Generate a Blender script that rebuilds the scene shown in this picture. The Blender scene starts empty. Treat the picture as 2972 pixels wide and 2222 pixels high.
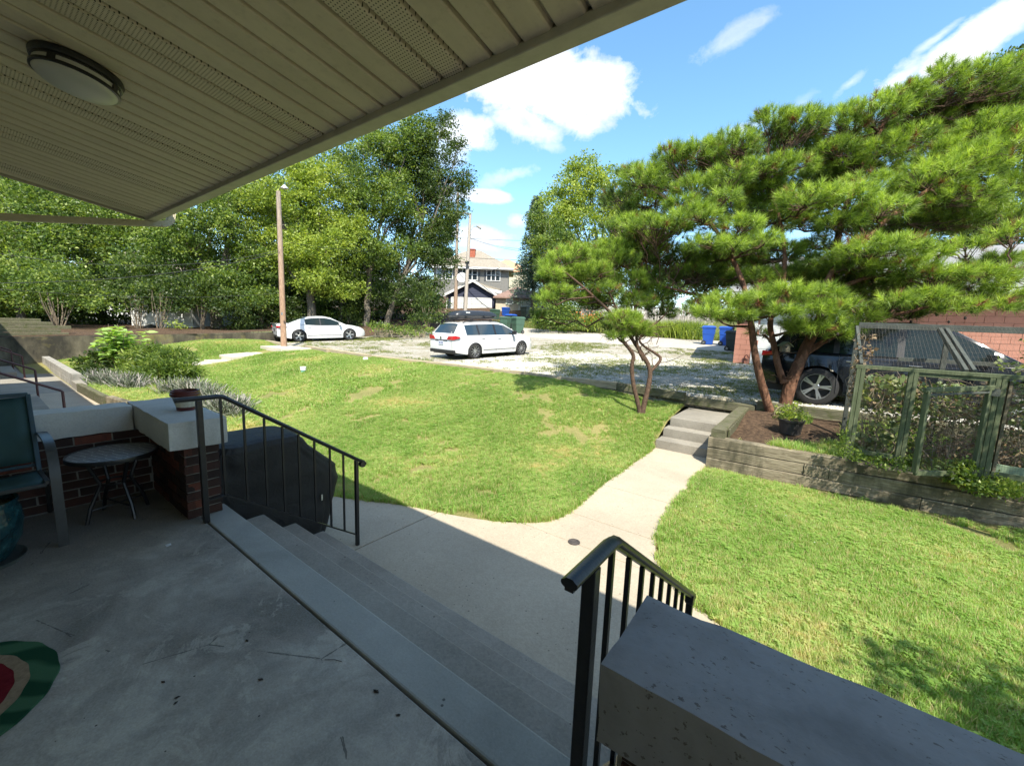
import bpy, math, random
import numpy as np
from mathutils import Matrix, Vector, noise as mnoise

SC = bpy.context.scene
COL = SC.collection
PI = math.pi
R = math.radians
random.seed(7)
RNG = np.random.default_rng(11)

# ------------------------------------------------------------------ camera
cam = bpy.data.cameras.new('camera')
camo = bpy.data.objects.new('camera', cam)
COL.objects.link(camo)
cam.sensor_width = 36.0
cam.lens = 14.427
cam.clip_start = 0.05
cam.clip_end = 3000
yaw, pit, rol = R(36.5395), R(7.826), R(2.1455)
cf = Vector((-math.sin(yaw)*math.cos(pit), math.cos(yaw)*math.cos(pit), -math.sin(pit)))
cr = Vector((math.cos(yaw), math.sin(yaw), 0))
cu = cr.cross(cf)
cr2 = cr*math.cos(rol)+cu*math.sin(rol)
cu2 = -cr*math.sin(rol)+cu*math.cos(rol)
M = Matrix((cr2, cu2, -cf)).transposed().to_4x4()
M.translation = Vector((0, 0, 1.5))
camo.matrix_world = M
SC.camera = camo

# ------------------------------------------------------------------ light
SUN = Vector((0.55, -0.505, 1.0)).normalized()
sl = bpy.data.lights.new('sun', 'SUN')
sl.energy = 3.7
sl.angle = R(0.53)
sl.color = (1.0, 0.94, 0.82)
so = bpy.data.objects.new('sun', sl)
COL.objects.link(so)
so.rotation_euler = (-SUN).to_track_quat('-Z', 'Y').to_euler()
so.location = (10, -10, 30)

SC.view_settings.view_transform = 'Standard'
SC.view_settings.look = 'None'
SC.view_settings.exposure = 1.42
SC.view_settings.gamma = 1.0
SC.view_settings.use_curve_mapping = False

world = bpy.data.worlds.new('World')
SC.world = world
world.use_nodes = True
nt = world.node_tree
N, Lk = nt.nodes, nt.links
N.clear()
out = N.new('ShaderNodeOutputWorld')
bg = N.new('ShaderNodeBackground')
sky = N.new('ShaderNodeTexSky')
sky.sky_type = 'NISHITA'
sky.sun_disc = False
sky.sun_elevation = math.asin(SUN.z)
sky.sun_rotation = math.atan2(SUN.x, SUN.y)
sky.altitude = 250
sky.air_density = 1.0
sky.dust_density = 0.6
sky.ozone_density = 2.0
bg.inputs[1].default_value = 0.13
hs = N.new('ShaderNodeHueSaturation')
hs.inputs['Saturation'].default_value = 1.12
hs.inputs['Hue'].default_value = 0.488
Lk.new(sky.outputs[0], hs.inputs['Color'])
Lk.new(bg.outputs[0], out.inputs[0])


def math_n(nodes, links, op, a, b=None, clamp=False):
    n = nodes.new('ShaderNodeMath')
    n.operation = op
    n.use_clamp = clamp
    for i, v in enumerate((a, b)):
        if v is None:
            continue
        if isinstance(v, (int, float)):
            n.inputs[i].default_value = v
        else:
            links.new(v, n.inputs[i])
    return n.outputs[0]


tc = N.new('ShaderNodeTexCoord')
DIR = tc.outputs['Generated']


def wnoise(scale, detail, rough, off=(0, 0, 0), zs=1.0, dist=0.0):
    mp = N.new('ShaderNodeMapping')
    mp.inputs['Location'].default_value = off
    mp.inputs['Scale'].default_value = (1, 1, zs)
    Lk.new(DIR, mp.inputs[0])
    t = N.new('ShaderNodeTexNoise')
    t.inputs['Scale'].default_value = scale
    t.inputs['Detail'].default_value = detail
    t.inputs['Roughness'].default_value = rough
    t.inputs['Distortion'].default_value = dist
    Lk.new(mp.outputs[0], t.inputs['Vector'])
    return t.outputs['Fac']


n_a = wnoise(5.5, 9, 0.62, (1.3, 0.2, 0), 1.6, 0.25)
n_b = wnoise(14, 8, 0.66, (4.1, 2.2, 1), 1.3, 0.3)
nmix = math_n(N, Lk, 'ADD', math_n(N, Lk, 'MULTIPLY', n_a, 0.55), math_n(N, Lk, 'MULTIPLY', n_b, 0.45))
ncent = math_n(N, Lk, 'SUBTRACT', nmix, 0.5)
# cumulus banks: direction, size along the horizon, size upwards, edge raggedness, density
CLOUDS = [((-0.532, 0.6962, 0.482), (0.8242, 0.5563, 0.1061), (-0.1504, 0.4824, -0.8629), 0.0996, 0.0419, 0.9, 1.0), ((-0.4739, 0.744, 0.4711), (0.7983, 0.5888, -0.1267), (-0.3824, 0.3081, -0.8711), 0.1611, 0.0719, 1.0, 1.0), ((-0.3858, 0.7891, 0.478), (0.8848, 0.4633, -0.0507), (-0.1412, 0.4615, -0.8758), 0.077, 0.0444, 1.1, 0.9), ((-0.4377, 0.7982, 0.4139), (0.7704, 0.5703, -0.2851), (-0.4864, 0.177, -0.8556), 0.0562, 0.0331, 1.2, 0.85), ((-0.5271, 0.7421, 0.414), (0.752, 0.6343, -0.1795), (-0.4421, 0.1766, -0.8794), 0.078, 0.0402, 1.3, 0.75), ((-0.6417, 0.6586, 0.393), (0.7371, 0.6713, 0.0784), (-0.2584, 0.2968, -0.9193), 0.0784, 0.0342, 1.2, 0.85), ((-0.6711, 0.6487, 0.3589), (0.6774, 0.7333, -0.0588), (-0.3765, 0.1188, -0.9187), 0.05, 0.0395, 1.5, 0.5), ((-0.6225, 0.7295, 0.2832), (0.7645, 0.6443, 0.0209), (-0.1895, 0.2106, -0.959), 0.0649, 0.014, 1.0, 0.8), ((-0.5806, 0.7787, 0.2378), (0.8062, 0.5906, 0.0345), (-0.1101, 0.2143, -0.9705), 0.0312, 0.0161, 1.6, 0.6), ((-0.5046, 0.7763, 0.3778), (0.8229, 0.5648, -0.0614), (-0.2458, 0.2904, -0.9248), 0.0434, 0.0158, 1.8, 0.45), ((-0.5802, 0.7471, 0.3243), (0.8143, 0.5395, 0.214), (0.0209, 0.4116, -0.9111), 0.0666, 0.0149, 1.8, 0.4), ((-0.6579, 0.7266, 0.1977), (0.7346, 0.677, -0.0436), (-0.195, 0.0892, -0.9767), 0.0946, 0.0286, 1.0, 0.85), ((-0.6937, 0.6621, 0.2834), (0.7051, 0.7046, 0.0798), (-0.1946, 0.2066, -0.9589), 0.045, 0.0208, 1.4, 0.5), ((-0.1774, 0.8426, 0.5084), (0.9803, 0.1966, 0.0161), (0.2461, 0.5382, -0.8061), 0.0587, 0.0183, 2.0, 0.4), ((-0.1473, 0.8434, 0.5166), (0.941, 0.2803, -0.1893), (0.0282, 0.5257, -0.8502), 0.0235, 0.0093, 1.5, 0.4), ((0.1244, 0.8967, 0.4247), (0.9405, -0.243, 0.2376), (0.4835, 0.319, -0.8152), 0.0689, 0.0302, 1.0, 1.0), ((0.0496, 0.9147, 0.401), (0.9182, -0.1998, 0.3421), (0.5043, 0.3236, -0.8006), 0.0404, 0.0216, 1.4, 0.8), ((-0.0069, 0.9096, 0.4153), (0.8814, -0.1906, 0.4321), (0.5511, 0.35, -0.7574), 0.0295, 0.0112, 1.6, 0.45), ((0.0873, 0.8935, 0.4404), (0.9052, -0.2557, 0.3395), (0.5292, 0.333, -0.7804), 0.0322, 0.008, 1.4, 0.5), ((-0.1578, 0.9112, 0.3806), (0.9864, 0.1637, 0.0169), (0.2027, 0.4071, -0.8906), 0.0326, 0.0107, 1.6, 0.5), ((-0.0704, 0.9127, 0.4024), (0.9349, -0.0803, 0.3456), (0.4913, 0.3828, -0.7824), 0.0257, 0.013, 2.0, 0.25)]
cover = None
for (C0, U0, V0, su, sv, rag, den) in CLOUDS:
    def dot(v):
        d = N.new('ShaderNodeVectorMath')
        d.operation = 'DOT_PRODUCT'
        Lk.new(DIR, d.inputs[0])
        d.inputs[1].default_value = v
        return d.outputs['Value']
    c = dot(C0)
    a = math_n(N, Lk, 'DIVIDE', dot(U0), su)
    b = math_n(N, Lk, 'DIVIDE', dot(V0), sv)
    r2 = math_n(N, Lk, 'SQRT', math_n(N, Lk, 'ADD', math_n(N, Lk, 'MULTIPLY', a, a), math_n(N, Lk, 'MULTIPLY', b, b)))
    m = math_n(N, Lk, 'SUBTRACT', 1.12, r2)
    m = math_n(N, Lk, 'ADD', m, math_n(N, Lk, 'MULTIPLY', ncent, 3.6*rag))
    m = math_n(N, Lk, 'MULTIPLY', m, 2.1/rag, True)
    m = math_n(N, Lk, 'MULTIPLY', m, math_n(N, Lk, 'GREATER_THAN', c, 0.2))
    m = math_n(N, Lk, 'MULTIPLY', m, den)
    cover = m if cover is None else math_n(N, Lk, 'MAXIMUM', cover, m)
# the same kind of cloud over the rest of the sky, away from the part in view
far = wnoise(3.2, 9, 0.6, (7, 3, 2), 1.8, 0.2)
d = N.new('ShaderNodeVectorMath')
d.operation = 'DOT_PRODUCT'
Lk.new(DIR, d.inputs[0])
d.inputs[1].default_value = cf
away = math_n(N, Lk, 'MULTIPLY', math_n(N, Lk, 'SUBTRACT', 0.45, d.outputs['Value']), 5.0, True)
ff = math_n(N, Lk, 'MULTIPLY', math_n(N, Lk, 'SUBTRACT', far, 0.50), 7.0, True)
cover = math_n(N, Lk, 'MAXIMUM', cover, math_n(N, Lk, 'MULTIPLY', ff, away))
# body of the cloud: a little greyer where it is thick
shade = N.new('ShaderNodeMix')
shade.data_type = 'RGBA'
shade.inputs[6].default_value = (4.0, 4.1, 4.2, 1)
shade.inputs[7].default_value = (3.0, 3.15, 3.4, 1)
Lk.new(math_n(N, Lk, 'MULTIPLY', math_n(N, Lk, 'SUBTRACT', n_b, 0.47), 5.0, True), shade.inputs[0])
mx = N.new('ShaderNodeMix')
mx.data_type = 'RGBA'
Lk.new(cover, mx.inputs[0])
Lk.new(hs.outputs[0], mx.inputs[6])
Lk.new(shade.outputs[2], mx.inputs[7])
Lk.new(mx.outputs[2], bg.inputs[0])

# ------------------------------------------------------------------ mesh helpers


def woff(o):
    v = Vector((0, 0, 0))
    while o is not None:
        v += o.location
        o = o.parent
    return v


def mesh_obj(name, me, parent=None, loc=None):
    o = bpy.data.objects.new(name, me)
    COL.objects.link(o)
    if parent is not None:
        o.parent = parent
    if loc is not None:
        o.location = loc
    return o


class MB:
    def __init__(s):
        s.v, s.f, s.m = [], [], []

    def add(s, vs, fs, mi=0):
        b = len(s.v)
        s.v += [tuple(p) for p in vs]
        for f in fs:
            s.f.append([b+i for i in f])
            s.m.append(mi)
        return s

    def box(s, c, d, rz=0, mi=0, mat=None):
        x, y, z = d[0]/2, d[1]/2, d[2]/2
        P = [(-x, -y, -z), (x, -y, -z), (x, y, -z), (-x, y, -z), (-x, -y, z), (x, -y, z), (x, y, z), (-x, y, z)]
        if mat is not None:
            P = [tuple(mat @ Vector(p)+Vector(c)) for p in P]
        else:
            cz, sz = math.cos(rz), math.sin(rz)
            P = [(c[0]+p[0]*cz-p[1]*sz, c[1]+p[0]*sz+p[1]*cz, c[2]+p[2]) for p in P]
        return s.add(P, [(0, 3, 2, 1), (4, 5, 6, 7), (0, 1, 5, 4), (1, 2, 6, 5), (2, 3, 7, 6), (3, 0, 4, 7)], mi)

    def b2(s, lo, hi, mi=0):
        return s.box([(a+b)/2 for a, b in zip(lo, hi)], [abs(b-a) for a, b in zip(lo, hi)], mi=mi)

    def bar(s, a, b, w, h, mi=0, up=(0, 0, 1)):
        a, b = Vector(a), Vector(b)
        d = b-a
        L = d.length
        d.normalize()
        up = Vector(up)
        sd = d.cross(up)
        if sd.length < 1e-4:
            sd = d.cross(Vector((1, 0, 0)))
        sd.normalize()
        u = sd.cross(d)
        return s.box((a+b)/2, (L, w, h), mi=mi, mat=Matrix((d, sd, u)).transposed())

    def tube(s, pts, rs, n=8, mi=0, cap=True):
        pts = [Vector(p) for p in pts]
        if isinstance(rs, (int, float)):
            rs = [rs]*len(pts)
        rings = []
        u = None
        for i, p in enumerate(pts):
            d = (pts[min(i+1, len(pts)-1)]-pts[max(i-1, 0)])
            if d.length < 1e-6:
                d = Vector((0, 0, 1))
            d.normalize()
            if u is None:
                u = d.orthogonal().normalized()
            else:
                u = (u-d*u.dot(d))
                u = u.normalized() if u.length > 1e-5 else d.orthogonal().normalized()
            w = d.cross(u)
            rings.append([tuple(p+(u*math.cos(2*PI*k/n)+w*math.sin(2*PI*k/n))*rs[i]) for k in range(n)])
        vs = [q for r in rings for q in r]
        fs = []
        for i in range(len(pts)-1):
            for k in range(n):
                fs.append((i*n+k, i*n+(k+1) % n, (i+1)*n+(k+1) % n, (i+1)*n+k))
        if cap:
            fs.append(tuple(range(n))[::-1])
            fs.append(tuple((len(pts)-1)*n+k for k in range(n)))
        return s.add(vs, fs, mi)

    def lathe(s, prof, n=24, c=(0, 0, 0), mi=0, axis='z'):
        vs, fs = [], []
        for (r, h) in prof:
            for k in range(n):
                a = 2*PI*k/n
                if axis == 'z':
                    vs.append((c[0]+r*math.cos(a), c[1]+r*math.sin(a), c[2]+h))
                else:
                    vs.append((c[0]+r*math.cos(a), c[1]+h, c[2]+r*math.sin(a)))
        for i in range(len(prof)-1):
            for k in range(n):
                q = (i*n+k, i*n+(k+1) % n, (i+1)*n+(k+1) % n, (i+1)*n+k)
                fs.append(q if axis == 'z' else q[::-1])
        return s.add(vs, fs, mi)

    def prism(s, poly, z0, z1, mi=0):
        n = len(poly)
        a = sum(poly[i][0]*poly[(i+1) % n][1]-poly[(i+1) % n][0]*poly[i][1] for i in range(n))
        if a < 0:
            poly = poly[::-1]
        f0 = z0 if callable(z0) else (lambda x, y: z0)
        f1 = z1 if callable(z1) else (lambda x, y: z1)
        vs = [(x, y, f0(x, y)) for x, y in poly]+[(x, y, f1(x, y)) for x, y in poly]
        fs = [tuple(range(n))[::-1], tuple(range(n, 2*n))]
        fs += [(i, (i+1) % n, n+(i+1) % n, n+i) for i in range(n)]
        return s.add(vs, fs, mi)

    def mesh(s, name, mats, smooth=False, sharp=None, off=None):
        me = bpy.data.meshes.new(name)
        v = s.v
        if off is not None:
            v = [(p[0]-off[0], p[1]-off[1], p[2]-off[2]) for p in v]
        me.from_pydata(v, [], s.f)
        if not isinstance(mats, (list, tuple)):
            mats = [mats]
        for m in mats:
            me.materials.append(m)
        if len(mats) > 1:
            me.polygons.foreach_set('material_index', s.m)
        if smooth:
            me.polygons.foreach_set('use_smooth', [True]*len(me.polygons))
            me.set_sharp_from_angle(angle=R(sharp or 40))
        me.update()
        return me

    def build(s, name, mats, parent=None, smooth=False, sharp=None, bevel=0, local=False, segs=2):
        off = None if (local or parent is None) else woff(parent)
        me = s.mesh(name, mats, smooth, sharp, off)
        o = mesh_obj(name, me, parent)
        if bevel:
            b = o.modifiers.new('bevel', 'BEVEL')
            b.width = bevel
            b.segments = segs
            b.limit_method = 'ANGLE'
            b.angle_limit = R(35)
        return o


def tag(o, label=None, cat=None, group=None, kind=None):
    if label:
        o['label'] = label
    if cat:
        o['category'] = cat
    if group:
        o['group'] = group
    if kind:
        o['kind'] = kind
    return o


def thing(name, label, cat, loc=(0, 0, 0), rz=0, group=None):
    o = bpy.data.objects.new(name, None)
    COL.objects.link(o)
    o.empty_display_size = 0.1
    o.location = loc
    o.rotation_euler = (0, 0, rz)
    return tag(o, label, cat, group)


def copy_tree(o, parent=None):
    c = o.copy()
    COL.objects.link(c)
    if parent is not None:
        c.parent = parent
    for ch in list(o.children):
        if ch is not c:
            copy_tree(ch, c)
    return c


def np_mesh(name, V, F, mats, attr=None, midx=None, smooth=False):
    me = bpy.data.meshes.new(name)
    V = np.ascontiguousarray(V, dtype=np.float32)
    F = np.ascontiguousarray(F, dtype=np.int32)
    nf, k = F.shape
    me.vertices.add(len(V))
    me.vertices.foreach_set('co', V.ravel())
    me.loops.add(nf*k)
    me.loops.foreach_set('vertex_index', F.ravel())
    me.polygons.add(nf)
    me.polygons.foreach_set('loop_start', np.arange(0, nf*k, k, dtype=np.int32))
    me.polygons.foreach_set('loop_total', np.full(nf, k, dtype=np.int32))
    for m in (mats if isinstance(mats, (list, tuple)) else [mats]):
        me.materials.append(m)
    if midx is not None:
        me.polygons.foreach_set('material_index', midx)
    me.update(calc_edges=True)
    if attr is not None:
        at = me.attributes.new('rnd', 'FLOAT', 'FACE')
        at.data.foreach_set('value', np.ascontiguousarray(attr, dtype=np.float32))
    if smooth:
        me.polygons.foreach_set('use_smooth', [True]*nf)
    return me

# ------------------------------------------------------------------ materials


class Mt:
    """small wrapper for building a node material"""
    def __init__(s, name, rough=0.6, metal=0.0, spec=0.5):
        s.m = bpy.data.materials.new(name)
        s.m.use_nodes = True
        s.t = s.m.node_tree
        s.n, s.l = s.t.nodes, s.t.links
        s.b = s.n['Principled BSDF']
        s.out = s.n['Material Output']
        s.b.inputs['Roughness'].default_value = rough
        s.b.inputs['Metallic'].default_value = metal
        s.b.inputs['Specular IOR Level'].default_value = spec

    def pos(s):
        if not hasattr(s, '_p'):
            s._p = s.n.new('ShaderNodeNewGeometry').outputs['Position']
        return s._p

    def obj(s):
        if not hasattr(s, '_o'):
            s._o = s.n.new('ShaderNodeTexCoord').outputs['Object']
        return s._o

    def mapped(s, src, sc=(1, 1, 1), rot=(0, 0, 0), loc=(0, 0, 0)):
        n = s.n.new('ShaderNodeMapping')
        n.inputs['Scale'].default_value = sc
        n.inputs['Rotation'].default_value = rot
        n.inputs['Location'].default_value = loc
        s.l.new(src, n.inputs[0])
        return n.outputs[0]

    def noise(s, scale, detail=5, rough=0.55, src=None, dist=0):
        n = s.n.new('ShaderNodeTexNoise')
        n.inputs['Scale'].default_value = scale
        n.inputs['Detail'].default_value = detail
        n.inputs['Roughness'].default_value = rough
        n.inputs['Distortion'].default_value = dist
        s.l.new(src if src is not None else s.pos(), n.inputs['Vector'])
        return n.outputs['Fac']

    def vor(s, scale, feat='F1', src=None, out='Distance', rnd=1.0):
        n = s.n.new('ShaderNodeTexVoronoi')
        n.feature = feat
        n.inputs['Scale'].default_value = scale
        n.inputs['Randomness'].default_value = rnd
        s.l.new(src if src is not None else s.pos(), n.inputs['Vector'])
        return n.outputs[out]

    def ramp(s, f, stops, interp='LINEAR'):
        n = s.n.new('ShaderNodeValToRGB')
        n.color_ramp.interpolation = interp
        e = n.color_ramp.elements
        while len(e) < len(stops):
            e.new(0.5)
        for i, (p, c) in enumerate(stops):
            e[i].position = p
            e[i].color = (*c, 1) if len(c) == 3 else c
        s.l.new(f, n.inputs[0])
        return n.outputs[0]

    def math(s, op, a, b=None, clamp=False):
        return math_n(s.n, s.l, op, a, b, clamp)

    def mixc(s, f, a, b, mode='MIX'):
        n = s.n.new('ShaderNodeMix')
        n.data_type = 'RGBA'
        n.blend_type = mode
        for i, v in ((0, f), (6, a), (7, b)):
            if isinstance(v, (int, float)):
                n.inputs[i].default_value = v
            elif isinstance(v, tuple):
                n.inputs[i].default_value = (*v, 1)
            else:
                s.l.new(v, n.inputs[i])
        return n.outputs[2]

    def sep(s, src):
        n = s.n.new('ShaderNodeSeparateXYZ')
        s.l.new(src, n.inputs[0])
        return n.outputs

    def rand(s):
        return s.n.new('ShaderNodeObjectInfo').outputs['Random']

    def attr(s, name='rnd'):
        n = s.n.new('ShaderNodeAttribute')
        n.attribute_name = name
        return n.outputs['Fac']

    def col(s, c):
        if isinstance(c, tuple):
            s.b.inputs['Base Color'].default_value = (*c, 1)
        else:
            s.l.new(c, s.b.inputs['Base Color'])
        return s

    def rgh(s, f):
        s.l.new(f, s.b.inputs['Roughness'])
        return s

    def bump(s, h, strength=0.4, dist=0.01):
        n = s.n.new('ShaderNodeBump')
        n.inputs['Strength'].default_value = strength
        n.inputs['Distance'].default_value = dist
        s.l.new(h, n.inputs['Height'])
        s.l.new(n.outputs[0], s.b.inputs['Normal'])
        return s

    def translucent(s, colr, fac=0.35):
        tr = s.n.new('ShaderNodeBsdfTranslucent')
        if isinstance(colr, tuple):
            tr.inputs[0].default_value = (*colr, 1)
        else:
            s.l.new(colr, tr.inputs[0])
        mxs = s.n.new('ShaderNodeMixShader')
        mxs.inputs[0].default_value = fac
        s.l.new(s.b.outputs[0], mxs.inputs[1])
        s.l.new(tr.outputs[0], mxs.inputs[2])
        s.l.new(mxs.outputs[0], s.out.inputs[0])
        return s


def simple(name, c, rough=0.6, metal=0.0, var=0.12, scale=6.0, bump=0.0, bscale=60.0, spec=0.5, objrand=0.0):
    k = Mt(name, rough, metal, spec)
    f = k.noise(scale, 5, 0.6)
    lo = tuple(max(0, x*(1-var)) for x in c)
    hi = tuple(x*(1+var) for x in c)
    cc = k.ramp(f, [(0.3, lo), (0.7, hi)])
    if objrand:
        r = k.math('ADD', k.math('MULTIPLY', k.rand(), objrand*2), 1-objrand)
        g = k.n.new('ShaderNodeCombineColor')
        for i in range(3):
            k.l.new(r, g.inputs[i])
        cc = k.mixc(1.0, cc, g.outputs[0], 'MULTIPLY')
    k.col(cc)
    if bump:
        k.bump(k.noise(bscale, 4, 0.6), bump, 0.01)
    return k.m


def concrete(name, base, dark, light, scale=1.0, speck=True, bump=0.25, rough=0.85, stain=0.5, pebble=False):
    k = Mt(name, rough, 0, 0.3)
    big = k.noise(0.9*scale, 7, 0.62, dist=0.4)
    mid = k.noise(5*scale, 8, 0.7, dist=0.6)
    c = k.ramp(big, [(0.3, dark), (0.5, base), (0.72, light)])
    c = k.mixc(k.ramp(mid, [(0.42, (0, 0, 0)), (0.62, (stain, stain, stain))]), c, tuple(x*0.82 for x in base))
    fine = k.noise(90, 3, 0.7)
    c = k.mixc(0.22, c, k.ramp(fine, [(0.3, tuple(x*0.6 for x in base)), (0.7, tuple(min(1, x*1.35) for x in base))]))
    if speck:
        v = k.vor(14)
        pit = k.math('MULTIPLY', k.math('LESS_THAN', v, 0.09), k.math('GREATER_THAN', k.noise(2.3, 2), 0.5))
        c = k.mixc(pit, c, tuple(x*0.3 for x in base))
    if pebble:
        v2 = k.vor(75, out='Color')
        sp = k.sep(v2)
        c = k.mixc(0.16, c, k.ramp(sp[0], [(0.0, tuple(x*0.55 for x in base)), (0.5, base), (1.0, tuple(min(1, x*1.5) for x in base))]))
    k.col(c)
    k.bump(k.math('ADD', k.noise(45, 6, 0.7), k.math('MULTIPLY', mid, 1.5)), bump, 0.006)
    return k.m


def leafmat(name, cols, trans=0.38, rough=0.45, tcol=None):
    k = Mt(name, rough, 0, 0.35)
    f = k.attr()
    f = k.math('ADD', k.math('MULTIPLY', f, 0.8), k.math('MULTIPLY', k.noise(0.7, 3), 0.3), True)
    n = len(cols)
    c = k.ramp(f, [(0.1+0.8*i/(n-1), cc) for i, cc in enumerate(cols)])
    k.col(c)
    t = k.mixc(1.0, c, tcol or (1.9, 1.9, 0.7), 'MULTIPLY')
    k.translucent(t, trans)
    return k.m


m_dark = simple('dark_gap', (0.015, 0.014, 0.012), 0.9)
# soffit vinyl
k = Mt('soffit_vinyl', 0.55, 0, 0.35)
c = k.ramp(k.noise(7, 5, 0.65, src=k.mapped(k.pos(), (1, 0.25, 1))), [(0.3, (0.48, 0.41, 0.295)), (0.7, (0.59, 0.51, 0.37))])
c = k.mixc(k.ramp(k.noise(26, 6, 0.75), [(0.52, (0, 0, 0)), (0.75, (0.35, 0.35, 0.35))]), c, (0.24, 0.20, 0.13))
k.col(c)
k.bump(k.noise(60, 4, 0.6, src=k.mapped(k.pos(), (1, 0.15, 1))), 0.12, 0.003)
m_soffit = k.m
k = Mt('soffit_vinyl_perforated', 0.55, 0, 0.35)
c = k.ramp(k.noise(7, 5, 0.65, src=k.mapped(k.pos(), (1, 0.25, 1))), [(0.3, (0.48, 0.41, 0.295)), (0.7, (0.59, 0.51, 0.37))])
sp = k.sep(k.pos())
fx = k.math('SUBTRACT', k.math('FRACT', k.math('DIVIDE', sp[0], 0.0125)), 0.5)
row = k.math('FLOOR', k.math('DIVIDE', sp[1], 0.0125))
fy = k.math('SUBTRACT', k.math('FRACT', k.math('DIVIDE', sp[1], 0.0125)), 0.5)
fx2 = k.math('SUBTRACT', k.math('FRACT', k.math('ADD', k.math('DIVIDE', sp[0], 0.0125), k.math('MULTIPLY', row, 0.5))), 0.5)
rr = k.math('ADD', k.math('MULTIPLY', fx2, fx2), k.math('MULTIPLY', fy, fy))
hole = k.math('LESS_THAN', rr, 0.045)
k.col(k.mixc(hole, c, (0.03, 0.026, 0.02)))
m_soffit_v = k.m
m_fascia = simple('fascia_aluminium', (0.40, 0.365, 0.275), 0.5, 0, 0.14, 9, 0.1, 40)
m_spout = simple('downspout_aluminium', (0.50, 0.45, 0.33), 0.45, 0, 0.12, 5)
m_iron = simple('black_painted_iron', (0.012, 0.012, 0.013), 0.32, 0, 0.3, 20, 0.15, 90)
m_maroon = simple('maroon_painted_pipe', (0.075, 0.024, 0.022), 0.45, 0, 0.2, 20)
k = Mt('porch_concrete', 0.8, 0, 0.3)
c = k.ramp(k.noise(1.3, 8, 0.66, dist=0.5), [(0.38, (0.13, 0.105, 0.075)), (0.46, (0.26, 0.22, 0.175)), (0.54, (0.36, 0.315, 0.255)), (0.62, (0.47, 0.42, 0.345))])
pt = k.noise(2.6, 9, 0.72, dist=1.2, src=k.mapped(k.pos(), loc=(3.1, 1.7, 0)))
c = k.mixc(k.ramp(pt, [(0.545, (0, 0, 0)), (0.565, (0.5, 0.5, 0.5)), (0.60, (0.5, 0.5, 0.5)), (0.64, (0, 0, 0))]), c, (0.54, 0.48, 0.385))
c = k.mixc(k.ramp(k.noise(7, 8, 0.7, dist=0.6), [(0.45, (0, 0, 0)), (0.62, (0.45, 0.45, 0.45))]), c, (0.16, 0.145, 0.125))
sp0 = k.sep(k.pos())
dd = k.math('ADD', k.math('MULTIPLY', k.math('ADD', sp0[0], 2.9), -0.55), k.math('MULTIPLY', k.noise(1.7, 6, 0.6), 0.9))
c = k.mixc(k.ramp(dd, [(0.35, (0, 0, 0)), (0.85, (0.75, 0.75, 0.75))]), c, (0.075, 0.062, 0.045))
c = k.mixc(0.3, c, k.ramp(k.noise(110, 3, 0.7), [(0.3, (0.14, 0.13, 0.11)), (0.7, (0.46, 0.43, 0.39))]))
pit = k.math('MULTIPLY', k.math('LESS_THAN', k.vor(13), 0.05), k.math('GREATER_THAN', k.noise(2.3, 2), 0.5))
c = k.mixc(pit, c, (0.06, 0.05, 0.04))
k.col(c)
cr0 = k.vor(1.1, 'DISTANCE_TO_EDGE', src=k.mapped(k.pos(), loc=(0.3, 0.8, 0)))
wig = k.math('ADD', cr0, k.math('MULTIPLY', k.math('SUBTRACT', k.noise(9, 5, 0.6), 0.5), 0.03))
crk = k.math('MULTIPLY', k.math('LESS_THAN', k.math('ABSOLUTE', wig), 0.0022), k.math('GREATER_THAN', k.noise(1.7, 3), 0.53))
k.col(k.mixc(k.math('MULTIPLY', crk, 0.7), c, (0.05, 0.045, 0.038)))
k.bump(k.math('ADD', k.noise(45, 6, 0.7), k.math('MULTIPLY', pt, 1.5)), 0.3, 0.006)
m_porch = k.m
m_strip = concrete('step_concrete_grey_paint', (0.31, 0.30, 0.265), (0.20, 0.195, 0.17), (0.39, 0.375, 0.335), 1.6, True, 0.25, 0.8, 0.3)
m_step = concrete('step_concrete_worn', (0.27, 0.245, 0.205), (0.18, 0.16, 0.13), (0.36, 0.33, 0.275), 1.5, True, 0.35, 0.88, 0.4, True)
m_walk = concrete('walkway_concrete', (0.38, 0.325, 0.245), (0.29, 0.245, 0.185), (0.45, 0.39, 0.295), 0.8, True, 0.4, 0.9, 0.3, True)
m_alley = concrete('alley_concrete', (0.40, 0.365, 0.31), (0.30, 0.275, 0.23), (0.48, 0.44, 0.38), 0.35, False, 0.3, 0.9, 0.3, True)
m_oldcon = concrete('weathered_concrete', (0.24, 0.22, 0.18), (0.12, 0.11, 0.09), (0.34, 0.315, 0.265), 1.2, True, 0.5, 0.92, 0.6, True)
m_cap = concrete('painted_concrete_cap', (0.50, 0.49, 0.455), (0.36, 0.35, 0.325), (0.60, 0.59, 0.55), 1.8, False, 0.5, 0.75, 0.35)
# right cap: painted concrete with flaking dark chips
k = Mt('flaking_painted_cap', 0.7, 0, 0.4)
c = k.ramp(k.noise(3.0, 7, 0.6), [(0.32, (0.17, 0.165, 0.165)), (0.5, (0.255, 0.25, 0.25)), (0.62, (0.215, 0.205, 0.20)), (0.75, (0.30, 0.295, 0.295))])
ch = k.math('MULTIPLY', k.math('GREATER_THAN', k.noise(48, 6, 0.68, src=k.mapped(k.pos(), (1, 1.7, 1), (0, 0, 0.5))), 0.622), k.math('GREATER_THAN', k.noise(4, 3), 0.47))
c = k.mixc(k.math('MULTIPLY', ch, 0.8), c, (0.085, 0.07, 0.06))
cm = k.n.new('ShaderNodeTexVoronoi')
cm.feature = 'DISTANCE_TO_EDGE'
cm.inputs['Scale'].default_value = 6
k.l.new(k.mapped(k.pos(), (1, 1, 1)), cm.inputs['Vector'])
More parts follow.
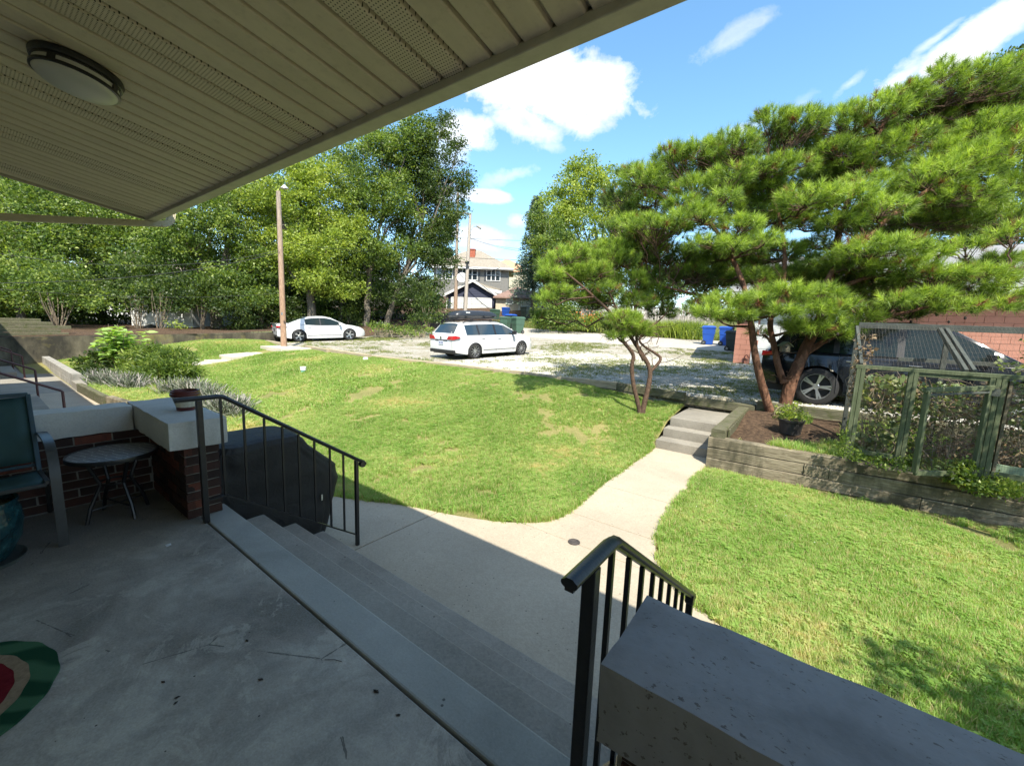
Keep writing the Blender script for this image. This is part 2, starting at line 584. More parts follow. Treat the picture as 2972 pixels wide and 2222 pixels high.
crk = k.math('MULTIPLY', k.math('LESS_THAN', cm.outputs['Distance'], 0.012), k.math('GREATER_THAN', k.noise(5, 2), 0.54))
c = k.mixc(0.0, c, (0.16, 0.15, 0.14))
k.col(c)
k.bump(k.math('SUBTRACT', k.noise(25, 6, 0.65), k.math('MULTIPLY', ch, 0.6)), 0.5, 0.006)
m_cap2 = k.m
# brick
k = Mt('dark_red_brick', 0.8, 0, 0.3)
r = k.rand()
c = k.ramp(r, [(0.0, (0.022, 0.014, 0.012)), (0.45, (0.05, 0.022, 0.016)), (0.8, (0.10, 0.034, 0.022)), (1.0, (0.20, 0.055, 0.03))])
c = k.mixc(k.ramp(k.noise(30, 5, 0.7), [(0.35, (0.0, 0, 0)), (0.7, (0.6, 0.6, 0.6))]), c, (0.045, 0.025, 0.02))
k.col(c)
k.bump(k.noise(70, 5, 0.7), 0.5, 0.006)
m_brick = k.m
m_mortar = simple('mortar', (0.24, 0.225, 0.195), 0.95, 0, 0.2, 20, 0.4, 120)
# timber
k = Mt('weathered_timber', 0.85, 0, 0.25)
g = k.noise(5, 7, 0.65, src=k.mapped(k.pos(), (0.8, 9, 9)), dist=0.8)
c = k.ramp(g, [(0.28, (0.09, 0.072, 0.048)), (0.5, (0.22, 0.185, 0.125)), (0.72, (0.38, 0.33, 0.24))])
c = k.mixc(k.ramp(k.noise(1.6, 5, 0.6), [(0.45, (0, 0, 0)), (0.7, (0.75, 0.75, 0.75))]), c, (0.085, 0.078, 0.05))
stn = k.noise(3.2, 6, 0.65, src=k.mapped(k.pos(), (1, 1, 0.35)))
c = k.mixc(k.ramp(stn, [(0.44, (0, 0, 0)), (0.60, (0.85, 0.85, 0.85))]), c, (0.055, 0.05, 0.032))
k.col(c)
k.bump(k.noise(8, 7, 0.7, src=k.mapped(k.pos(), (0.8, 9, 9))), 0.7, 0.012)
m_timber = k.m
k = Mt('sunlit_timber', 0.85, 0, 0.25)
g = k.noise(5, 7, 0.65, src=k.mapped(k.pos(), (0.8, 9, 9)), dist=0.8)
k.col(k.ramp(g, [(0.28, (0.20, 0.155, 0.10)), (0.5, (0.36, 0.30, 0.20)), (0.72, (0.48, 0.41, 0.29))]))  # lighter copy of the timber, its sunlit look put into the colour
k.bump(g, 0.7, 0.012)
m_timber_l = k.m
k = Mt('mossy_timber', 0.9, 0, 0.2)
g = k.noise(5, 7, 0.65, src=k.mapped(k.pos(), (0.8, 9, 9)), dist=0.8)
c = k.ramp(g, [(0.28, (0.06, 0.058, 0.035)), (0.5, (0.11, 0.105, 0.065)), (0.72, (0.18, 0.165, 0.11))])
k.col(k.mixc(k.ramp(k.noise(9, 5, 0.6), [(0.5, (0, 0, 0)), (0.68, (0.7, 0.7, 0.7))]), c, (0.06, 0.075, 0.02)))
k.bump(k.noise(8, 7, 0.7, src=k.mapped(k.pos(), (0.8, 9, 9))), 0.7, 0.012)
m_timber_m = k.m
k = Mt('green_painted_wood', 0.75, 0, 0.3)
g = k.noise(4, 6, 0.65, src=k.mapped(k.pos(), (8, 8, 1)))
c = k.ramp(g, [(0.3, (0.05, 0.065, 0.030)), (0.6, (0.095, 0.112, 0.06)), (0.8, (0.21, 0.225, 0.155))])
k.col(k.mixc(k.ramp(k.noise(11, 6, 0.7), [(0.58, (0, 0, 0)), (0.72, (0.6, 0.6, 0.6))]), c, (0.24, 0.2, 0.13)))
k.bump(g, 0.3, 0.006)
m_green = k.m
m_darkwood = simple('dark_weathered_wood', (0.055, 0.062, 0.052), 0.85, 0, 0.3, 8, 0.4, 50)
m_wire = simple('rusty_wire', (0.10, 0.085, 0.065), 0.7, 0.2, 0.2)
# soil and mulch
k = Mt('bare_soil', 0.95, 0, 0.2)
c = k.ramp(k.noise(7, 7, 0.7), [(0.3, (0.05, 0.04, 0.022)), (0.55, (0.10, 0.078, 0.045)), (0.75, (0.16, 0.125, 0.075))])
k.col(c)
k.bump(k.noise(30, 6, 0.7), 0.8, 0.03)
m_soil = k.m
k = Mt('mulch_and_needles', 0.95, 0, 0.2)
c = k.ramp(k.noise(14, 7, 0.75), [(0.3, (0.03, 0.02, 0.012)), (0.5, (0.075, 0.048, 0.03)), (0.72, (0.20, 0.13, 0.08))])
k.col(c)
k.bump(k.noise(40, 6, 0.75), 0.9, 0.03)
m_mulch = k.m
# lawn soil / thatch below the blades
k = Mt('lawn_thatch', 0.95, 0, 0.15)
c = k.ramp(k.noise(1.1, 6, 0.65), [(0.3, (0.16, 0.17, 0.05)), (0.5, (0.28, 0.25, 0.09)), (0.68, (0.42, 0.33, 0.15))])
c = k.mixc(0.5, c, k.ramp(k.noise(38, 5, 0.75), [(0.3, (0.06, 0.075, 0.02)), (0.7, (0.34, 0.32, 0.13))]))
k.col(c)
k.bump(k.noise(50, 6, 0.8), 1.0, 0.03)
m_thatch = k.m
k = Mt('grass_blade', 0.5, 0, 0.3)
pf = k.noise(0.55, 5, 0.62, dist=0.5)
base = k.ramp(k.math('ADD', k.math('MULTIPLY', pf, 0.62), k.math('MULTIPLY', k.noise(9, 3, 0.7), 0.42), True), [(0.34, (0.115, 0.23, 0.032)), (0.46, (0.20, 0.335, 0.06)), (0.56, (0.30, 0.42, 0.11)), (0.66, (0.52, 0.47, 0.21))])
base = k.mixc(k.math('GREATER_THAN', k.attr(), 0.80), base, (0.46, 0.38, 0.20))
base = k.mixc(k.math('MULTIPLY', k.attr('bright'), 1.0), base, (0.17, 0.31, 0.05))
k.col(base)
k.translucent(k.mixc(1.0, base, (1.7, 1.7, 0.7), 'MULTIPLY'), 0.4)
m_blade = k.m
# gravel
k = Mt('white_gravel', 0.95, 0, 0.2)
vc = k.sep(k.vor(28, out='Color'))
c = k.ramp(vc[0], [(0.0, (0.19, 0.175, 0.14)), (0.35, (0.35, 0.325, 0.27)), (1.0, (0.52, 0.485, 0.42))])
dr = k.noise(1.0, 7, 0.7, dist=0.5)
c = k.mixc(k.ramp(dr, [(0.45, (0, 0, 0)), (0.62, (0.75, 0.75, 0.75))]), c, (0.25, 0.22, 0.14))
k.col(c)
vb = k.vor(28)
k.bump(k.math('SUBTRACT', 1.0, vb), 1.0, 0.03)
m_gravel = k.m
m_stone = simple('white_limestone', (0.44, 0.42, 0.37), 0.9, 0, 0.3, 12, 0, 60)
# ================================================================== OUR HOUSE
SOF = lambda y: 2.45+(1.25-y)*0.17
house = thing('brick_house', 'brick house behind the viewer carrying the porch roof', 'house', (0, -0.8, 0))
w = MB()
w.b2((-5.4, -1.15, -0.7), (3.0, -0.8, 2.78))
w.build('wall', simple('cream_bounce_siding', (0.55, 0.5, 0.4), 0.7), house)  # unseen wall, coloured pale to bounce light into the porch
w = MB()
w.prism([(-5.65, 1.30), (2.6, 1.30), (2.6, -6.0), (-5.65, -6.0)], lambda x, y: SOF(y)+0.075, lambda x, y: SOF(y)+0.14)
w.build('roof', m_fascia, house)
w = MB()
w.b2((-5.4, -6, -0.7), (3.0, -5.8, 2.9))
w.b2((-5.4, -5.8, -0.7), (-5.2, -1.15, 2.9))
w.b2((2.8, -5.8, -0.7), (3.0, -1.15, 2.9))
w.build('rear_wall', m_mortar, house)

porch_roof = thing('porch_roof', 'tan ribbed soffit roof over the porch with a pale edge board', 'porch roof', (-1.5, 0.2, 2.6))
PITCH = 0.127
k0 = -0.549
y0s, y1s = -0.8, 1.238


def strip_mesh(name, mat):
    b = MB()
    hw = PITCH/2
    # cross-section in x, seen from below: flat pan with rolled edges stepping up into the groove
    prof = [(-hw, 0.022), (-hw+0.011, 0.022), (-hw+0.016, 0.001), (-hw+0.022, 0.0), (hw-0.014, 0.0), (hw-0.007, 0.005), (hw-0.004, 0.022), (hw, 0.022)]
    vs = []
    for (x, z) in prof:
        vs.append((x, y0s-0.2, SOF(y0s)-SOF(0.2)+z))
        vs.append((x, y1s-0.2, SOF(y1s)-SOF(0.2)+z))
    fs = [(2*i, 2*i+1, 2*i+3, 2*i+2) for i in range(len(prof)-1)]
    fs = [f[::-1] for f in fs]
    n = len(vs)
    vs += [(v[0], v[1], v[2]+0.012) for v in vs]
    fs += [tuple(i+n for i in f[::-1]) for f in fs]
    b.add(vs, fs)
    return b.mesh(name, mat)


sm1 = strip_mesh('soffit_strip', m_soffit)
sm2 = strip_mesh('soffit_strip_vented', m_soffit_v)
for i in range(-22, 41):
    xc = k0-PITCH*(i+0.5)
    if xc < -5.66 or xc > 2.2:
        continue
    vent = (i % 8) in (5, 6)
    o = mesh_obj('soffit_panel', sm2 if vent else sm1, porch_roof)
    o.location = (xc+1.5, random.uniform(-0.002, 0.002), SOF(0.2)-2.6+random.uniform(-0.0012, 0.0012))
b = MB()
b.prism([(-5.64, y0s), (2.3, y0s), (2.3, y1s), (-5.64, y1s)], lambda x, y: SOF(y)+0.03, lambda x, y: SOF(y)+0.06)
b.build('soffit_backing', m_dark, porch_roof)
b = MB()
b.b2((-5.66, 1.232, 2.425), (2.3, 1.311, 2.462))
b.b2((-5.66, 1.262, 2.462), (2.3, 1.308, 2.62))
b.build('fascia', m_fascia, porch_roof, bevel=0.006)
b = MB()
pr = []
for y in (y0s, 1.23):
    pr.append((-5.655, y, SOF(y)-0.012))
for (ya, yb) in ((y0s, 1.23),):
    b.add([(-5.675, ya, SOF(ya)-0.014), (-5.645, ya, SOF(ya)-0.014), (-5.645, yb, SOF(yb)-0.014), (-5.675, yb, SOF(yb)-0.014),
           (-5.675, ya, SOF(ya)+0.17), (-5.645, ya, SOF(ya)+0.17), (-5.645, yb, SOF(yb)+0.17), (-5.675, yb, SOF(yb)+0.17)],
          [(0, 3, 2, 1), (4, 5, 6, 7), (0, 1, 5, 4), (1, 2, 6, 5), (2, 3, 7, 6), (3, 0, 4, 7)])
b.build('gable_trim', m_fascia, porch_roof)
b = MB()   # gutter on the outside of the edge board
gp = [(1.31, 2.55), (1.34, 2.55), (1.385, 2.58), (1.385, 2.64), (1.378, 2.64), (1.378, 2.585), (1.335, 2.558), (1.31, 2.558)]
b.add([(-5.66, y, z) for y, z in gp]+[(2.3, y, z) for y, z in gp], [(i, (i+1) % 8, 8+(i+1) % 8, 8+i) for i in range(8)]+[tuple(range(8))[::-1], tuple(range(8, 16))])
b.build('gutter', m_fascia, porch_roof)

# downspout
ds = thing('downspout', 'ribbed tan downspout running back from the porch roof corner', 'downspout', (-5.6, 1.3, 2.3))
pa = Vector((-5.62, 0.18, 2.232))
pb = Vector((-5.62, 1.35, 2.418))


def spout(b, a, c, w, h, n=5):
    a, c = Vector(a), Vector(c)
    d = (c-a).normalized()
    sd = d.cross(Vector((0, 0, 1)))
    if sd.length < 0.1:
        sd = Vector((1, 0, 0))
    sd.normalize()
    u = sd.cross(d)
    ring = []
    for (sx, sy, ex, ey) in ((-1, -1, 1, -1), (1, -1, 1, 1), (1, 1, -1, 1), (-1, 1, -1, -1)):
        for k in range(n*2):
            t = k/(n*2)
            px, py = sx+(ex-sx)*t, sy+(ey-sy)*t
            inw = 0.86 if k % 2 else 1.0
            ring.append((px*w/2*(inw if sx == ex else 1), py*h/2*(inw if sy == ey else 1)))
    m = len(ring)
    vs = [tuple(a+sd*x+u*y) for x, y in ring]+[tuple(c+sd*x+u*y) for x, y in ring]
    b.add(vs, [(i, (i+1) % m, m+(i+1) % m, m+i) for i in range(m)]+[tuple(range(m))[::-1], tuple(range(m, 2*m))])


b = MB()
spout(b, pa-(pb-pa)*0.5, pb, 0.075, 0.055)
b.build('pipe', m_spout, ds)
b = MB()
e1 = pb+Vector((0, 0.05, 0.012))
e2 = pb+Vector((0, 0.085, 0.045))
e3 = pb+Vector((0, 0.095, 0.10))
spout(b, pb, e1, 0.08, 0.06)
spout(b, e1-Vector((0, 0.008, 0.004)), e2, 0.08, 0.06)
spout(b, e2-Vector((0, 0.004, 0.01)), e3+Vector((0, 0, 0.03)), 0.08, 0.06)
b.build('elbow', m_spout, ds)

# ceiling light
LX, LY = (-2.83, 0.429)
zc = SOF(LY)
lt = thing('ceiling_light', 'round drum ceiling light with black metal band and frosted glass', 'ceiling light', (LX, LY, zc))
lt.rotation_euler = (-math.atan(0.17), 0, 0)
b = MB()
b.lathe([(0.0, -0.002), (0.152, -0.002), (0.155, -0.012), (0.150, -0.030), (0.140, -0.034)], 48)
b.lathe([(0.140, -0.034), (0.146, -0.034), (0.146, -0.040), (0.0, -0.040)], 48)
for k in range(4):   # uprights of the band
    a = PI/4+k*PI/2+0.1
    b.box((0.1425*math.cos(a), 0.1425*math.sin(a), -0.051), (0.007, 0.026, 0.026), rz=a)
b.lathe([(0.140, -0.060), (0.147, -0.060), (0.147, -0.071), (0.138, -0.073), (0.138, -0.060)], 48)
b.build('metal_band', m_iron, lt, smooth=True, sharp=50, local=True)
k = Mt('frosted_glass', 0.35, 0, 0.5)
k.col((0.62, 0.61, 0.57))
k.translucent((0.6, 0.58, 0.52), 0.25)
b = MB()
pr = [(0.139, -0.034), (0.139, -0.070)]
for i in range(1, 11):
    a = i/10*PI/2
    pr.append((0.137*math.cos(a)+0.0001, -0.072-0.038*math.sin(a)))
b.lathe(pr, 48)
b.build('glass_bowl', k.m, lt, smooth=True, sharp=60, local=True)

# ================================================================== PORCH FLOOR AND STEPS
b = MB()
b.b2((-4.45, -0.8, -0.7), (3.2, 0.962, 0.0))
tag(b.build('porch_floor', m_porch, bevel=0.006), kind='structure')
steps = thing('porch_steps', 'grey concrete porch steps dropping to the walkway between the two handrails', 'steps', (-1.8, 1.2, -0.7))
b = MB()
b.b2((-3.72, 0.976, -0.7), (0.3, 1.165, 0.0))
b.build('landing_strip', m_strip, steps, bevel=0.010)
for yb_, yf_, z in ((1.165, 1.44, -0.18), (1.44, 1.705, -0.36), (1.705, 1.965, -0.54)):
    b = MB()
    b.b2((-3.685, yb_-0.0, -0.72), (0.10, yf_, z))
    b.build('step', m_step, steps, bevel=0.012)

# brick parapets
BL, BH, BD, MJ = 0.203, 0.057, 0.09, 0.0107


def brick_run(parent, axis, fixed, a0, a1, z0, rows, face, seed=0, step=0.0677, corner=False):
    """bricks of one wall face as separate parts. axis 'x' or 'y'; face = +1/-1 direction the face looks in"""
    rr = random.Random(seed)
    meshes = {}
    for r in range(rows):
        z = z0+r*step+BH/2+MJ/2
        a = a0-(BL+MJ)*(0.5 if (r % 2) else 0.0)
        while a < a1-0.01:
            s0, s1 = max(a, a0), min(a+BL, a1)
            a += BL+MJ
            if s1-s0 < 0.025:
                continue
            L = round(s1-s0, 3)
            key = (L, rr.randrange(3))
            if key not in meshes:
                b = MB()
                rg = random.Random(hash(key) & 255)
                j = lambda: rg.uniform(-0.0018, 0.0018)
                d = 0.05
                if axis == 'x':
                    b.box((0, 0, 0), (L, d, BH))
                else:
                    b.box((0, 0, 0), (d, L, BH))
                b.v = [(p[0]+j(), p[1]+j(), p[2]+j()) for p in b.v]
                me = b.mesh('brick', m_brick)
                meshes[key] = me
            off = fixed-face*(0.025)+rr.uniform(-0.0015, 0.0015)
            c = ((s0+s1)/2, off, z) if axis == 'x' else (off, (s0+s1)/2, z)
            o = mesh_obj('brick', meshes[key], parent)
            o.location = Vector(c)-woff(parent)


def rough_box(lo, hi, seg=0.05, amp=0.004, seed=3, edge=0.010):
    """box subdivided and roughened, for old hand-cast concrete"""
    import bmesh
    bm = bmesh.new()
    bmesh.ops.create_cube(bm, size=1)
    for v in bm.verts:
        v.co = Vector([lo[i]+(v.co[i]+0.5)*(hi[i]-lo[i]) for i in range(3)])
    dims = [hi[i]-lo[i] for i in range(3)]
    for ax in range(3):
        n = max(2, int(dims[ax]/seg))
        for t in [i/n for i in range(1, n)]:
            co = [0, 0, 0]
            no = [0, 0, 0]
            co[ax] = lo[ax]+dims[ax]*t
            no[ax] = 1
            bmesh.ops.bisect_plane(bm, geom=bm.verts[:]+bm.edges[:]+bm.faces[:], plane_co=co, plane_no=no)
    for v in bm.verts:
        onax = sum(1 for i in range(3) if abs(v.co[i]-lo[i]) < 1e-4 or abs(v.co[i]-hi[i]) < 1e-4)
        cen = Vector([(lo[i]+hi[i])/2 for i in range(3)])
        nv = mnoise.noise_vector(v.co*9+Vector((seed, 0, 0)))*amp+mnoise.noise_vector(v.co*31+Vector((seed, 5, 0)))*amp*0.7
        v.co += nv
        if onax >= 2:
            e = edge*(0.7+0.9*abs(mnoise.noise(v.co*14)))
            for i in range(3):
                if abs(v.co[i]-lo[i]) < 0.012:
                    v.co[i] += e*0.6
                elif abs(v.co[i]-hi[i]) < 0.012:
                    v.co[i] -= e*0.6
    b = MB()
    bm.verts.index_update()
    b.add([v.co[:] for v in bm.verts], [[v.index for v in f.verts] for f in bm.faces])
    bm.free()
    return b


lw = thing('porch_wall', 'dark brick porch wall with cream concrete cap in the left corner', 'wall', (-4.3, 0.8, 0))
b = MB()
b.b2((-4.66, -0.8, -0.7), (-4.478, 1.103, 0.536))
b.b2((-4.478, 0.900, -0.7), (-3.590, 1.103, 0.536))
b.build('mortar_core', m_mortar, lw)
brick_run(lw, 'x', 0.891, -4.462, -3.578, 0.0, 8, -1, 1)
brick_run(lw, 'y', -4.468, -0.72, 0.885, 0.0, 8, 1, 2)
brick_run(lw, 'y', -3.578, 0.905, 1.11, 0.0, 8, 1, 3)
brick_run(lw, 'x', 1.113, -4.66, -3.60, -0.68, 18, 1, 4)
b = rough_box((-4.70, 0.803, 0.538), (-3.545, 1.165, 0.747), 0.05, 0.004, 1)
b.build('cap', m_cap, lw, smooth=True, sharp=35)
b = rough_box((-4.70, -0.8, 0.540), (-4.452, 0.800, 0.745), 0.05, 0.004, 2)
b.build('cap', m_cap, lw, smooth=True, sharp=35)

rw = thing('porch_wall', 'grey flaking concrete topped brick porch wall at the lower right', 'wall', (1.0, 0.97, 0))
b = MB()
b.b2((-0.285, 0.875, -0.7), (3.2, 1.082, 0.536))
b.build('mortar_core', m_mortar, rw)
brick_run(rw, 'x', 0.866, -0.272, 1.0, 0.0, 8, -1, 5)
brick_run(rw, 'y', -0.273, 0.88, 1.08, 0.0, 8, -1, 6)
b = rough_box((-0.325, 0.812, 0.538), (3.2, 1.135, 0.747), 0.05, 0.003, 4, 0.010)
b.build('cap', m_cap2, rw, smooth=True, sharp=35)

# ---- handrails


def rail_profile(b, pts, cap0=True):
    """moulded handrail swept along points (flat top, rounded shoulders)"""
    prof = [(-0.026, 0.0), (-0.030, 0.008), (-0.028, 0.016), (-0.018, 0.022), (-0.012, 0.028), (0.012, 0.028), (0.018, 0.022), (0.028, 0.016), (0.030, 0.008), (0.026, 0.0), (0.015, -0.006), (0.015, -0.016), (-0.015, -0.016), (-0.015, -0.006)]
    prof = [(x*0.74, z*0.74) for x, z in prof]
    n = len(prof)
    pts = [Vector(p) for p in pts]
    vs = []
    for i, p in enumerate(pts):
        d1 = (pts[min(i+1, len(pts)-1)]-p)
        d0 = (p-pts[max(i-1, 0)])
        d = (d1.normalized() if d1.length > 0 else Vector())+(d0.normalized() if d0.length > 0 else Vector())
        d.normalize()
        sd = d.cross(Vector((0, 0, 1)))
        sd.normalize()
        u = sd.cross(d)
        vs += [tuple(p+sd*x+u*z) for x, z in prof]
    fs = [(i*n+k, i*n+(k+1) % n, (i+1)*n+(k+1) % n, (i+1)*n+k) for i in range(len(pts)-1) for k in range(n)]
    fs += [tuple(range(n))[::-1], tuple((len(pts)-1)*n+k for k in range(n))]
    b.add(vs, fs)


def handrail(X, label, zr, bend, end, bot, balus, start_y, post_y, volute=True):
    t = thing('handrail', label, 'handrail', (X, post_y, 0))
    yb, zb = bend
    ye, ze = end
    zt = lambda y: zr if y <= yb else zr+(ze-zr)*(y-yb)/(ye-yb)
    b = MB()
    pts = [(X, start_y, zr), (X, yb-0.02, zr), (X, yb+0.015, zr-0.006), (X, ye, ze)]
    if volute:
        pts += [(X, ye+0.05, ze-0.028), (X, ye+0.07, ze-0.055)]
    rail_profile(b, pts)
    b.build('top_rail', m_iron, t, smooth=True, sharp=50)
    if volute:
        b = MB()
        vs = []
        b.lathe([(0.0, -0.02), (0.03, -0.02), (0.033, -0.012), (0.033, 0.012), (0.03, 0.02), (0.0, 0.02)], 20, (X, ye+0.045, ze-0.045), axis='y')
        b.v = [(X+(p[1]-(ye+0.045)), ye+0.045+(p[0]-X), p[2]) for p in b.v]
        b.build('scroll_end', m_iron, t, smooth=True)
    (y0, z0), (y1, z1), (y2, z2) = bot
    zbt = lambda y: z0+(z1-z0)*(y-y0)/(y1-y0) if y <= y1 else z1+(z2-z1)*(y-y1)/(y2-y1)
    b = MB()
    b.bar((X, y0, z0), (X, y1, z1), 0.026, 0.012)
    b.bar((X, y1-0.005, z1), (X, y2, z2), 0.026, 0.012)
    b.build('bottom_rail', m_iron, t)
    for (y, zb_) in ((post_y, 0.0), (end_post_y, -0.7)):
        b = MB()
        s = 0.036 if y == post_y else 0.032
        b.b2((X-s/2, y-s/2, zb_), (X+s/2, y+s/2, zt(y)-0.008))
        b.build('post', m_iron, t, bevel=0.003)
    for y in balus:
        b = MB()
        b.b2((X-0.0075, y-0.0075, zbt(y)), (X+0.0075, y+0.0075, zt(y)-0.01))
        b.build('baluster', m_iron, t)
    return t


end_post_y = 2.18
XL = -3.445
BAL = [1.094, 1.239, 1.38, 1.514, 1.642, 1.776, 1.916, 2.046]
handrail(XL, 'black iron handrail with balusters by the left brick wall', 0.915, (BAL[0], 0), (2.20, 0.165), ((0.964, 0.165), (BAL[0]+0.01, 0.165), (2.18, -0.59)), BAL, 0.829, 0.964)
XR = -0.398
dy = BAL[0]-0.964
handrail(XR, 'black iron handrail in front of the grey wall, close on the right', 0.915, (0.905+dy, 0), (2.14, 0.165), ((0.905, 0.165), (0.905+dy, 0.165), (2.12, -0.57)), [y-0.06 for y in BAL], 0.785, 0.905)

# ---- flower pot on the cap
PX, PY = (-3.978, 1.029)
p = thing('flower_pot', 'cream ribbed flower pot with maroon rim standing on the concrete cap', 'flower pot', (PX, PY, 0.747))
m_cream = simple('cream_glaze', (0.52, 0.48, 0.38), 0.4, 0, 0.2, 30)
m_mar = simple('maroon_glaze', (0.10, 0.022, 0.02), 0.35, 0, 0.2, 20)
b = MB()
n = 48
prof = [(0.062, 0.030), (0.070, 0.055), (0.080, 0.090), (0.086, 0.115)]
vs = []
for (r, h) in prof:
    for q in range(n):
        rr = r*(1+0.022*math.cos(q*PI/1.5*1.0))
        vs.append((rr*math.cos(2*PI*q/n), rr*math.sin(2*PI*q/n), h))
b.add(vs, [(i*n+q, i*n+(q+1) % n, (i+1)*n+(q+1) % n, (i+1)*n+q) for i in range(3) for q in range(n)])
b.build('bowl', m_cream, p, smooth=True, local=True)
b = MB()
b.lathe([(0.0, 0.0), (0.058, 0.0), (0.062, 0.006), (0.063, 0.030), (0.05, 0.032)], 36)
b.build('base', m_mar, p, smooth=True, sharp=40, local=True)
b = MB()
b.lathe([(0.084, 0.114), (0.097, 0.116), (0.099, 0.136), (0.092, 0.141), (0.094, 0.156), (0.089, 0.160), (0.083, 0.156), (0.081, 0.13)], 36)
b.build('rim', m_mar, p, smooth=True, sharp=40, local=True)
b = MB()
b.lathe([(0.0, 0.140), (0.083, 0.138)], 30)
b.build('potting_soil', m_mulch, p, local=True)

# ---- covered grill
gr = thing('covered_grill', 'barbecue grill under a creased black fabric cover beside the steps', 'grill', (-4.1, 1.6, -0.7))
secs = [  # z, x0, x1, y0, y1, roundness
    (-0.69, -4.42, -3.86, 1.16, 2.10, 0.05), (-0.45, -4.44, -3.84, 1.10, 2.17, 0.06), (-0.22, -4.45, -3.83, 1.08, 2.235, 0.07),
    (-0.12, -4.45, -3.83, 1.08, 2.27, 0.07), (0.02, -4.45, -3.82, 1.08, 2.23, 0.08), (0.16, -4.44, -3.81, 1.09, 2.08, 0.09), (0.29, -4.43, -3.80, 1.12, 1.94, 0.10),
    (0.37, -4.41, -3.80, 1.15, 1.89, 0.12), (0.415, -4.38, -3.81, 1.19, 1.84, 0.12), (0.435, -4.32, -3.86, 1.24, 1.79, 0.12)]
b = MB()
n = 96
zz = []
for i in range(len(secs)-1):
    for t in np.linspace(0, 1, 6, endpoint=False):
        zz.append(tuple(a*(1-t)+c*t for a, c in zip(secs[i], secs[i+1])))
zz.append(secs[-1])
vs = []
for (z, x0, x1, ya, yb, rd) in zz:
    cx_, cy_ = (x0+x1)/2, (ya+yb)/2
    hx, hy = (x1-x0)/2, (yb-ya)/2
    for q in range(n):
        a = 2*PI*q/n
        e = 0.22
        ca, sa = math.cos(a), math.sin(a)
        px = cx_+hx*math.copysign(abs(ca)**e, ca)
        py = cy_+hy*math.copysign(abs(sa)**e, sa)
        hgt = (z+0.7)/1.15
        fold = (0.026*abs(math.sin(q*0.42+3*z+2*math.sin(q*0.21)))**0.6-0.012)*(1-0.75*hgt)+0.014*mnoise.noise(Vector((px*5, py*5, z*3)))+0.02*mnoise.noise(Vector((px*2.3+3, py*2.3, z*1.7+q*0.05)))
        diag = 0.013*abs(math.sin((py*1.0+z*1.6)*5.0))**6
        dx_, dy_ = px-cx_, py-cy_
        L = math.hypot(dx_, dy_)
        px += dx_/L*(fold-diag)
        py += dy_/L*(fold-diag)
        vs.append((px, py, z+0.012*mnoise.noise(Vector((px*4, py*4, 7)))*(1 if z > 0.3 else 0.3)))
m_ = len(zz)
fs = [(i*n+q, i*n+(q+1) % n, (i+1)*n+(q+1) % n, (i+1)*n+q) for i in range(m_-1) for q in range(n)]
vs.append((-4.09, 1.5, 0.438))
fs += [((m_-1)*n+q, (m_-1)*n+(q+1) % n, m_*n) for q in range(n)]
b.add(vs, fs)
k = Mt('black_cover_fabric', 0.6, 0, 0.35)
k.col(k.ramp(k.noise(5, 5, 0.6), [(0.3, (0.012, 0.012, 0.012)), (0.7, (0.022, 0.022, 0.022))]))
k.bump(k.math('ADD', k.noise(9, 5, 0.6, dist=1.0), k.math('MULTIPLY', k.noise(240, 2, 0.6), 0.15)), 0.5, 0.02)
b.build('fabric_cover', k.m, gr, smooth=True, sharp=60)
b = MB()
tg = (-3.8, 2.045, -0.252)
b.box((-3.815, tg[1]-0.015, tg[2]-0.01), (0.004, 0.014, 0.06), rz=0.2)
b.build('care_tag', m_cream, gr)

# ---- paper scrap, twig and leaf bits on the floor
q = (-3.262, 0.698, 0.003)
b = MB()
b.add([(q[0]-0.022, q[1]-0.012, 0.002), (q[0]+0.022, q[1]-0.015, 0.004), (q[0]+0.024, q[1]+0.010, 0.009), (q[0]-0.018, q[1]+0.016, 0.003), (q[0], q[1], 0.008)], [(0, 1, 4), (1, 2, 4), (2, 3, 4), (3, 0, 4)])
tag(b.build('paper_scrap', simple('white_paper', (0.6, 0.6, 0.6), 0.8)), 'crumpled white paper scrap lying on the porch floor', 'litter')
m_bit = simple('dry_leaf_bits', (0.028, 0.018, 0.011), 0.8)
names = [('dark dry leaf lying nearest the red and green rug', 474, 1979), ('dark dry leaf lying beside the lower pair on the porch floor', 512, 2025), ('dark dry leaf lying lowest of the pair on the porch floor', 510, 2040),
         ('dark dry leaf lying on the middle of the porch floor', 717, 1859), ('small dark leaf left of the joint, lower middle of the floor', 757, 1926), ('small dark leaf furthest right on the porch floor', 1092, 2007), ('small dark leaf high on the porch floor near the joint', 1155, 2075)]
for i, (lb, x_, y_) in enumerate(names):
    q = [(-2.005, 0.377, 0.0), (-1.876, 0.39, 0.0), (-1.851, 0.379, 0.0), (-1.989, 0.68, 0.0), (-1.714, 0.628, 0.0), (-1.295, 0.894, 0.0), (-1.143, 0.885, 0.0)][i]
    b = MB()
    a = random.uniform(0, 6)
    s = random.uniform(0.006, 0.010)
    P = [(1.7, 0, .1), (0.4, .8, .5), (-1.2, .5, .2), (-1.6, -.2, .6), (-.2, -.9, .3), (0.1, 0, .9)]
    b.add([(q[0]+s*(x*math.cos(a)-y*math.sin(a)), q[1]+s*(x*math.sin(a)+y*math.cos(a)), 0.001+s*z) for x, y, z in P], [(0, 1, 5), (1, 2, 5), (2, 3, 5), (3, 4, 5), (4, 0, 5)])
    tag(b.build('dry_leaf', m_bit), lb, 'leaf', 'dry leaves on the porch floor')
b = MB()
qa, qb = Vector((-1.607, 0.847, 0.0)), Vector((-1.54, 0.889, 0.0))
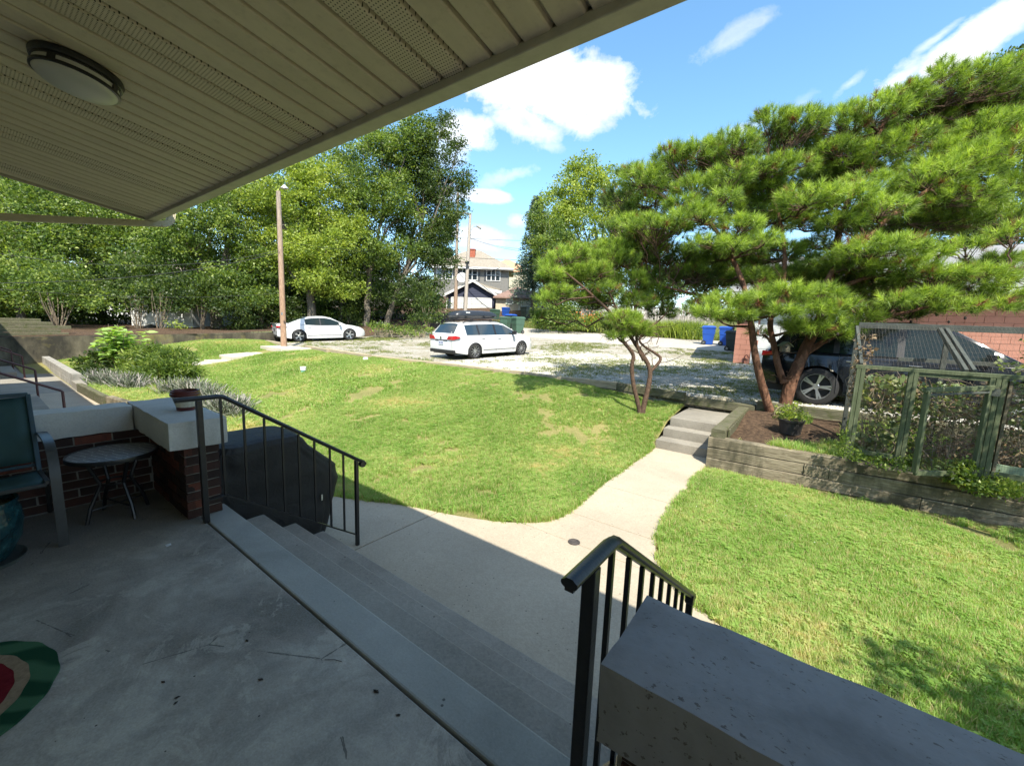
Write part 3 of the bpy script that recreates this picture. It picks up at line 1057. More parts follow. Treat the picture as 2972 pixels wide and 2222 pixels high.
b.tube([qa+Vector((0, 0, .003)), (qa+qb)/2+Vector((0, 0.006, .004)), qb+Vector((0, 0, .003))], 0.0013, 5)
tag(b.build('twig', m_bit), 'thin curved twig lying on the porch floor', 'twig')

# ---- round rug
RC = (-2.492, -0.271, 0.406)
rug = thing('rug', 'round rug with red middle, tan ring and green rim', 'rug', (RC[0], RC[1], 0))
rad = RC[2]
for nm, r0, r1, h0, cols in (('red_center', 0.0, 0.70, 0.010, ((0.11, 0.006, 0.010), (0.19, 0.014, 0.018))), ('tan_ring', 0.70, 0.80, 0.0105, ((0.22, 0.15, 0.09), (0.34, 0.24, 0.15))), ('green_rim', 0.80, 1.0, 0.0095, ((0.012, 0.055, 0.026), (0.055, 0.13, 0.065)))):
    b = MB()
    n = 120
    rings = np.linspace(r0, r1, 5)
    vs = []
    for r in rings:
        for q in range(n):
            a = 2*PI*q/n
            rr = r*rad*(1+(0.006*math.sin(q*7.3)+0.012*mnoise.noise(Vector((math.cos(a)*3, math.sin(a)*3, 0))) if r > 0.6 else 0))
            vs.append((rr*math.cos(a), rr*math.sin(a), h0+0.002*mnoise.noise(Vector((rr*9*math.cos(a), rr*9*math.sin(a), 1)))))
    fs = [(i*n+q, i*n+(q+1) % n, (i+1)*n+(q+1) % n, (i+1)*n+q) for i in range(4) for q in range(n)]
    if nm == 'green_rim':
        nb = len(vs)
        vs += [(vs[4*n+q][0]*1.003, vs[4*n+q][1]*1.003, 0.001) for q in range(n)]
        fs += [(4*n+q, 4*n+(q+1) % n, nb+(q+1) % n, nb+q) for q in range(n)]
    b.add(vs, fs)
    k = Mt(nm+'_pile', 0.95, 0, 0.1)
    if nm == 'green_rim':
        gx = k.n.new('ShaderNodeTexWave')
        gx.wave_type = 'BANDS'
        gx.inputs['Scale'].default_value = 2.2
        gx.inputs['Distortion'].default_value = 5.0
        k.l.new(k.mapped(k.obj(), rot=(0, 0, 0.8)), gx.inputs[0])
        k.col(k.ramp(gx.outputs['Fac'], [(0.3, cols[0]), (0.7, cols[1])]))
    else:
        k.col(k.ramp(k.noise(40, 4, 0.7), [(0.3, cols[0]), (0.7, cols[1])]))
    k.bump(k.noise(260, 3, 0.8), 0.8, 0.006)
    b.build(nm, k.m, rug, smooth=True, local=True)

# ---- side table with patterned top
T0 = (-4.06, 0.60, 0.48, 0.25)
tb = thing('side_table', 'round black side table with a lattice tiled top beside the chair', 'side table', (T0[0], T0[1], 0), 0.3)
TH, TR = T0[2], T0[3]
k = Mt('lattice_tile_top', 0.3, 0, 0.5)
mp = k.mapped(k.obj(), (1, 1, 1), (0, 0, 0.78))
s3 = k.sep(mp)
# quatrefoil-like lattice: distance to sine curves
def wv(a, b_):
    s = k.math('SINE', k.math('MULTIPLY', b_, 2*PI/0.115))
    v = k.math('ADD', k.math('DIVIDE', a, 0.115/2), k.math('MULTIPLY', s, 0.38))
    fr = k.math('ABSOLUTE', k.math('SUBTRACT', k.math('FRACT', v), 0.5))
    return k.math('LESS_THAN', fr, 0.055)
ln = k.math('MAXIMUM', wv(s3[0], s3[1]), wv(s3[1], s3[0]))
k.col(k.mixc(ln, k.ramp(k.noise(30, 4), [(0.3, (0.05, 0.05, 0.048)), (0.7, (0.09, 0.088, 0.085))]), (0.40, 0.385, 0.36)))
b = MB()
b.lathe([(0.0, TH), (TR-0.012, TH)], 56)
b.build('tiled_top', k.m, tb, local=True)
b = MB()
b.lathe([(TR-0.012, TH-0.002), (TR-0.010, TH+0.003), (TR, TH+0.003), (TR+0.002, TH-0.006), (TR, TH-0.026), (TR-0.01, TH-0.028), (0.0, TH-0.02)], 56)
b.build('rim', m_iron, tb, smooth=True, sharp=40, local=True)
for q in range(4):
    a = q*PI/2
    b = MB()
    ca, sa = math.cos(a), math.sin(a)
    b.tube([(ca*0.16, sa*0.16, TH-0.03), (ca*0.09, sa*0.09, TH*0.55), (ca*0.16, sa*0.16, TH*0.22), (ca*0.185, sa*0.185, 0.0)], 0.0125, 8)
    b.build('leg', m_iron, tb, smooth=True, local=True)
b = MB()
b.lathe([(0.086, TH*0.55-0.006), (0.094, TH*0.55-0.006), (0.094, TH*0.55+0.006), (0.086, TH*0.55+0.006), (0.086, TH*0.55-0.006)], 28)
b.tube([(-0.17, 0, TH*0.2), (0.17, 0, TH*0.2)], 0.006, 6)
b.tube([(0, -0.17, TH*0.19), (0, 0.17, TH*0.19)], 0.006, 6)
b.build('stretcher', m_iron, tb, smooth=True, local=True)

# ---- sling chair (only its right part is in view)
CH = (-4.06, -0.02, -PI/2)
m_sling = Mt('teal_sling_mesh', 0.6, 0, 0.3)
m_sling.col(m_sling.ramp(m_sling.noise(12, 4), [(0.3, (0.038, 0.085, 0.088)), (0.7, (0.05, 0.11, 0.112))]))
m_sling.bump(m_sling.noise(300, 2), 0.3, 0.002)
m_sling.translucent((0.10, 0.2, 0.19), 0.25)
m_frame = simple('dark_bronze_frame', (0.030, 0.031, 0.030), 0.4, 0, 0.2, 30)
m_frame2 = simple('blue_sling_edge', (0.018, 0.05, 0.07), 0.5, 0, 0.2, 30)
ch = thing('patio_chair', 'teal sling patio chair with dark arms, partly out of view', 'chair', (CH[0], CH[1], 0), CH[2])
# local: +x to the chair's right hand side as the sitter faces +y
HW = 0.27
b = MB()
for s in (-1, 1):
    b.bar((s*HW, -0.19, 0.36), (s*HW, -0.37, 0.90), 0.025, 0.03)
b.bar((-HW, -0.37, 0.90), (HW, -0.37, 0.90), 0.028, 0.028)
b.bar((-HW, -0.235, 0.42), (HW, -0.235, 0.42), 0.02, 0.02)
b.build('back_frame', m_frame2, ch, local=True, bevel=0.004)
b = MB()
b.box((0, 0, 0), (0.01, 0.01, 0.01))
vs, fs = [], []
for i in range(9):
    for j in range(7):
        u, v = i/8, j/6
        sag = 0.035*math.sin(PI*u)
        y = -0.365+0.14*(1-v)
        z = 0.885-0.44*(1-v)
        vs.append((-HW+0.01+(2*HW-0.02)*u, y-sag*0.9, z-sag*0.3))
for i in range(8):
    for j in range(6):
        a = i*7+j
        fs.append((a, a+7, a+8, a+1))
b = MB().add(vs, fs)
o = b.build('back_sling', m_sling.m, ch, smooth=True, local=True)
so_ = o.modifiers.new('thick', 'SOLIDIFY')
so_.thickness = 0.003
vs = []
for i in range(9):
    for j in range(7):
        u, v = i/8, j/6
        sag = 0.03*math.sin(PI*u)*math.sin(PI*min(1, v*0.9+0.1))
        y = -0.20+0.46*v
        vs.append((-HW+0.01+(2*HW-0.02)*u, y, 0.385+0.045*v-(0.03 if v == 1 else 0)-sag))
b = MB().add(vs, fs)
o = b.build('seat', m_sling.m, ch, smooth=True, local=True)
so_ = o.modifiers.new('thick', 'SOLIDIFY')
so_.thickness = 0.003
b = MB()
for s in (-1, 1):
    b.bar((s*HW, -0.22, 0.375), (s*HW, 0.27, 0.42), 0.024, 0.026)
b.bar((-HW, 0.26, 0.405), (HW, 0.26, 0.405), 0.022, 0.022)
b.build('seat_frame', m_frame, ch, local=True, bevel=0.004)


def flatbar(b, pts, w, t):
    """flat strap bent through points in the y-z plane"""
    pts = [Vector(p) for p in pts]
    vs = []
    for i, p in enumerate(pts):
        d = (pts[min(i+1, len(pts)-1)]-pts[max(i-1, 0)]).normalized()
        nn = Vector((1, 0, 0)).cross(d).normalized()
        for sx, sn in ((-1, -1), (1, -1), (1, 1), (-1, 1)):
            vs.append(tuple(p+Vector((sx*w/2, 0, 0))+nn*(sn*t/2)))
    fs = [(i*4+q, i*4+(q+1) % 4, (i+1)*4+(q+1) % 4, (i+1)*4+q) for i in range(len(pts)-1) for q in range(4)]
    fs += [(3, 2, 1, 0), tuple((len(pts)-1)*4+q for q in range(4))]
    b.add(vs, fs)


for s in (-1, 1):
    b = MB()
    x = s*(HW+0.035)
    pts = [(x, -0.31, 0.625), (x, -0.22, 0.640), (x, -0.10, 0.648), (x, 0.05, 0.650), (x, 0.16, 0.638), (x, 0.23, 0.60), (x, 0.268, 0.53), (x, 0.285, 0.42), (x, 0.30, 0.2), (x, 0.315, 0.0)]
    flatbar(b, pts, 0.048, 0.016)
    b.build('arm', m_frame, ch, smooth=True, sharp=30, local=True)
    b = MB()
    b.tube([(x*0.97, -0.17, 0.38), (x, -0.30, 0.18), (x*1.02, -0.42, 0.0)], 0.013, 8)
    b.build('leg', m_frame, ch, smooth=True, local=True)

# ---- glazed planter on a saucer
PL = (-3.80, -0.055, 0.197)
pl = thing('glazed_planter', 'dark teal glazed planter on a saucer at the left edge', 'planter', (PL[0], PL[1], 0))
k = Mt('teal_glaze', 0.22, 0, 0.6)
c = k.ramp(k.noise(14, 5, 0.7), [(0.35, (0.006, 0.022, 0.026)), (0.6, (0.014, 0.055, 0.06)), (0.75, (0.05, 0.14, 0.14))])
k.col(c)
k.bump(k.vor(60), 0.4, 0.004)
pr_ = PL[2]
b = MB()
b.lathe([(0.0, 0.02), (pr_*0.62, 0.02), (pr_*0.72, 0.05), (pr_*0.93, 0.14), (pr_, 0.24), (pr_*0.97, 0.31), (pr_*0.90, 0.345), (pr_*0.95, 0.365), (pr_*0.93, 0.378), (pr_*0.86, 0.372), (pr_*0.84, 0.34), (pr_*0.84, 0.32)], 40)
b.build('pot', k.m, pl, smooth=True, sharp=50, local=True)
b = MB()
b.lathe([(0.0, 0.004), (pr_*0.86, 0.004), (pr_*0.95, 0.024), (pr_*0.98, 0.026), (pr_*0.9, 0.0), (0, 0)], 40)
b.build('saucer', simple('saucer_glaze', (0.10, 0.115, 0.10), 0.35, 0, 0.3), pl, smooth=True, sharp=50, local=True)
b = MB()
b.lathe([(0.0, 0.34), (pr_*0.85, 0.335)], 30)
b.build('potting_soil', m_soil, pl, local=True)
# ================================================================== GROUND SHAPE
CO = [0.2443191, 0.0233, -0.0279158, -0.0012143, 0.0019044, 0.0004035]


def h_lot(x, y):
    x = np.asarray(x, float)
    y = np.asarray(y, float)
    xx = np.clip(x, -60, 12)
    yy = np.clip(y, 9, 45)
    h = CO[0]+CO[1]*xx+CO[2]*yy+CO[3]*xx*yy+CO[4]*yy*yy+CO[5]*xx*xx
    return h


PA = np.array([(1.0, -.70), (3.0, -.70), (4.5, -.62), (5.5, -.50), (6.5, -.34), (7.5, -.12), (8.5, .02), (9.75, .10), (12, .12)])
PB = np.array([(1.0, -.70), (3.0, -.70), (6.6, -.69), (7.4, -.63), (7.9, -.47), (8.4, -.26), (9.0, -.19), (9.75, -.12), (12, .1)])
PC = np.array([(1.0, -.66), (2.0, -.58), (3.3, -.38), (5.0, -.08), (7.0, .26), (9.0, .27), (11, .2), (14, .22)])


def sstep(t):
    t = np.clip(t, 0, 1)
    return t*t*(3-2*t)


def h_lawn(x, y):
    x = np.asarray(x, float)
    y = np.asarray(y, float)
    a = np.interp(y, PA[:, 0], PA[:, 1])
    b = np.interp(y, PB[:, 0], PB[:, 1])
    c = np.interp(y, PC[:, 0], PC[:, 1])
    t = sstep((x+5.4)/2.9)
    h = a*(1-t)+b*t
    u = sstep((-x-20.8)/2.2)
    h = h*(1-u)+c*u
    r = sstep((x+1.32)/0.06)
    hr = -0.70+0.02*sstep((x-0.5)/3)
    h = h*(1-r)+hr*r
    h = h+0.018*np.sin(x*1.7+y*0.6)*np.sin(y*1.3-x*0.4)*sstep((y-3)/2)
    return h


def hl(x, y):
    return float(h_lawn(x, y))


def hg(x, y):
    return float(h_lot(x, y))


def grid(name, mat, xs, ys, fn, keep=None, kind='structure', skirt=0):
    Xg, Yg = np.meshgrid(xs, ys)
    Z = fn(Xg, Yg)
    V = np.stack([Xg.ravel(), Yg.ravel(), Z.ravel()], 1)
    nx, ny = len(xs), len(ys)
    i, j = np.meshgrid(np.arange(nx-1), np.arange(ny-1))
    a = (j*nx+i).ravel()
    F = np.stack([a, a+1, a+nx+1, a+nx], 1)
    if keep is not None:
        cx_ = V[F, 0].mean(1)
        cy_ = V[F, 1].mean(1)
        F = F[keep(cx_, cy_)]
    o = mesh_obj(name, np_mesh(name, V, F, mat, smooth=True))
    return tag(o, kind=kind)


def pip(x, y, poly):
    x = np.asarray(x)
    y = np.asarray(y)
    ins = np.zeros(x.shape, bool)
    n = len(poly)
    for i in range(n):
        x0, y0 = poly[i]
        x1, y1 = poly[(i+1) % n]
        c = ((y0 > y) != (y1 > y)) & (x < (x1-x0)*(y-y0)/(y1-y0+1e-12)+x0)
        ins ^= c
    return ins


def smooth_poly(pts, it=2):
    """Chaikin corner cutting of an open line"""
    for _ in range(it):
        q = [pts[0]]
        for a, b in zip(pts[:-1], pts[1:]):
            q.append((a[0]*.75+b[0]*.25, a[1]*.75+b[1]*.25))
            q.append((a[0]*.25+b[0]*.75, a[1]*.25+b[1]*.75))
        q.append(pts[-1])
        pts = q
    return pts


# walkway outline (left edge curve, right edge curve)
LE = smooth_poly([(-16.2, 1.83), (-13.0, 1.9), (-10.5, 2.25), (-8.5, 2.55), (-7.0, 2.55)] + [p[:2] for p in [(-4.81, 2.575, -0.7), (-4.244, 2.857, -0.7), (-3.804, 3.075, -0.7), (-3.391, 3.203, -0.7), (-3.059, 3.317, -0.7), (-2.69, 3.493, -0.7), (-2.404, 3.699, -0.7), (-2.234, 3.947, -0.7), (-2.189, 4.322, -0.7), (-2.252, 4.923, -0.7), (-2.265, 5.703, -0.69), (-2.254, 6.692, -0.68)]] + [(-2.26, 7.645)], 2)
RE = smooth_poly([p[:2] for p in [(-1.302, 7.247, -0.68), (-1.293, 6.399, -0.69), (-1.286, 5.457, -0.7), (-1.253, 4.668, -0.7), (-1.152, 4.156, -0.7), (-0.995, 3.799, -0.7), (-0.748, 3.504, -0.7), (-0.424, 3.331, -0.7)]] + [(0.2, 2.95), (3.4, 2.9)], 2)
WALK = LE + [(-1.36, 7.645)] + RE + [(3.4, 1.14), (0.1, 1.14), (0.1, 1.96), (-3.685, 1.96), (-3.685, 1.12), (-4.66, 1.12), (-4.70, -0.9), (-16.2, -0.9)]


def z_walk(x, y):
    return -0.70+0.05*min(1, max(0, (y-4.5)/3.2))


def clip_half(poly, a, b, c):
    """keep a*x+b*y>=c"""
    o = []
    n = len(poly)
    for i in range(n):
        p, q = poly[i], poly[(i+1) % n]
        dp, dq = a*p[0]+b*p[1]-c, a*q[0]+b*q[1]-c
        if dp >= 0:
            o.append(p)
        if (dp >= 0) != (dq >= 0):
            t = dp/(dp-dq)
            o.append((p[0]+(q[0]-p[0])*t, p[1]+(q[1]-p[1])*t))
    return o


def seg_planes(pts):
    (x0, y0), (x1, y1) = pts
    a, b = (y0-y1), (x1-x0)
    L = math.hypot(a, b)
    a, b = a/L, b/L
    return a, b, a*x0+b*y0


walkway = tag(thing('walkway', None, None, (-3, 3, -0.7)), kind='structure')
G_ = 0.006
# joints across the lower walk (run outwards) and across the path to the steps
JX = [-16.2, -14.1, -11.9, -9.7, -7.6, -5.55, -3.39, 1.05, 3.4]
JY = [3.642, 4.264, 5.327, 6.68]
JY = sorted(JY)
low = WALK
cuts = [clip_half(clip_half(low, 0, -1, -(JY[0]-G_)), 1, 0, JX[i]+G_ if i else -99) for i in range(len(JX)-1)]
pieces = []
for i in range(len(JX)-1):
    p = clip_half(low, 0, -1, -(JY[0]-G_))
    if i:
        p = clip_half(p, 1, 0, JX[i]+G_)
    p = clip_half(p, -1, 0, -(JX[i+1]-G_))
    # the building side stops at the house line
    pieces.append(p)
ye = JY+[7.66]
for i in range(len(ye)-1):
    p = clip_half(low, 0, 1, ye[i]+G_)
    p = clip_half(p, 0, -1, -(ye[i+1]-G_))
    pieces.append(p)


def dedupe(p):
    o = []
    for q in p:
        if not o or math.hypot(q[0]-o[-1][0], q[1]-o[-1][1]) > 1e-4:
            o.append(q)
    if len(o) > 1 and math.hypot(o[0][0]-o[-1][0], o[0][1]-o[-1][1]) < 1e-4:
        o.pop()
    return o


for i, p in enumerate(pieces):
    p = dedupe(p)
    if len(p) < 3:
        continue
    b = MB()
    dz = random.uniform(-0.003, 0.003)
    b.prism(p, lambda x, y: z_walk(x, y)-0.12, lambda x, y: z_walk(x, y)+dz)
    b.build('slab', m_walk, walkway, bevel=0.005, segs=1)
# valve cover set in the walk
vv = (-1.822, 3.647, -0.697)
v = thing('valve_cover', 'small round metal valve cover set in the pale walkway', 'valve cover', (vv[0], vv[1], -0.697))
b = MB()
b.lathe([(0.0, 0.002), (0.022, 0.002), (0.024, 0.004), (0.036, 0.004), (0.038, 0.001), (0.046, 0.001), (0.048, 0.005), (0.062, 0.005), (0.064, -0.002)], 32)
b.build('cover_plate', simple('rusty_iron', (0.10, 0.085, 0.075), 0.6, 0.5, 0.3, 40), v, smooth=True, sharp=30, local=True)

# base ground far below every gap
b = MB()
b.b2((-70, -12, -1.2), (30, 11, -0.80))
tag(b.build('ground', m_soil), kind='structure')

# lawn soil
NX = np.concatenate([np.arange(-25.2, -8, 0.25), np.arange(-8, -2.35, 0.12), [-2.285], np.arange(-2.2, -1.45, 0.12), [-1.40, -1.34, -1.28], np.arange(-1.2, 6.01, 0.15)])
NY = np.concatenate([np.arange(1.15, 7.5, 0.12), np.arange(7.5, 9.76, 0.1)])
inw = WALK


def lawn_soil(x, y):
    z = h_lawn(x, y)-0.006
    z = np.where(pip(x, y, WALK), np.minimum(z-0.09, -0.78), z)
    return z


STEPZ = lambda x, y: (x > -2.285) & (x < -1.25) & (y > 7.62)
grid('lawn', m_thatch, NX, NY, lawn_soil, keep=lambda x, y: ~(STEPZ(x, y) | ((x > -1.30) & (y > 7.45))))
# planting bed behind the timber wall
bx = np.arange(-1.12, 6.01, 0.15)
by = np.arange(7.28, 9.81, 0.11)
BED = lambda x, y: -0.24+0.22*sstep((y-7.7)/2.0)+0.02*np.sin(x*5+y*3)
grid('planting_bed', m_mulch, bx, by, BED, keep=lambda x, y: y > 7.40+0.045*(x+1.31))
# gravel lot
LEFTX = -24.6
gx = np.concatenate([np.arange(-24.6, -12, 0.5), np.arange(-12, 8.1, 0.25)])
gy = np.concatenate([[9.805], np.arange(9.84, 16, 0.22), np.arange(16, 22.9, 0.4), [23.05]])
AN = 23.05
tilt = lambda x: 0.0
grid('gravel_lot', m_gravel, gx, gy, lambda x, y: np.where(y < 9.83, -0.15, h_lot(x, y)))
# alley slab, split by its joints
AFY = 28.6
alley = tag(thing('alley', None, None, (-10, 26, 0.9)), kind='structure')
for x0 in np.arange(-44, 14, 4.5):
    for (ya, yb) in ((AN+0.01, 25.8), (25.83, AFY)):
        b = MB()
        b.add([(x, y, hg(x, y)+0.015) for x, y in ((x0+.015, ya), (x0+4.485, ya), (x0+4.485, yb), (x0+.015, yb))] + [(x, y, hg(x, y)-0.2) for x, y in ((x0+.015, ya), (x0+4.485, ya), (x0+4.485, yb), (x0+.015, yb))],
              [(0, 1, 2, 3), (0, 4, 5, 1), (1, 5, 6, 2), (2, 6, 7, 3), (3, 7, 4, 0)])
        b.build('slab', m_alley, alley)
# rest of the land out to the horizon
k = Mt('rough_grass_land', 0.95, 0, 0.15)
c = k.ramp(k.noise(0.7, 7, 0.7), [(0.3, (0.07, 0.10, 0.025)), (0.5, (0.13, 0.15, 0.045)), (0.7, (0.24, 0.20, 0.09))])
k.col(k.mixc(0.4, c, k.ramp(k.noise(20, 5, 0.7), [(0.3, (0.03, 0.05, 0.012)), (0.7, (0.2, 0.2, 0.08))])))
k.bump(k.noise(12, 6, 0.8), 1.0, 0.1)
m_land = k.m


def h_far(x, y):
    return h_lot(x, y)-0.03


grid('verge_and_yards', m_land, np.arange(-70, 40.1, 1.2), np.concatenate([np.arange(AFY+0.02, 46, 0.9), np.arange(46, 120, 5)]), lambda x, y: h_far(x, y)+0.03)
grid('alley_bed', m_land, np.arange(-70, 40.1, 1.2), np.arange(22.8, 29.2, 1.2), lambda x, y: h_lot(x, y)-0.12)
# far ground sheet to the horizon
b = MB()
b.add([(-1500, -1500, -1.3), (1500, -1500, -1.3), (1500, 1500, -1.3), (-1500, 1500, -1.3)], [(0, 1, 2, 3)])
tag(b.build('distant_ground', m_land), kind='structure')

# ------------------------------------------------------------------ timbers
m_block = simple('grey_concrete_block', (0.27, 0.255, 0.22), 0.92, 0, 0.3, 3, 0.5, 60)


def timber(parent, a, c, w=0.14, h=0.15, mat=None, seed=0, name='timber', cham=0.0):
    """one sleeper from a to c (centre line of the top), slightly bowed and worn"""
    a, c = Vector(a), Vector(c)
    L = (c-a).length
    d = (c-a).normalized()
    sd = d.cross(Vector((0, 0, 1))).normalized()
    n = max(2, int(L/0.35))
    vs = []
    rg = random.Random(seed)
    ph = rg.uniform(0, 9)
    for i in range(n+1):
        t = i/n
        p = a.lerp(c, t)+Vector((0, 0, 0.004*math.sin(t*7+ph)))+sd*0.006*math.sin(t*5+ph)
        e = cham if i in (0, n) else 0.0
        j = lambda: rg.uniform(-0.003, 0.003)
        for sx, sz in ((-1, -1), (1, -1), (1, 0), (1, 1), (-1, 1), (-1, 0)):
            zz = {-1: -h, 0: -0.018, 1: 0}[sz]
            ww = w/2-(0.010 if sz == 1 else 0)
            if sz == 1 and e:
                zz -= 0.0
            vs.append(tuple(p+sd*(sx*(ww-e*0.2)+j())+Vector((0, 0, zz+j()*0.6))))
    # order ring: (-,-h),(+,-h),(+,-.018),(+,0),(-,0),(-,-.018)
    fs = [(i*6+q, i*6+(q+1) % 6, (i+1)*6+(q+1) % 6, (i+1)*6+q) for i in range(n) for q in range(6)]
    fs += [(5, 4, 3, 2, 1, 0), tuple(n*6+q for q in range(6))]
    b = MB().add(vs, fs)
    return b.build(name, mat or m_timber, parent, bevel=0.0)


# edging along the gravel lot
e1 = thing('timber_edging', 'long row of weathered timbers edging the gravel lot above the lawn', 'edging', (-11, 9.75, 0.1))
for i, (xa, xb, za, zb_) in enumerate([(-14.15, -9.4, .16, .20), (-9.38, -6.6, .20, .21), (-6.58, -3.95, .20, .21)]):
    timber(e1, (xa, 9.77, za), (xb, 9.77, zb_), 0.15, 0.17, m_timber_l, seed=i)
timber(e1, (-3.93, 9.77, .205), (-2.30, 9.66, .17), 0.15, 0.17, m_timber_m, seed=8)
for i, (xa, xb) in enumerate([(-9.4, -6.6), (-6.58, -3.3)]):
    timber(e1, (xa, 9.76, .02), (xb, 9.76, .03), 0.13, 0.15, seed=20+i)
e2 = thing('timber_edging', 'short sunlit timber sleeper on the lawn crest, half way to the sedan', 'edging', (-16, 9.7, 0.15))
timber(e2, (-17.279, 9.552, 0.26), (-13.961, 9.468, 0.21), 0.2, 0.2, m_timber_l, seed=31)
e3 = thing('timber_edging', 'weathered timber lying nearest the leaning pole, right of it', 'edging', (-18.6, 9.9, 0.15))
timber(e3, (-19.658, 9.892, 0.24), (-16.78, 9.367, 0.25), 0.15, 0.18, m_timber_l, seed=32)
e4 = thing('timber_edging', 'low timber left of the wooden pole below the sedan bumper', 'edging', (-21.8, 10.0, 0.15))
timber(e4, (-23.048, 9.558, 0.32), (-21.087, 9.415, 0.3), 0.18, 0.2, m_timber_l, seed=33)
# low step timber behind the far steps
e5 = thing('timber_edging', 'dark timber threshold at the top of the concrete garden steps', 'edging', (-1.7, 9.8, 0.05))
timber(e5, (-2.75, 9.77, .085), (-0.93, 9.77, .075), 0.15, 0.17, m_timber_m, seed=40)
e6 = thing('timber_edging', 'dark timbers along the gravel edge behind the large pine trunk', 'edging', (1.2, 9.8, 0.1))
timber(e6, (-0.90, 9.80, .17), (1.6, 9.83, .16), 0.15, 0.17, m_timber_m, seed=41)
timber(e6, (-0.90, 9.79, 0.0), (1.6, 9.82, -.01), 0.14, 0.16, m_timber_m, seed=42)
timber(e6, (1.62, 9.82, .16), (5.4, 9.85, .16), 0.15, 0.17, m_timber_m, seed=43)
timber(e6, (1.62, 9.81, -.01), (5.4, 9.84, -.01), 0.14, 0.16, m_timber_m, seed=44)

# retaining wall of stacked sleepers
rt = thing('timber_retaining_wall', 'stacked weathered timber retaining wall in front of the wire enclosure', 'retaining wall', (1.0, 7.3, -0.7))
TH_ = 0.168
dirw = Vector((1, 0.045, 0)).normalized()
o0 = Vector((-1.31, 7.34, 0))
for r, cuts_ in enumerate([[0, 2.6, 4.9, 7.3], [0, 1.32, 1.62, 3.9, 7.3], [0, 3.0, 4.1, 7.3]]):
    z = -0.70+TH_*(r+1)+0.006*r
    for i, (s0, s1) in enumerate(zip(cuts_[:-1], cuts_[1:])):
        off = Vector((0, 0.012*r+random.uniform(-0.006, 0.006), 0))
        timber(rt, o0+dirw*(s0+0.004)+off+Vector((0, 0, z)), o0+dirw*(s1-0.004)+off+Vector((0, 0, z)), 0.155, TH_-0.006, seed=60+r*9+i)
# the splintered board lying on top
tag(timber(None, (0.586, 7.232, -0.17), (1.495, 7.272, -0.16), 0.10, 0.022, seed=77, name='loose_board'), 'thin splintered board lying on top of the timber wall', 'board')
# kerb timber beside the far steps
kt = thing('timber_kerb', 'mossy timber kerb lying along the right side of the garden steps', 'kerb', (-1.15, 8.4, -0.1))
timber(kt, (-1.18, 7.30, -0.045), (-1.13, 9.66, 0.02), 0.20, 0.15, m_timber_m, seed=90)
for i in range(12):
    b = MB()
    y = 7.5+i*0.17
    b.b2((-1.055, y, -0.20+0.03*(y-7.3)/2), (-1.035, y+0.13, -0.06+0.03*(y-7.3)/2))
    b.build('corrugated_rib', m_timber_m, kt)

# far concrete steps
fs_ = thing('garden_steps', 'weathered concrete garden steps rising beside the pines', 'steps', (-1.8, 8.2, -0.65))
for i, (ya, yb, z) in enumerate([(7.645, 9.72, -0.49), (7.98, 9.72, -0.325), (8.28, 9.72, -0.16)]):
    b = rough_box((-2.27+0.03*i, ya, z-0.17 if i else -0.8), (-1.285, yb, z), 0.12, 0.003, 20+i, 0.012)
    b.build('step', m_oldcon, fs_, smooth=True, sharp=35)

# left path with two steps up to the pole
lp = thing('garden_path', 'narrow pale concrete path with two steps climbing to the pole', 'path', (-19.9, 7.5, -0.2))
m_path = concrete('pale_path_concrete', (0.50, 0.455, 0.37), (0.40, 0.36, 0.29), (0.58, 0.54, 0.45), 0.8, False, 0.3, 0.9, 0.2, True)
for ya, yb, x0, x1, z in ((2.6, 6.25, -20.3, -19.45, -0.50), (5.95, 6.75, -20.3, -19.4, -0.335), (6.6, 8.55, -20.6, -19.2, -0.165)):
    b = MB()
    b.prism([(x0, ya), (x1, ya), (x1+.05, yb), (x0, yb)], -0.9, lambda x, y: (hl(x, y)+0.025 if z < -0.4 else z+0.09*max(0, y-7.0)))
    b.build('slab', m_path, lp, bevel=0.01)
b = MB()
b.prism([(-21.0, 8.4), (-18.9, 8.4), (-18.7, 9.7), (-21.0, 9.7)], -0.3, 0.165)
b.build('slab', m_path, lp, bevel=0.01)

# ------------------------------------------------------------------ left retaining wall, neighbour's walk, block kerb, planter
rwall = thing('retaining_wall', 'stained, shade-darkened concrete retaining wall under the shrubs on the left', 'retaining wall', (-24.5, 5, -0.5))
k = Mt('stained_shaded_concrete', 0.9, 0, 0.3)
c = k.ramp(k.noise(1.1, 7, 0.65, src=k.mapped(k.pos(), (1, 1, 0.5))), [(0.38, (0.035, 0.032, 0.024)), (0.52, (0.10, 0.088, 0.06)), (0.68, (0.22, 0.19, 0.13))])  # stains over base tones darkened to stand for shade on the wall
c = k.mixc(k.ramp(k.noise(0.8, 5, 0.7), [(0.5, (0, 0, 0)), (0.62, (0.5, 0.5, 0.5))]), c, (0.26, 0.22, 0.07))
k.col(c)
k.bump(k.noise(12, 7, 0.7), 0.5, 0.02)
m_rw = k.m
b = MB()
n = 16
ys = np.linspace(-3.0, 13.0, n)
top = lambda y: 0.42+0.028*(y-2) if y > 0 else 0.38
wx = lambda y: -24.35-0.42*max(0, y-5.0)/4
vs = []
for y in ys:
    x = wx(y)
    vs += [(x, y, -0.9), (x, y, top(y)), (x-0.22, y, top(y)+0.01), (x-0.22, y, -0.9)]
b.add(vs, [(i*4+q, i*4+(q+1) % 4, (i+1)*4+(q+1) % 4, (i+1)*4+q) for i in range(n-1) for q in range(4)]+[(3, 2, 1, 0), tuple((n-1)*4+q for q in range(4))])
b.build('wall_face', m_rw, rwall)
# raised soil behind it, carrying the trees
xs_ = np.concatenate([np.arange(-60, -30, 2), np.arange(-30, -24.4, 0.5), [-24.5]])
ys_ = np.arange(-4, 60, 1.0)


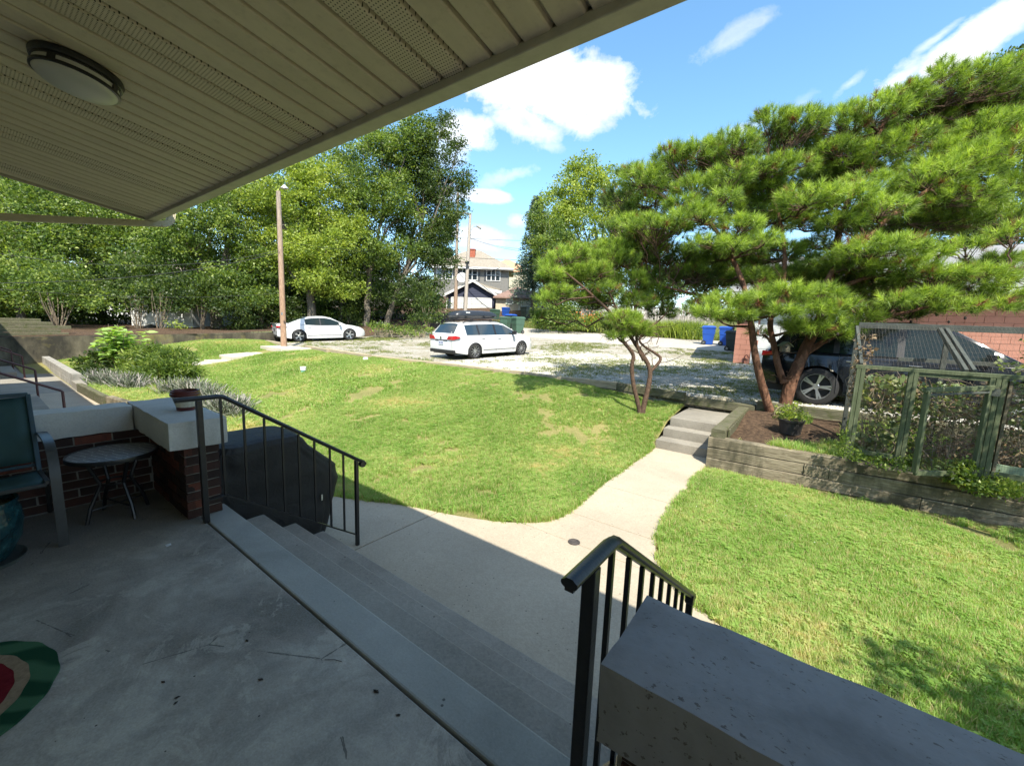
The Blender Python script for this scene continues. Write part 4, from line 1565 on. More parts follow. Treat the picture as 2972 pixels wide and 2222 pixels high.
def h_up(x, y):
    e = np.where(y > 12.5, h_lot(x, y)+0.45*sstep((-x-25)/2.5)+0.02, 0.42+0.028*(y-2)+0.02)
    return np.maximum(0.36, e)+0.10*np.sin(x*0.9)*np.sin(y*0.7)


XS, YS = np.meshgrid(xs_, ys_)
o = grid('raised_bank', m_mulch, xs_, ys_, lambda x, y: h_up(x, y), keep=lambda x, y: x < np.where(y < 13, wx(5)-0.16-0.1*np.maximum(0, y-5), -25.2))
# timbers stacked on the bank at the far left
st = thing('stacked_timbers', 'stack of old timbers above the retaining wall at the far left', 'timber stack', (-24.9, 1.5, 0.5))
for i, (xx, ya, yb, z) in enumerate([(-24.85, 0.3, 2.7, .56), (-24.95, 0.2, 2.5, .70), (-25.0, 0.4, 2.8, .84), (-25.1, 0.2, 2.3, .98), (-25.2, 0.3, 2.0, 1.10)]):
    timber(st, (xx, ya, z), (xx-0.1, yb, z), 0.2, 0.13, m_timber_m, seed=100+i)
# neighbour's walk
nw = tag(thing('neighbour_walk', None, None, (-20, 0, -0.7)), kind='structure')
for i, (xa, xb) in enumerate([(-24.2, -21.8), (-21.79, -19.4), (-19.39, -17.2), (-17.19, -16.22)]):
    b = MB()
    b.b2((xa, -0.9, -0.85), (xb, 1.81, -0.70+0.0015*(i % 2)))
    b.build('slab', m_oldcon, nw, bevel=0.005)
kb = thing('block_kerb', 'low concrete block kerb wall along the neighbouring walkway', 'kerb', (-20.5, 1.9, -0.7))
xk = -24.1
i = 0
while xk < -17.2:
    for r in (0, 1):
        b = MB()
        b.b2((xk+(0.0), 1.83, -0.72+0.2*r), (min(xk+0.395, -17.1), 2.03, -0.725+0.2*(r+1)))
        b.build('block', m_block, kb, bevel=0.006, segs=1)
    xk += 0.40
    i += 1
pb_ = thing('garden_bed_edging', 'concrete and timber edging of the flower bed on the left', 'edging', (-14.5, 1.9, -0.6))
b = MB()
b.b2((-17.05, 1.80, -0.72), (-16.1, 2.0, -0.50))
b.build('concrete_edge', m_oldcon, pb_, bevel=0.01)
timber(pb_, (-16.08, 1.84, -0.47), (-13.2, 1.92, -0.45), 0.12, 0.22, m_timber_m, seed=120)
timber(pb_, (-13.18, 1.98, -0.46), (-10.9, 2.30, -0.47), 0.14, 0.22, m_timber, seed=121)

# neighbour's porch steps and pipe rails
def stair(label, xa, xb):
    t = thing('porch_stairs', label, 'stairs', ((xa+xb)/2, 0.6, -0.7))
    for i, (y, z) in enumerate([(0.98, -0.52), (0.66, -0.34), (0.34, -0.16), (0.02, 0.02)]):
        b = MB()
        b.b2((xa, -0.9, z-0.2), (xb, y, z))
        b.build('step', m_oldcon, t, bevel=0.01)


stair('old concrete porch stairs nearest the teal chair on the left', -14.55, -11.6)
stair('old concrete porch stairs at the far left behind the nearer ones', -22.6, -20.3)


def pipe_rail(label, X, ytop, ztop, ypost, zpost, yup, zup):
    t = thing('pipe_handrail', label, 'handrail', (X, ypost, -0.7))
    b = MB()
    b.tube([(X, yup, zup), (X, ypost-0.03, zpost), (X, ypost, zpost-0.03), (X, ypost, -0.7)], 0.022, 10)
    b.build('pipe', m_maroon, t, smooth=True)
    b = MB()
    b.lathe([(0.0, 0.005), (0.05, 0.005), (0.055, -0.002)], 14, (X, ypost, -0.695))
    b.build('foot_plate', m_maroon, t)


pipe_rail('maroon pipe handrail nearest the porch wall', -11.45, 0, 0, 1.08, -0.02, -0.8, 1.0)
pipe_rail('maroon pipe handrail second from the porch wall', -14.72, 0, 0, 0.99, 0.09, -0.8, 1.0)
pipe_rail('maroon pipe handrail third from the porch wall', -20.1, 0, 0, 1.12, 0.02, -0.8, 1.0)
pipe_rail('maroon pipe handrail furthest from the porch wall', -22.7, 0, 0, 1.03, 0.03, -0.8, 1.0)
# the neighbouring row house itself stands left of the picture and shades the walk
nh = thing('row_house', 'neighbouring brick row house just out of view on the left', 'house', (-20, -2, -0.7))
b = MB()
b.b2((-30, -6, -0.7), (-18.6, -0.95, 2.75))
b.b2((-17.0, -6, -0.7), (-7.0, -0.95, 2.75))
b.build('wall', m_brick, nh)
b = MB()
b.b2((-30, -6, 2.75), (-18.2, -0.05, 2.9))
b.b2((-16.9, -6, 2.75), (-6.6, -0.05, 2.9))
b.build('roof', m_fascia, nh)

# cleanout pipes in the lawn
cp = (-13.712, 6.769, -0.25)
c1 = thing('cleanout_pipe', 'white capped green drain pipe standing in the sunny lawn', 'drain pipe', (cp[0], cp[1], hl(cp[0], cp[1])-0.02))
m_pvc = simple('white_pvc', (0.72, 0.70, 0.66), 0.4)
m_tealpvc = simple('green_pvc', (0.16, 0.42, 0.32), 0.45)
b = MB()
b.lathe([(0.075, 0.0), (0.075, 0.13)], 24)
b.build('pipe', m_tealpvc, c1, smooth=True, local=True)
b = MB()
b.lathe([(0.082, 0.11), (0.090, 0.112), (0.090, 0.165), (0.086, 0.17), (0.096, 0.172), (0.096, 0.215), (0.088, 0.222), (0.0, 0.224)], 24)
b.build('cap', m_pvc, c1, smooth=True, sharp=40, local=True)
cp = (-13.603, 9.058, -0.05)
c2 = thing('cleanout_pipe', 'low white drain cap at the end of the short timber', 'drain pipe', (cp[0], cp[1], hl(cp[0], cp[1])-0.02))
b = MB()
b.lathe([(0.10, 0.0), (0.10, 0.07), (0.085, 0.085), (0.085, 0.12), (0.07, 0.13), (0.0, 0.135)], 24)
b.build('cap', m_pvc, c2, smooth=True, sharp=40, local=True)

# ------------------------------------------------------------------ grass and stones set on points


def scatter(name, pts, rot, scl, variants, mats_attr=None, label=None, tilt_=None, bright=None):
    """one 'stuff' object: small meshes placed on points with geometry nodes"""
    me = bpy.data.meshes.new(name)
    me.vertices.add(len(pts))
    me.vertices.foreach_set('co', np.ascontiguousarray(pts, dtype=np.float32).ravel())
    for nm, arr, ty in (('rotz', rot, 'FLOAT'), ('scl', scl, 'FLOAT')):
        a = me.attributes.new(nm, ty, 'POINT')
        a.data.foreach_set('value', np.ascontiguousarray(arr, dtype=np.float32))
    if bright is not None:
        a = me.attributes.new('bright', 'FLOAT', 'POINT')
        a.data.foreach_set('value', np.ascontiguousarray(bright, dtype=np.float32))
    o = mesh_obj(name, me)
    ng = bpy.data.node_groups.new(name, 'GeometryNodeTree')
    ng.interface.new_socket('Geometry', in_out='INPUT', socket_type='NodeSocketGeometry')
    ng.interface.new_socket('Geometry', in_out='OUTPUT', socket_type='NodeSocketGeometry')
    n, l = ng.nodes, ng.links
    gi, go = n.new('NodeGroupInput'), n.new('NodeGroupOutput')
    m2p = n.new('GeometryNodeMeshToPoints')
    l.new(gi.outputs[0], m2p.inputs[0])
    iop = n.new('GeometryNodeInstanceOnPoints')
    l.new(m2p.outputs[0], iop.inputs['Points'])
    jn = n.new('GeometryNodeJoinGeometry')
    for vme in variants:
        vo = bpy.data.objects.new(name+'_piece', vme)
        oi = n.new('GeometryNodeObjectInfo')
        oi.inputs['Object'].default_value = vo
        oi.inputs['As Instance'].default_value = True
        l.new(oi.outputs['Geometry'], jn.inputs[0])
    l.new(jn.outputs[0], iop.inputs['Instance'])
    iop.inputs['Pick Instance'].default_value = True

    def named(nm):
        a = n.new('GeometryNodeInputNamedAttribute')
        a.data_type = 'FLOAT'
        a.inputs['Name'].default_value = nm
        return a.outputs['Attribute']
    cx_ = n.new('ShaderNodeCombineXYZ')
    l.new(named('rotz'), cx_.inputs['Z'])
    l.new(cx_.outputs[0], iop.inputs['Rotation'])
    l.new(named('scl'), iop.inputs['Scale'])
    l.new(iop.outputs[0], go.inputs[0])
    md = o.modifiers.new('scatter', 'NODES')
    md.node_group = ng
    if label:
        o['label'] = label
    o['kind'] = 'stuff'
    return o


def tuft_mesh(name, n, h, spread, width, mat, rg, lean=0.5, up=1.0):
    V, F, A = [], [], []
    for i in range(n):
        a = rg.uniform(0, 2*PI)
        r = spread*math.sqrt(rg.uniform(0, 1))
        x, y = r*math.cos(a), r*math.sin(a)
        hh = h*rg.uniform(0.55, 1.15)
        b = rg.uniform(0, 2*PI)
        ln = lean*rg.uniform(0.2, 1.3)*hh
        dx, dy = math.cos(b), math.sin(b)
        w = width*rg.uniform(0.7, 1.3)
        px, py = -dy*w/2, dx*w/2
        k_ = len(V)
        V += [(x-px, y-py, -0.01), (x+px, y+py, -0.01), (x+dx*ln*.35+px*.8, y+dy*ln*.35+py*.8, hh*.6*up), (x+dx*ln*.35-px*.8, y+dy*ln*.35-py*.8, hh*.6*up), (x+dx*ln, y+dy*ln, hh*up), (x+dx*ln, y+dy*ln, hh*up)]
        F += [(k_, k_+1, k_+2, k_+3), (k_+3, k_+2, k_+4, k_+5)]
        r_ = rg.random()
        A += [r_, r_]
    V = np.array(V)
    F = np.array(F)
    return np_mesh(name, V, F, mat, attr=np.array(A))


def clover_mesh(name, n, spread, size, mat, rg):
    V, F, A = [], [], []
    for i in range(n):
        a = rg.uniform(0, 2*PI)
        r = spread*math.sqrt(rg.uniform(0, 1))
        x, y, z = r*math.cos(a), r*math.sin(a), rg.uniform(0.015, 0.045)
        th = rg.uniform(0, 2*PI)
        for q in range(3):
            t = th+q*2*PI/3
            s = size*rg.uniform(0.7, 1.2)
            dx, dy = math.cos(t), math.sin(t)
            k_ = len(V)
            V += [(x, y, z), (x+dx*s*.6-dy*s*.45, y+dy*s*.6+dx*s*.45, z+s*.25), (x+dx*s*1.1, y+dy*s*1.1, z+s*.15), (x+dx*s*.6+dy*s*.45, y+dy*s*.6-dx*s*.45, z+s*.25)]
            F.append((k_, k_+1, k_+2, k_+3))
            A.append(rg.random()*0.8)
    return np_mesh(name, np.array(V), np.array(F), mat, attr=np.array(A))


rg = random.Random(5)
near_t = [tuft_mesh('grass_tuft', 26, 0.050, 0.042, 0.0042, m_blade, rg, 0.8) for _ in range(5)]
far_t = [tuft_mesh('grass_tuft', 30, 0.050, 0.085, 0.0085, m_blade, rg, 0.8) for _ in range(4)]
clov = [clover_mesh('clover_patch', 16, 0.07, 0.017, m_blade, rg) for _ in range(3)]


def lawn_points(x0, x1, y0, y1, dens, rng):
    n = int((x1-x0)*(y1-y0)*dens)
    x = rng.uniform(x0, x1, n)
    y = rng.uniform(y0, y1, n)
    ok = ~pip(x, y, WALK)
    ok &= ~((x > -2.33) & (x < -1.20) & (y > 7.6))
    ok &= ~((x > -1.36) & (y > 7.20+0.045*(x+1.3)))
    ok &= ~((x > -20.4) & (x < -19.1) & (y > 2.6) & (y < 8.5))
    ok &= ~((x > -21.1) & (x < -18.8) & (y > 8.4))
    ok &= ~((x < -9.5) & (y < 2.05))
    ok &= (x > wx(5)+0.02)
    # bare worn spots
    w = np.array([mnoise.noise(Vector((a*0.9, b*0.9, 3.3))) + 0.6*mnoise.noise(Vector((a*3.1, b*3.1, 1.1))) for a, b in zip(x, y)])
    ok &= (w < 0.36+rng.uniform(-0.2, 0.3, n))
    # worn strip along the foot of the timber wall
    foot = (x > -1.3) & (y > 7.0+0.045*(x+1.3)) & (rng.random(n) < 0.72)
    ok &= ~foot
    x, y = x[ok], y[ok]
    return x, y, h_lawn(x, y)-0.004


def vis(x, y):
    # keep what the photograph (and a step to its side) can see
    dx, dy = -0.595, 0.803
    d = x*dx+y*dy
    lat = x*0.803+y*0.595
    return (d > 0.3) & (np.abs(lat) < d*1.45+1.2)


xa, ya, za = lawn_points(-9.0, 5.2, 1.2, 6.4, 1500, RNG)
xb, yb, zb = lawn_points(-9.0, -1.0, 6.4, 9.68, 1000, RNG)
xc_, yc_, zc_ = lawn_points(-1.3, 5.2, 6.4, 7.6, 1500, RNG)
X_ = np.concatenate([xa, xb, xc_])
Y_ = np.concatenate([ya, yb, zb*0+yb*0+0][:0] + [ya, yb, yc_])
Z_ = np.concatenate([za, zb, zc_])
ok = vis(X_, Y_) & ((X_ < 5.2))
X_, Y_, Z_ = X_[ok], Y_[ok], Z_[ok]
# lusher edge along the walkway
def edge_dist(x, y, line):
    d = np.full(len(x), 9.0)
    for (x0, y0), (x1, y1) in zip(line[:-1], line[1:]):
        vx, vy = x1-x0, y1-y0
        L2 = vx*vx+vy*vy+1e-9
        t = np.clip(((x-x0)*vx+(y-y0)*vy)/L2, 0, 1)
        d = np.minimum(d, np.hypot(x-x0-t*vx, y-y0-t*vy))
    return d


ed = np.minimum(edge_dist(X_, Y_, LE), edge_dist(X_, Y_, RE))
br = np.clip(1-ed/0.55, 0, 1)*0.8
scl_ = RNG.uniform(0.7, 1.25, len(X_))*(1+0.25*br)
o = scatter('lawn_grass', np.stack([X_, Y_, Z_], 1), RNG.uniform(0, 6.28, len(X_)), scl_, near_t, label=None, bright=br)
xa, ya, za = lawn_points(-24.3, -9.0, 2.0, 9.7, 420, RNG)
scatter('far_lawn_grass', np.stack([xa, ya, za], 1), RNG.uniform(0, 6.28, len(xa)), RNG.uniform(0.8, 1.4, len(xa)), far_t)
xa, ya, za = lawn_points(-7, 5.2, 2.6, 7.3, 60, RNG)
w = np.array([mnoise.noise(Vector((a*0.7, b*0.7, 9.3))) for a, b in zip(xa, ya)])
ok = (w > 0.02) | (xa > -0.9)
xa, ya, za = xa[ok], ya[ok], za[ok]
scatter('lawn_clover', np.stack([xa, ya, za], 1), RNG.uniform(0, 6.28, len(xa)), RNG.uniform(0.7, 1.3, len(xa)), clov, bright=np.full(len(xa), 0.5))
# white clover heads
k = simple('clover_flower', (0.5, 0.5, 0.42), 0.8)
b = MB()
b.lathe([(0.0, 0.045), (0.008, 0.05), (0.009, 0.056), (0.0, 0.062)], 7)
fm = b.mesh('clover_head', k)
xa, ya, za = lawn_points(-1.2, 5.2, 3.2, 7.2, 3, RNG)
scatter('clover_flowers', np.stack([xa, ya, za], 1), RNG.uniform(0, 6.28, len(xa)), RNG.uniform(0.45, 0.8, len(xa)), [fm])

# weeds and grass on the gravel lot
k = Mt('lot_weed', 0.6, 0, 0.2)
k.col(k.ramp(k.attr(), [(0.1, (0.10, 0.17, 0.03)), (0.5, (0.17, 0.20, 0.055)), (0.9, (0.34, 0.29, 0.13))]))
k.translucent((0.3, 0.35, 0.1), 0.3)
weed_t = [tuft_mesh('weed_tuft', 16, 0.055, 0.10, 0.012, k.m, rg, 1.4) for _ in range(4)]
n = 42000
x = RNG.uniform(-24, 6, n)
y = RNG.uniform(9.9, 23, n)
w = np.array([mnoise.noise(Vector((a*0.35, b*0.5, 5.5)))+0.55*mnoise.noise(Vector((a*1.6, b*1.6, 2.5))) for a, b in zip(x, y)])
thr = 0.42+RNG.uniform(-0.55, 0.45, n)-0.35*np.exp(-(y-9.9)/0.7)-0.40*np.exp(-np.hypot((x+1.6)/2.3, (y-16.5)/4))-0.15*np.exp(-((y-13.5)/2.0)**2)*(x > -9)
ok = w > thr
x, y = x[ok], y[ok]
# keep the ground under the cars mostly bare
scatter('gravel_weeds', np.stack([x, y, h_lot(x, y)-0.002], 1), RNG.uniform(0, 6.28, len(x)), RNG.uniform(0.5, 1.2, len(x)), weed_t)
# loose stones
sv = []
for q in range(4):
    b = MB()
    P = []
    n_ = 6
    for i in range(3):
        zz_ = (-0.4, 0.35, 0.75)[i]
        rr_ = (1.0, 0.95, 0.45)[i]
        for j in range(n_):
            a = j*2*PI/n_
            s = 0.018*rr_*rg.uniform(0.75, 1.25)
            P.append((s*math.cos(a)*1.2, s*math.sin(a), 0.018*zz_*rg.uniform(0.8, 1.1)))
    b.add(P, [(i*n_+j, i*n_+(j+1) % n_, (i+1)*n_+(j+1) % n_, (i+1)*n_+j) for i in range(2) for j in range(n_)]+[tuple(range(2*n_, 3*n_))])
    sv.append(b.mesh('stone', m_stone))
n = 60000
x = RNG.uniform(-11, 5, n)
y = 9.86+8.5*RNG.random(n)**1.5
ok = vis(x, y)
x, y = x[ok], y[ok]
scatter('gravel_stones', np.stack([x, y, h_lot(x, y)+0.002], 1), RNG.uniform(0, 6.28, len(x)), RNG.uniform(0.5, 1.5, len(x)), sv)
# rough grass of the verge beyond the alley
verge_t = [tuft_mesh('verge_tuft', 24, 0.16, 0.25, 0.03, k.m, rg, 0.9) for _ in range(3)]
x = RNG.uniform(-34, 2, 5000)
y = RNG.uniform(AFY+0.1, AFY+4, 5000)
scatter('verge_grass', np.stack([x, y, h_lot(x, y)], 1), RNG.uniform(0, 6.28, 5000), RNG.uniform(0.6, 1.3, 5000), verge_t)
# grass and litter on the planting bed, and weeds along its front
x = RNG.uniform(-0.9, 5.0, 9000)
y = RNG.uniform(7.42, 9.6, 9000)
w = np.array([mnoise.noise(Vector((a*1.1, b*1.3, 8.5))) for a, b in zip(x, y)])
ok = (w > -0.05+0.35*(y > 8.2)-0.25*(x > 1)) & (RNG.random(9000) < 0.7)
x, y = x[ok], y[ok]
bed_t = [tuft_mesh('bed_grass_tuft', 22, 0.11, 0.06, 0.006, m_blade, rg, 0.9) for _ in range(3)]
scatter('bed_grass', np.stack([x, y, BED(x, y)-0.005], 1), RNG.uniform(0, 6.28, len(x)), RNG.uniform(0.5, 1.3, len(x)), bed_t, bright=np.full(len(x), 0.5))
# ================================================================== TREES AND PLANTS
k = Mt('bark_grey', 0.95, 0, 0.15)
c = k.ramp(k.noise(4, 7, 0.7, src=k.mapped(k.pos(), (5, 5, 0.8))), [(0.3, (0.06, 0.052, 0.042)), (0.7, (0.20, 0.175, 0.14))])
k.col(c)
k.bump(k.noise(6, 7, 0.75, src=k.mapped(k.pos(), (6, 6, 1))), 0.9, 0.04)
m_bark = k.m
k = Mt('bark_pine_red', 0.95, 0, 0.15)
vz = k.vor(16, src=k.mapped(k.pos(), (1, 1, 0.4)), out='Color')
c = k.ramp(k.sep(vz)[0], [(0.0, (0.075, 0.036, 0.022)), (0.5, (0.135, 0.066, 0.040)), (1.0, (0.22, 0.115, 0.07))])
c = k.mixc(k.ramp(k.noise(30, 6, 0.7), [(0.4, (0, 0, 0)), (0.65, (0.75, 0.75, 0.75))]), c, (0.075, 0.045, 0.03))
k.col(c)
k.bump(k.vor(22, src=k.mapped(k.pos(), (1, 1, 0.35))), 0.9, 0.02)
m_barkr = k.m
k = Mt('bark_pine_brown', 0.95, 0, 0.15)
c = k.ramp(k.noise(22, 7, 0.7), [(0.3, (0.04, 0.028, 0.02)), (0.6, (0.11, 0.07, 0.048)), (0.8, (0.21, 0.145, 0.10))])
k.col(c)
k.bump(k.noise(30, 6, 0.7), 0.9, 0.015)
m_barkb = k.m
m_twig = simple('dead_twigs', (0.045, 0.034, 0.026), 0.95, 0, 0.3, 10)
m_stem = simple('pale_stems', (0.20, 0.16, 0.11), 0.9, 0, 0.3, 10)

m_leaf_mid = leafmat('leaf_mid_green', [(0.02, 0.04, 0.010), (0.05, 0.09, 0.018), (0.13, 0.195, 0.036), (0.30, 0.36, 0.085)])
m_leaf_lit = leafmat('leaf_yellow_green', [(0.05, 0.085, 0.016), (0.13, 0.19, 0.03), (0.25, 0.32, 0.05), (0.38, 0.43, 0.09)])
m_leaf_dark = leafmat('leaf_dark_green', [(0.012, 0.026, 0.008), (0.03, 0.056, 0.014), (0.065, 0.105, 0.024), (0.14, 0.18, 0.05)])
m_leaf_spruce = leafmat('leaf_blue_spruce', [(0.05, 0.09, 0.06), (0.09, 0.15, 0.10), (0.14, 0.20, 0.14)], 0.15, tcol=(1, 1, 1))
m_leaf_big = leafmat('broad_pale_leaf', [(0.15, 0.25, 0.06), (0.24, 0.37, 0.10), (0.33, 0.46, 0.15)], 0.35)
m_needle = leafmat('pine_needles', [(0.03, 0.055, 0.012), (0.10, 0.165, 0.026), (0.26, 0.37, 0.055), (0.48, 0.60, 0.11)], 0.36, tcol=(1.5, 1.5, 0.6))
m_needle_dead = leafmat('dead_pine_needles', [(0.13, 0.05, 0.02), (0.26, 0.11, 0.05)], 0.2, tcol=(1.2, 0.9, 0.6))


def rand_dirs(n, rng):
    v = rng.normal(size=(n, 3))
    return v/np.linalg.norm(v, axis=1, keepdims=True)


def leaves(P, D, size, rng, wide=0.5, mid=None):
    """kite shaped leaves at P pointing along D"""
    n = len(P)
    S = np.cross(D, rand_dirs(n, rng))
    S /= np.linalg.norm(S, axis=1, keepdims=True)+1e-9
    Nn = np.cross(S, D)
    sz = (size*rng.uniform(0.65, 1.3, n))[:, None]
    b = P
    c = P+D*sz*0.45+S*sz*wide*0.5+Nn*sz*0.10
    t = P+D*sz-Nn*sz*0.08
    e = P+D*sz*0.45-S*sz*wide*0.5+Nn*sz*0.10
    V = np.stack([b, c, t, e], 1).reshape(-1, 3)
    F = np.arange(n*4).reshape(n, 4)
    return V, F


def crown_points(lobes, dens, clump, per, rng, shell=0.62, sub=0):
    """clump centres through ellipsoid lobes, then leaves round every clump"""
    C_, B_ = [], []
    if sub:
        nl_ = []
        for (x, y, z, rh, rv) in lobes:
            for q in range(sub):
                d = rand_dirs(1, rng)[0]
                k_ = rng.uniform(0.40, 0.60)
                nl_.append((x+d[0]*rh*.72, y+d[1]*rh*.72, z+d[2]*rv*.72, rh*k_, rv*k_*1.05))
        lobes = nl_
    for (x, y, z, rh, rv) in lobes:
        vol = 4*PI*rh*rh*rv/3
        area = 4*PI*((2*(rh*rv)**1.6+(rh*rh)**1.6)/3)**(1/1.6)
        n = max(4, int(area*dens))
        d = rand_dirs(n, rng)
        r = shell+(1-shell)*rng.random(n)**0.7
        r = r*(1+0.22*np.array([mnoise.noise(Vector((a*2.2+x, b*2.2+y, c*2.2+z))) for a, b, c in d]))
        p = np.stack([x+d[:, 0]*rh*r, y+d[:, 1]*rh*r, z+d[:, 2]*rv*r], 1)
        C_.append(p)
        B_.append(d)
    C_ = np.concatenate(C_)
    B_ = np.concatenate(B_)
    n = len(C_)
    cl_r = rng.random(n)
    off = rng.normal(size=(n, per, 3))*np.array([1, 1, 0.55])*clump
    P = C_[:, None, :]+off
    D = B_[:, None, :]*0.5+rng.normal(size=(n, per, 3))*0.7+np.array([0, 0, 0.12])
    D[:, :, 2] -= 0.15
    D /= np.linalg.norm(D, axis=2, keepdims=True)
    A = np.clip(cl_r[:, None]*0.55+rng.random((n, per))*0.45, 0, 1)
    return C_, P.reshape(-1, 3), D.reshape(-1, 3), A.ravel()


def limb(b, p0, p1, r0, r1, rng, wob=0.12, n=6, sides=7):
    p0, p1 = np.array(p0, float), np.array(p1, float)
    L = np.linalg.norm(p1-p0)
    pts = []
    o = np.zeros(3)
    for i in range(n+1):
        t = i/n
        q = p0*(1-t)+p1*t
        if 0 < i < n:
            o = o*0.5+rng.normal(size=3)*wob*L*0.35*math.sin(PI*t)
            q = q+o
        pts.append(tuple(q))
    rs = [r0*(1-i/n)+r1*i/n for i in range(n+1)]
    b.tube(pts, rs, sides)
    return pts


def tree(name, label, cat, base, lobes, mat, trunk_r, seed, dens=2.2, per=26, clump=0.28, lsize=0.20, group=None, trunks=None, bark=None, twigs=True, shell=0.55, wide=0.55, fork=0.45):
    rng = np.random.default_rng(seed)
    t = thing(name, label, cat, base, group=group)
    C_, P, D, A = crown_points(lobes, dens*0.97, clump*.85, per, rng, shell, 8)
    V, F = leaves(P, D, lsize*.88, rng, wide)
    V = V-np.array(base)
    mesh_obj('crown', np_mesh('crown', V, F, mat, attr=A), t)
    b = MB()
    base = np.array(base, float)
    L_ = np.array([l[:3] for l in lobes])
    top = L_.mean(0)
    if trunks is None:
        trunks = [(base, None)]
    for (tb, lean) in trunks:
        tb = np.array(tb, float)
        f = tb+(top-tb)*fork if lean is None else np.array(lean, float)
        pts = limb(b, tb-np.array([0, 0, 0.15]), f, trunk_r*1.15, trunk_r*0.75, rng, 0.04, 7, 10)
        order = sorted(range(len(lobes)), key=lambda i: np.linalg.norm(L_[i]-f))
        for i in order:
            l = lobes[i]
            if len(trunks) > 1 and rng.random() < 0.5:
                continue
            st = np.array(pts[rng.integers(max(2, len(pts)-3), len(pts))])
            e = L_[i]
            r = trunk_r*rng.uniform(0.28, 0.5)
            p2 = limb(b, st, e, r, r*0.35, rng, 0.10, 6, 6)
            if twigs:
                for q in range(5):
                    s2 = np.array(p2[rng.integers(2, len(p2))])
                    dd = rand_dirs(1, rng)[0]
                    e2 = e+dd*np.array([l[3], l[3], l[4]])*0.8
                    limb(b, s2, e2, r*0.35, r*0.08, rng, 0.10, 4, 5)
    b.build('trunk', bark or m_bark, t, smooth=True, sharp=80)
    return t


# ---- deciduous trees behind the lot, left to right
tree('leafy_tree', 'shady leafy tree behind the retaining wall at the far left', 'tree', (-37.489, 2.163, 0.278),
     [(-41.66, 1.21, 5.433, 2.73, 2.31), (-39.785, 2.828, 6.773, 2.52, 1.89), (-38.158, 2.193, 3.356, 2.42, 1.61), (-37.584, 4.191, 5.204, 2.31, 1.89), (-38.932, 0.167, 2.208, 2.32, 1.54), (-34.629, 3.423, 2.599, 1.74, 1.16), (-39.523, 5.635, 7.355, 2.27, 1.81), (-42.444, 3.756, 9.024, 2.72, 1.36), (-46.877, 0.282, 7.916, 3.4, 2.49)], m_leaf_mid, 0.20, 101, dens=2.3)
tree('leafy_tree', 'bright yellow green tree showing under the porch roof at the far left', 'tree', (-54.253, 1.018, 0.108),
     [(-56.309, 1.271, 10.491, 4.16, 3.05), (-53.175, 3.57, 10.36, 3.32, 2.22), (-50.768, 5.42, 10.748, 3.05, 1.94), (-54.228, 2.357, 7.83, 4.16, 2.22), (-52.675, 4.823, 8.17, 2.85, 1.71), (-49.897, 7.195, 10.003, 2.85, 1.71), (-59.398, -0.407, 6.722, 4.28, 2.57)], m_leaf_lit, 0.24, 102, dens=1.8)
tree('leafy_tree', 'dark tree with a stout shaded trunk left of the wooden pole', 'tree', (-31.803, 10.201, 0.607),
     [(-33.751, 9.727, 6.269, 2.72, 2.04), (-32.875, 11.879, 7.714, 2.59, 2.35), (-34.276, 7.814, 4.707, 2.4, 1.53), (-31.487, 9.642, 3.315, 2.4, 1.31), (-31.783, 12.176, 4.723, 2.12, 1.88), (-37.971, 9.407, 7.996, 2.68, 1.95), (-37.087, 11.718, 10.327, 3.02, 1.76), (-35.184, 13.314, 11.418, 2.52, 2.02), (-38.224, 7.713, 6.53, 2.12, 1.65), (-31.885, 7.959, 2.544, 1.89, 0.84), (-30.034, 11.816, 2.381, 1.81, 1.13)], m_leaf_mid, 0.33, 103, dens=2.3)
tree('leafy_tree', 'sunlit tree standing directly behind the wooden pole top', 'tree', (-28.829, 14.928, 0.666),
     [(-29.778, 14.639, 10.431, 1.88, 1.65), (-28.305, 15.502, 9.096, 2.12, 1.88), (-29.652, 14.253, 7.629, 2.12, 1.88), (-27.615, 15.538, 6.32, 2.12, 1.65), (-28.963, 14.289, 4.854, 2.0, 1.41), (-28.012, 16.825, 8.216, 1.7, 1.7), (-31.875, 14.181, 9.491, 1.95, 1.7), (-31.912, 13.614, 6.339, 1.7, 1.95), (-27.166, 15.475, 4.001, 1.88, 0.94), (-29.781, 16.122, 11.768, 1.7, 1.22)], m_leaf_lit, 0.30, 104, dens=2.0, shell=0.5)
tree('leafy_tree', 'thin trunked young tree behind the bonnet of the sedan', 'tree', (-29.195, 17.208, 0.891),
     [(-29.389, 17.87, 5.596, 1.56, 1.56), (-30.048, 17.11, 4.012, 1.43, 1.04), (-28.382, 18.357, 4.089, 1.43, 1.04), (-29.828, 17.895, 7.648, 1.56, 1.56)], m_leaf_mid, 0.11, 105, dens=2.0, fork=0.75)
tree('leafy_tree', 'tall tree with leaning pale trunk behind the sedan front', 'tree', (-27.543, 18.401, 0.709),
     [(-27.729, 20.398, 13.185, 2.86, 2.34), (-26.89, 21.336, 15.037, 2.08, 1.56), (-29.279, 19.06, 12.077, 2.34, 2.34), (-28.099, 19.411, 9.023, 2.6, 1.82), (-26.399, 20.951, 10.656, 2.34, 1.82), (-30.874, 18.867, 10.516, 2.15, 1.61), (-26.026, 22.094, 15.725, 1.3, 1.17), (-30.277, 20.046, 14.822, 2.42, 1.61), (-25.961, 19.364, 6.833, 2.27, 1.26), (-33.095, 19.082, 14.049, 2.22, 1.66)], m_leaf_mid, 0.22, 106, dens=1.7, shell=0.5, fork=0.5)
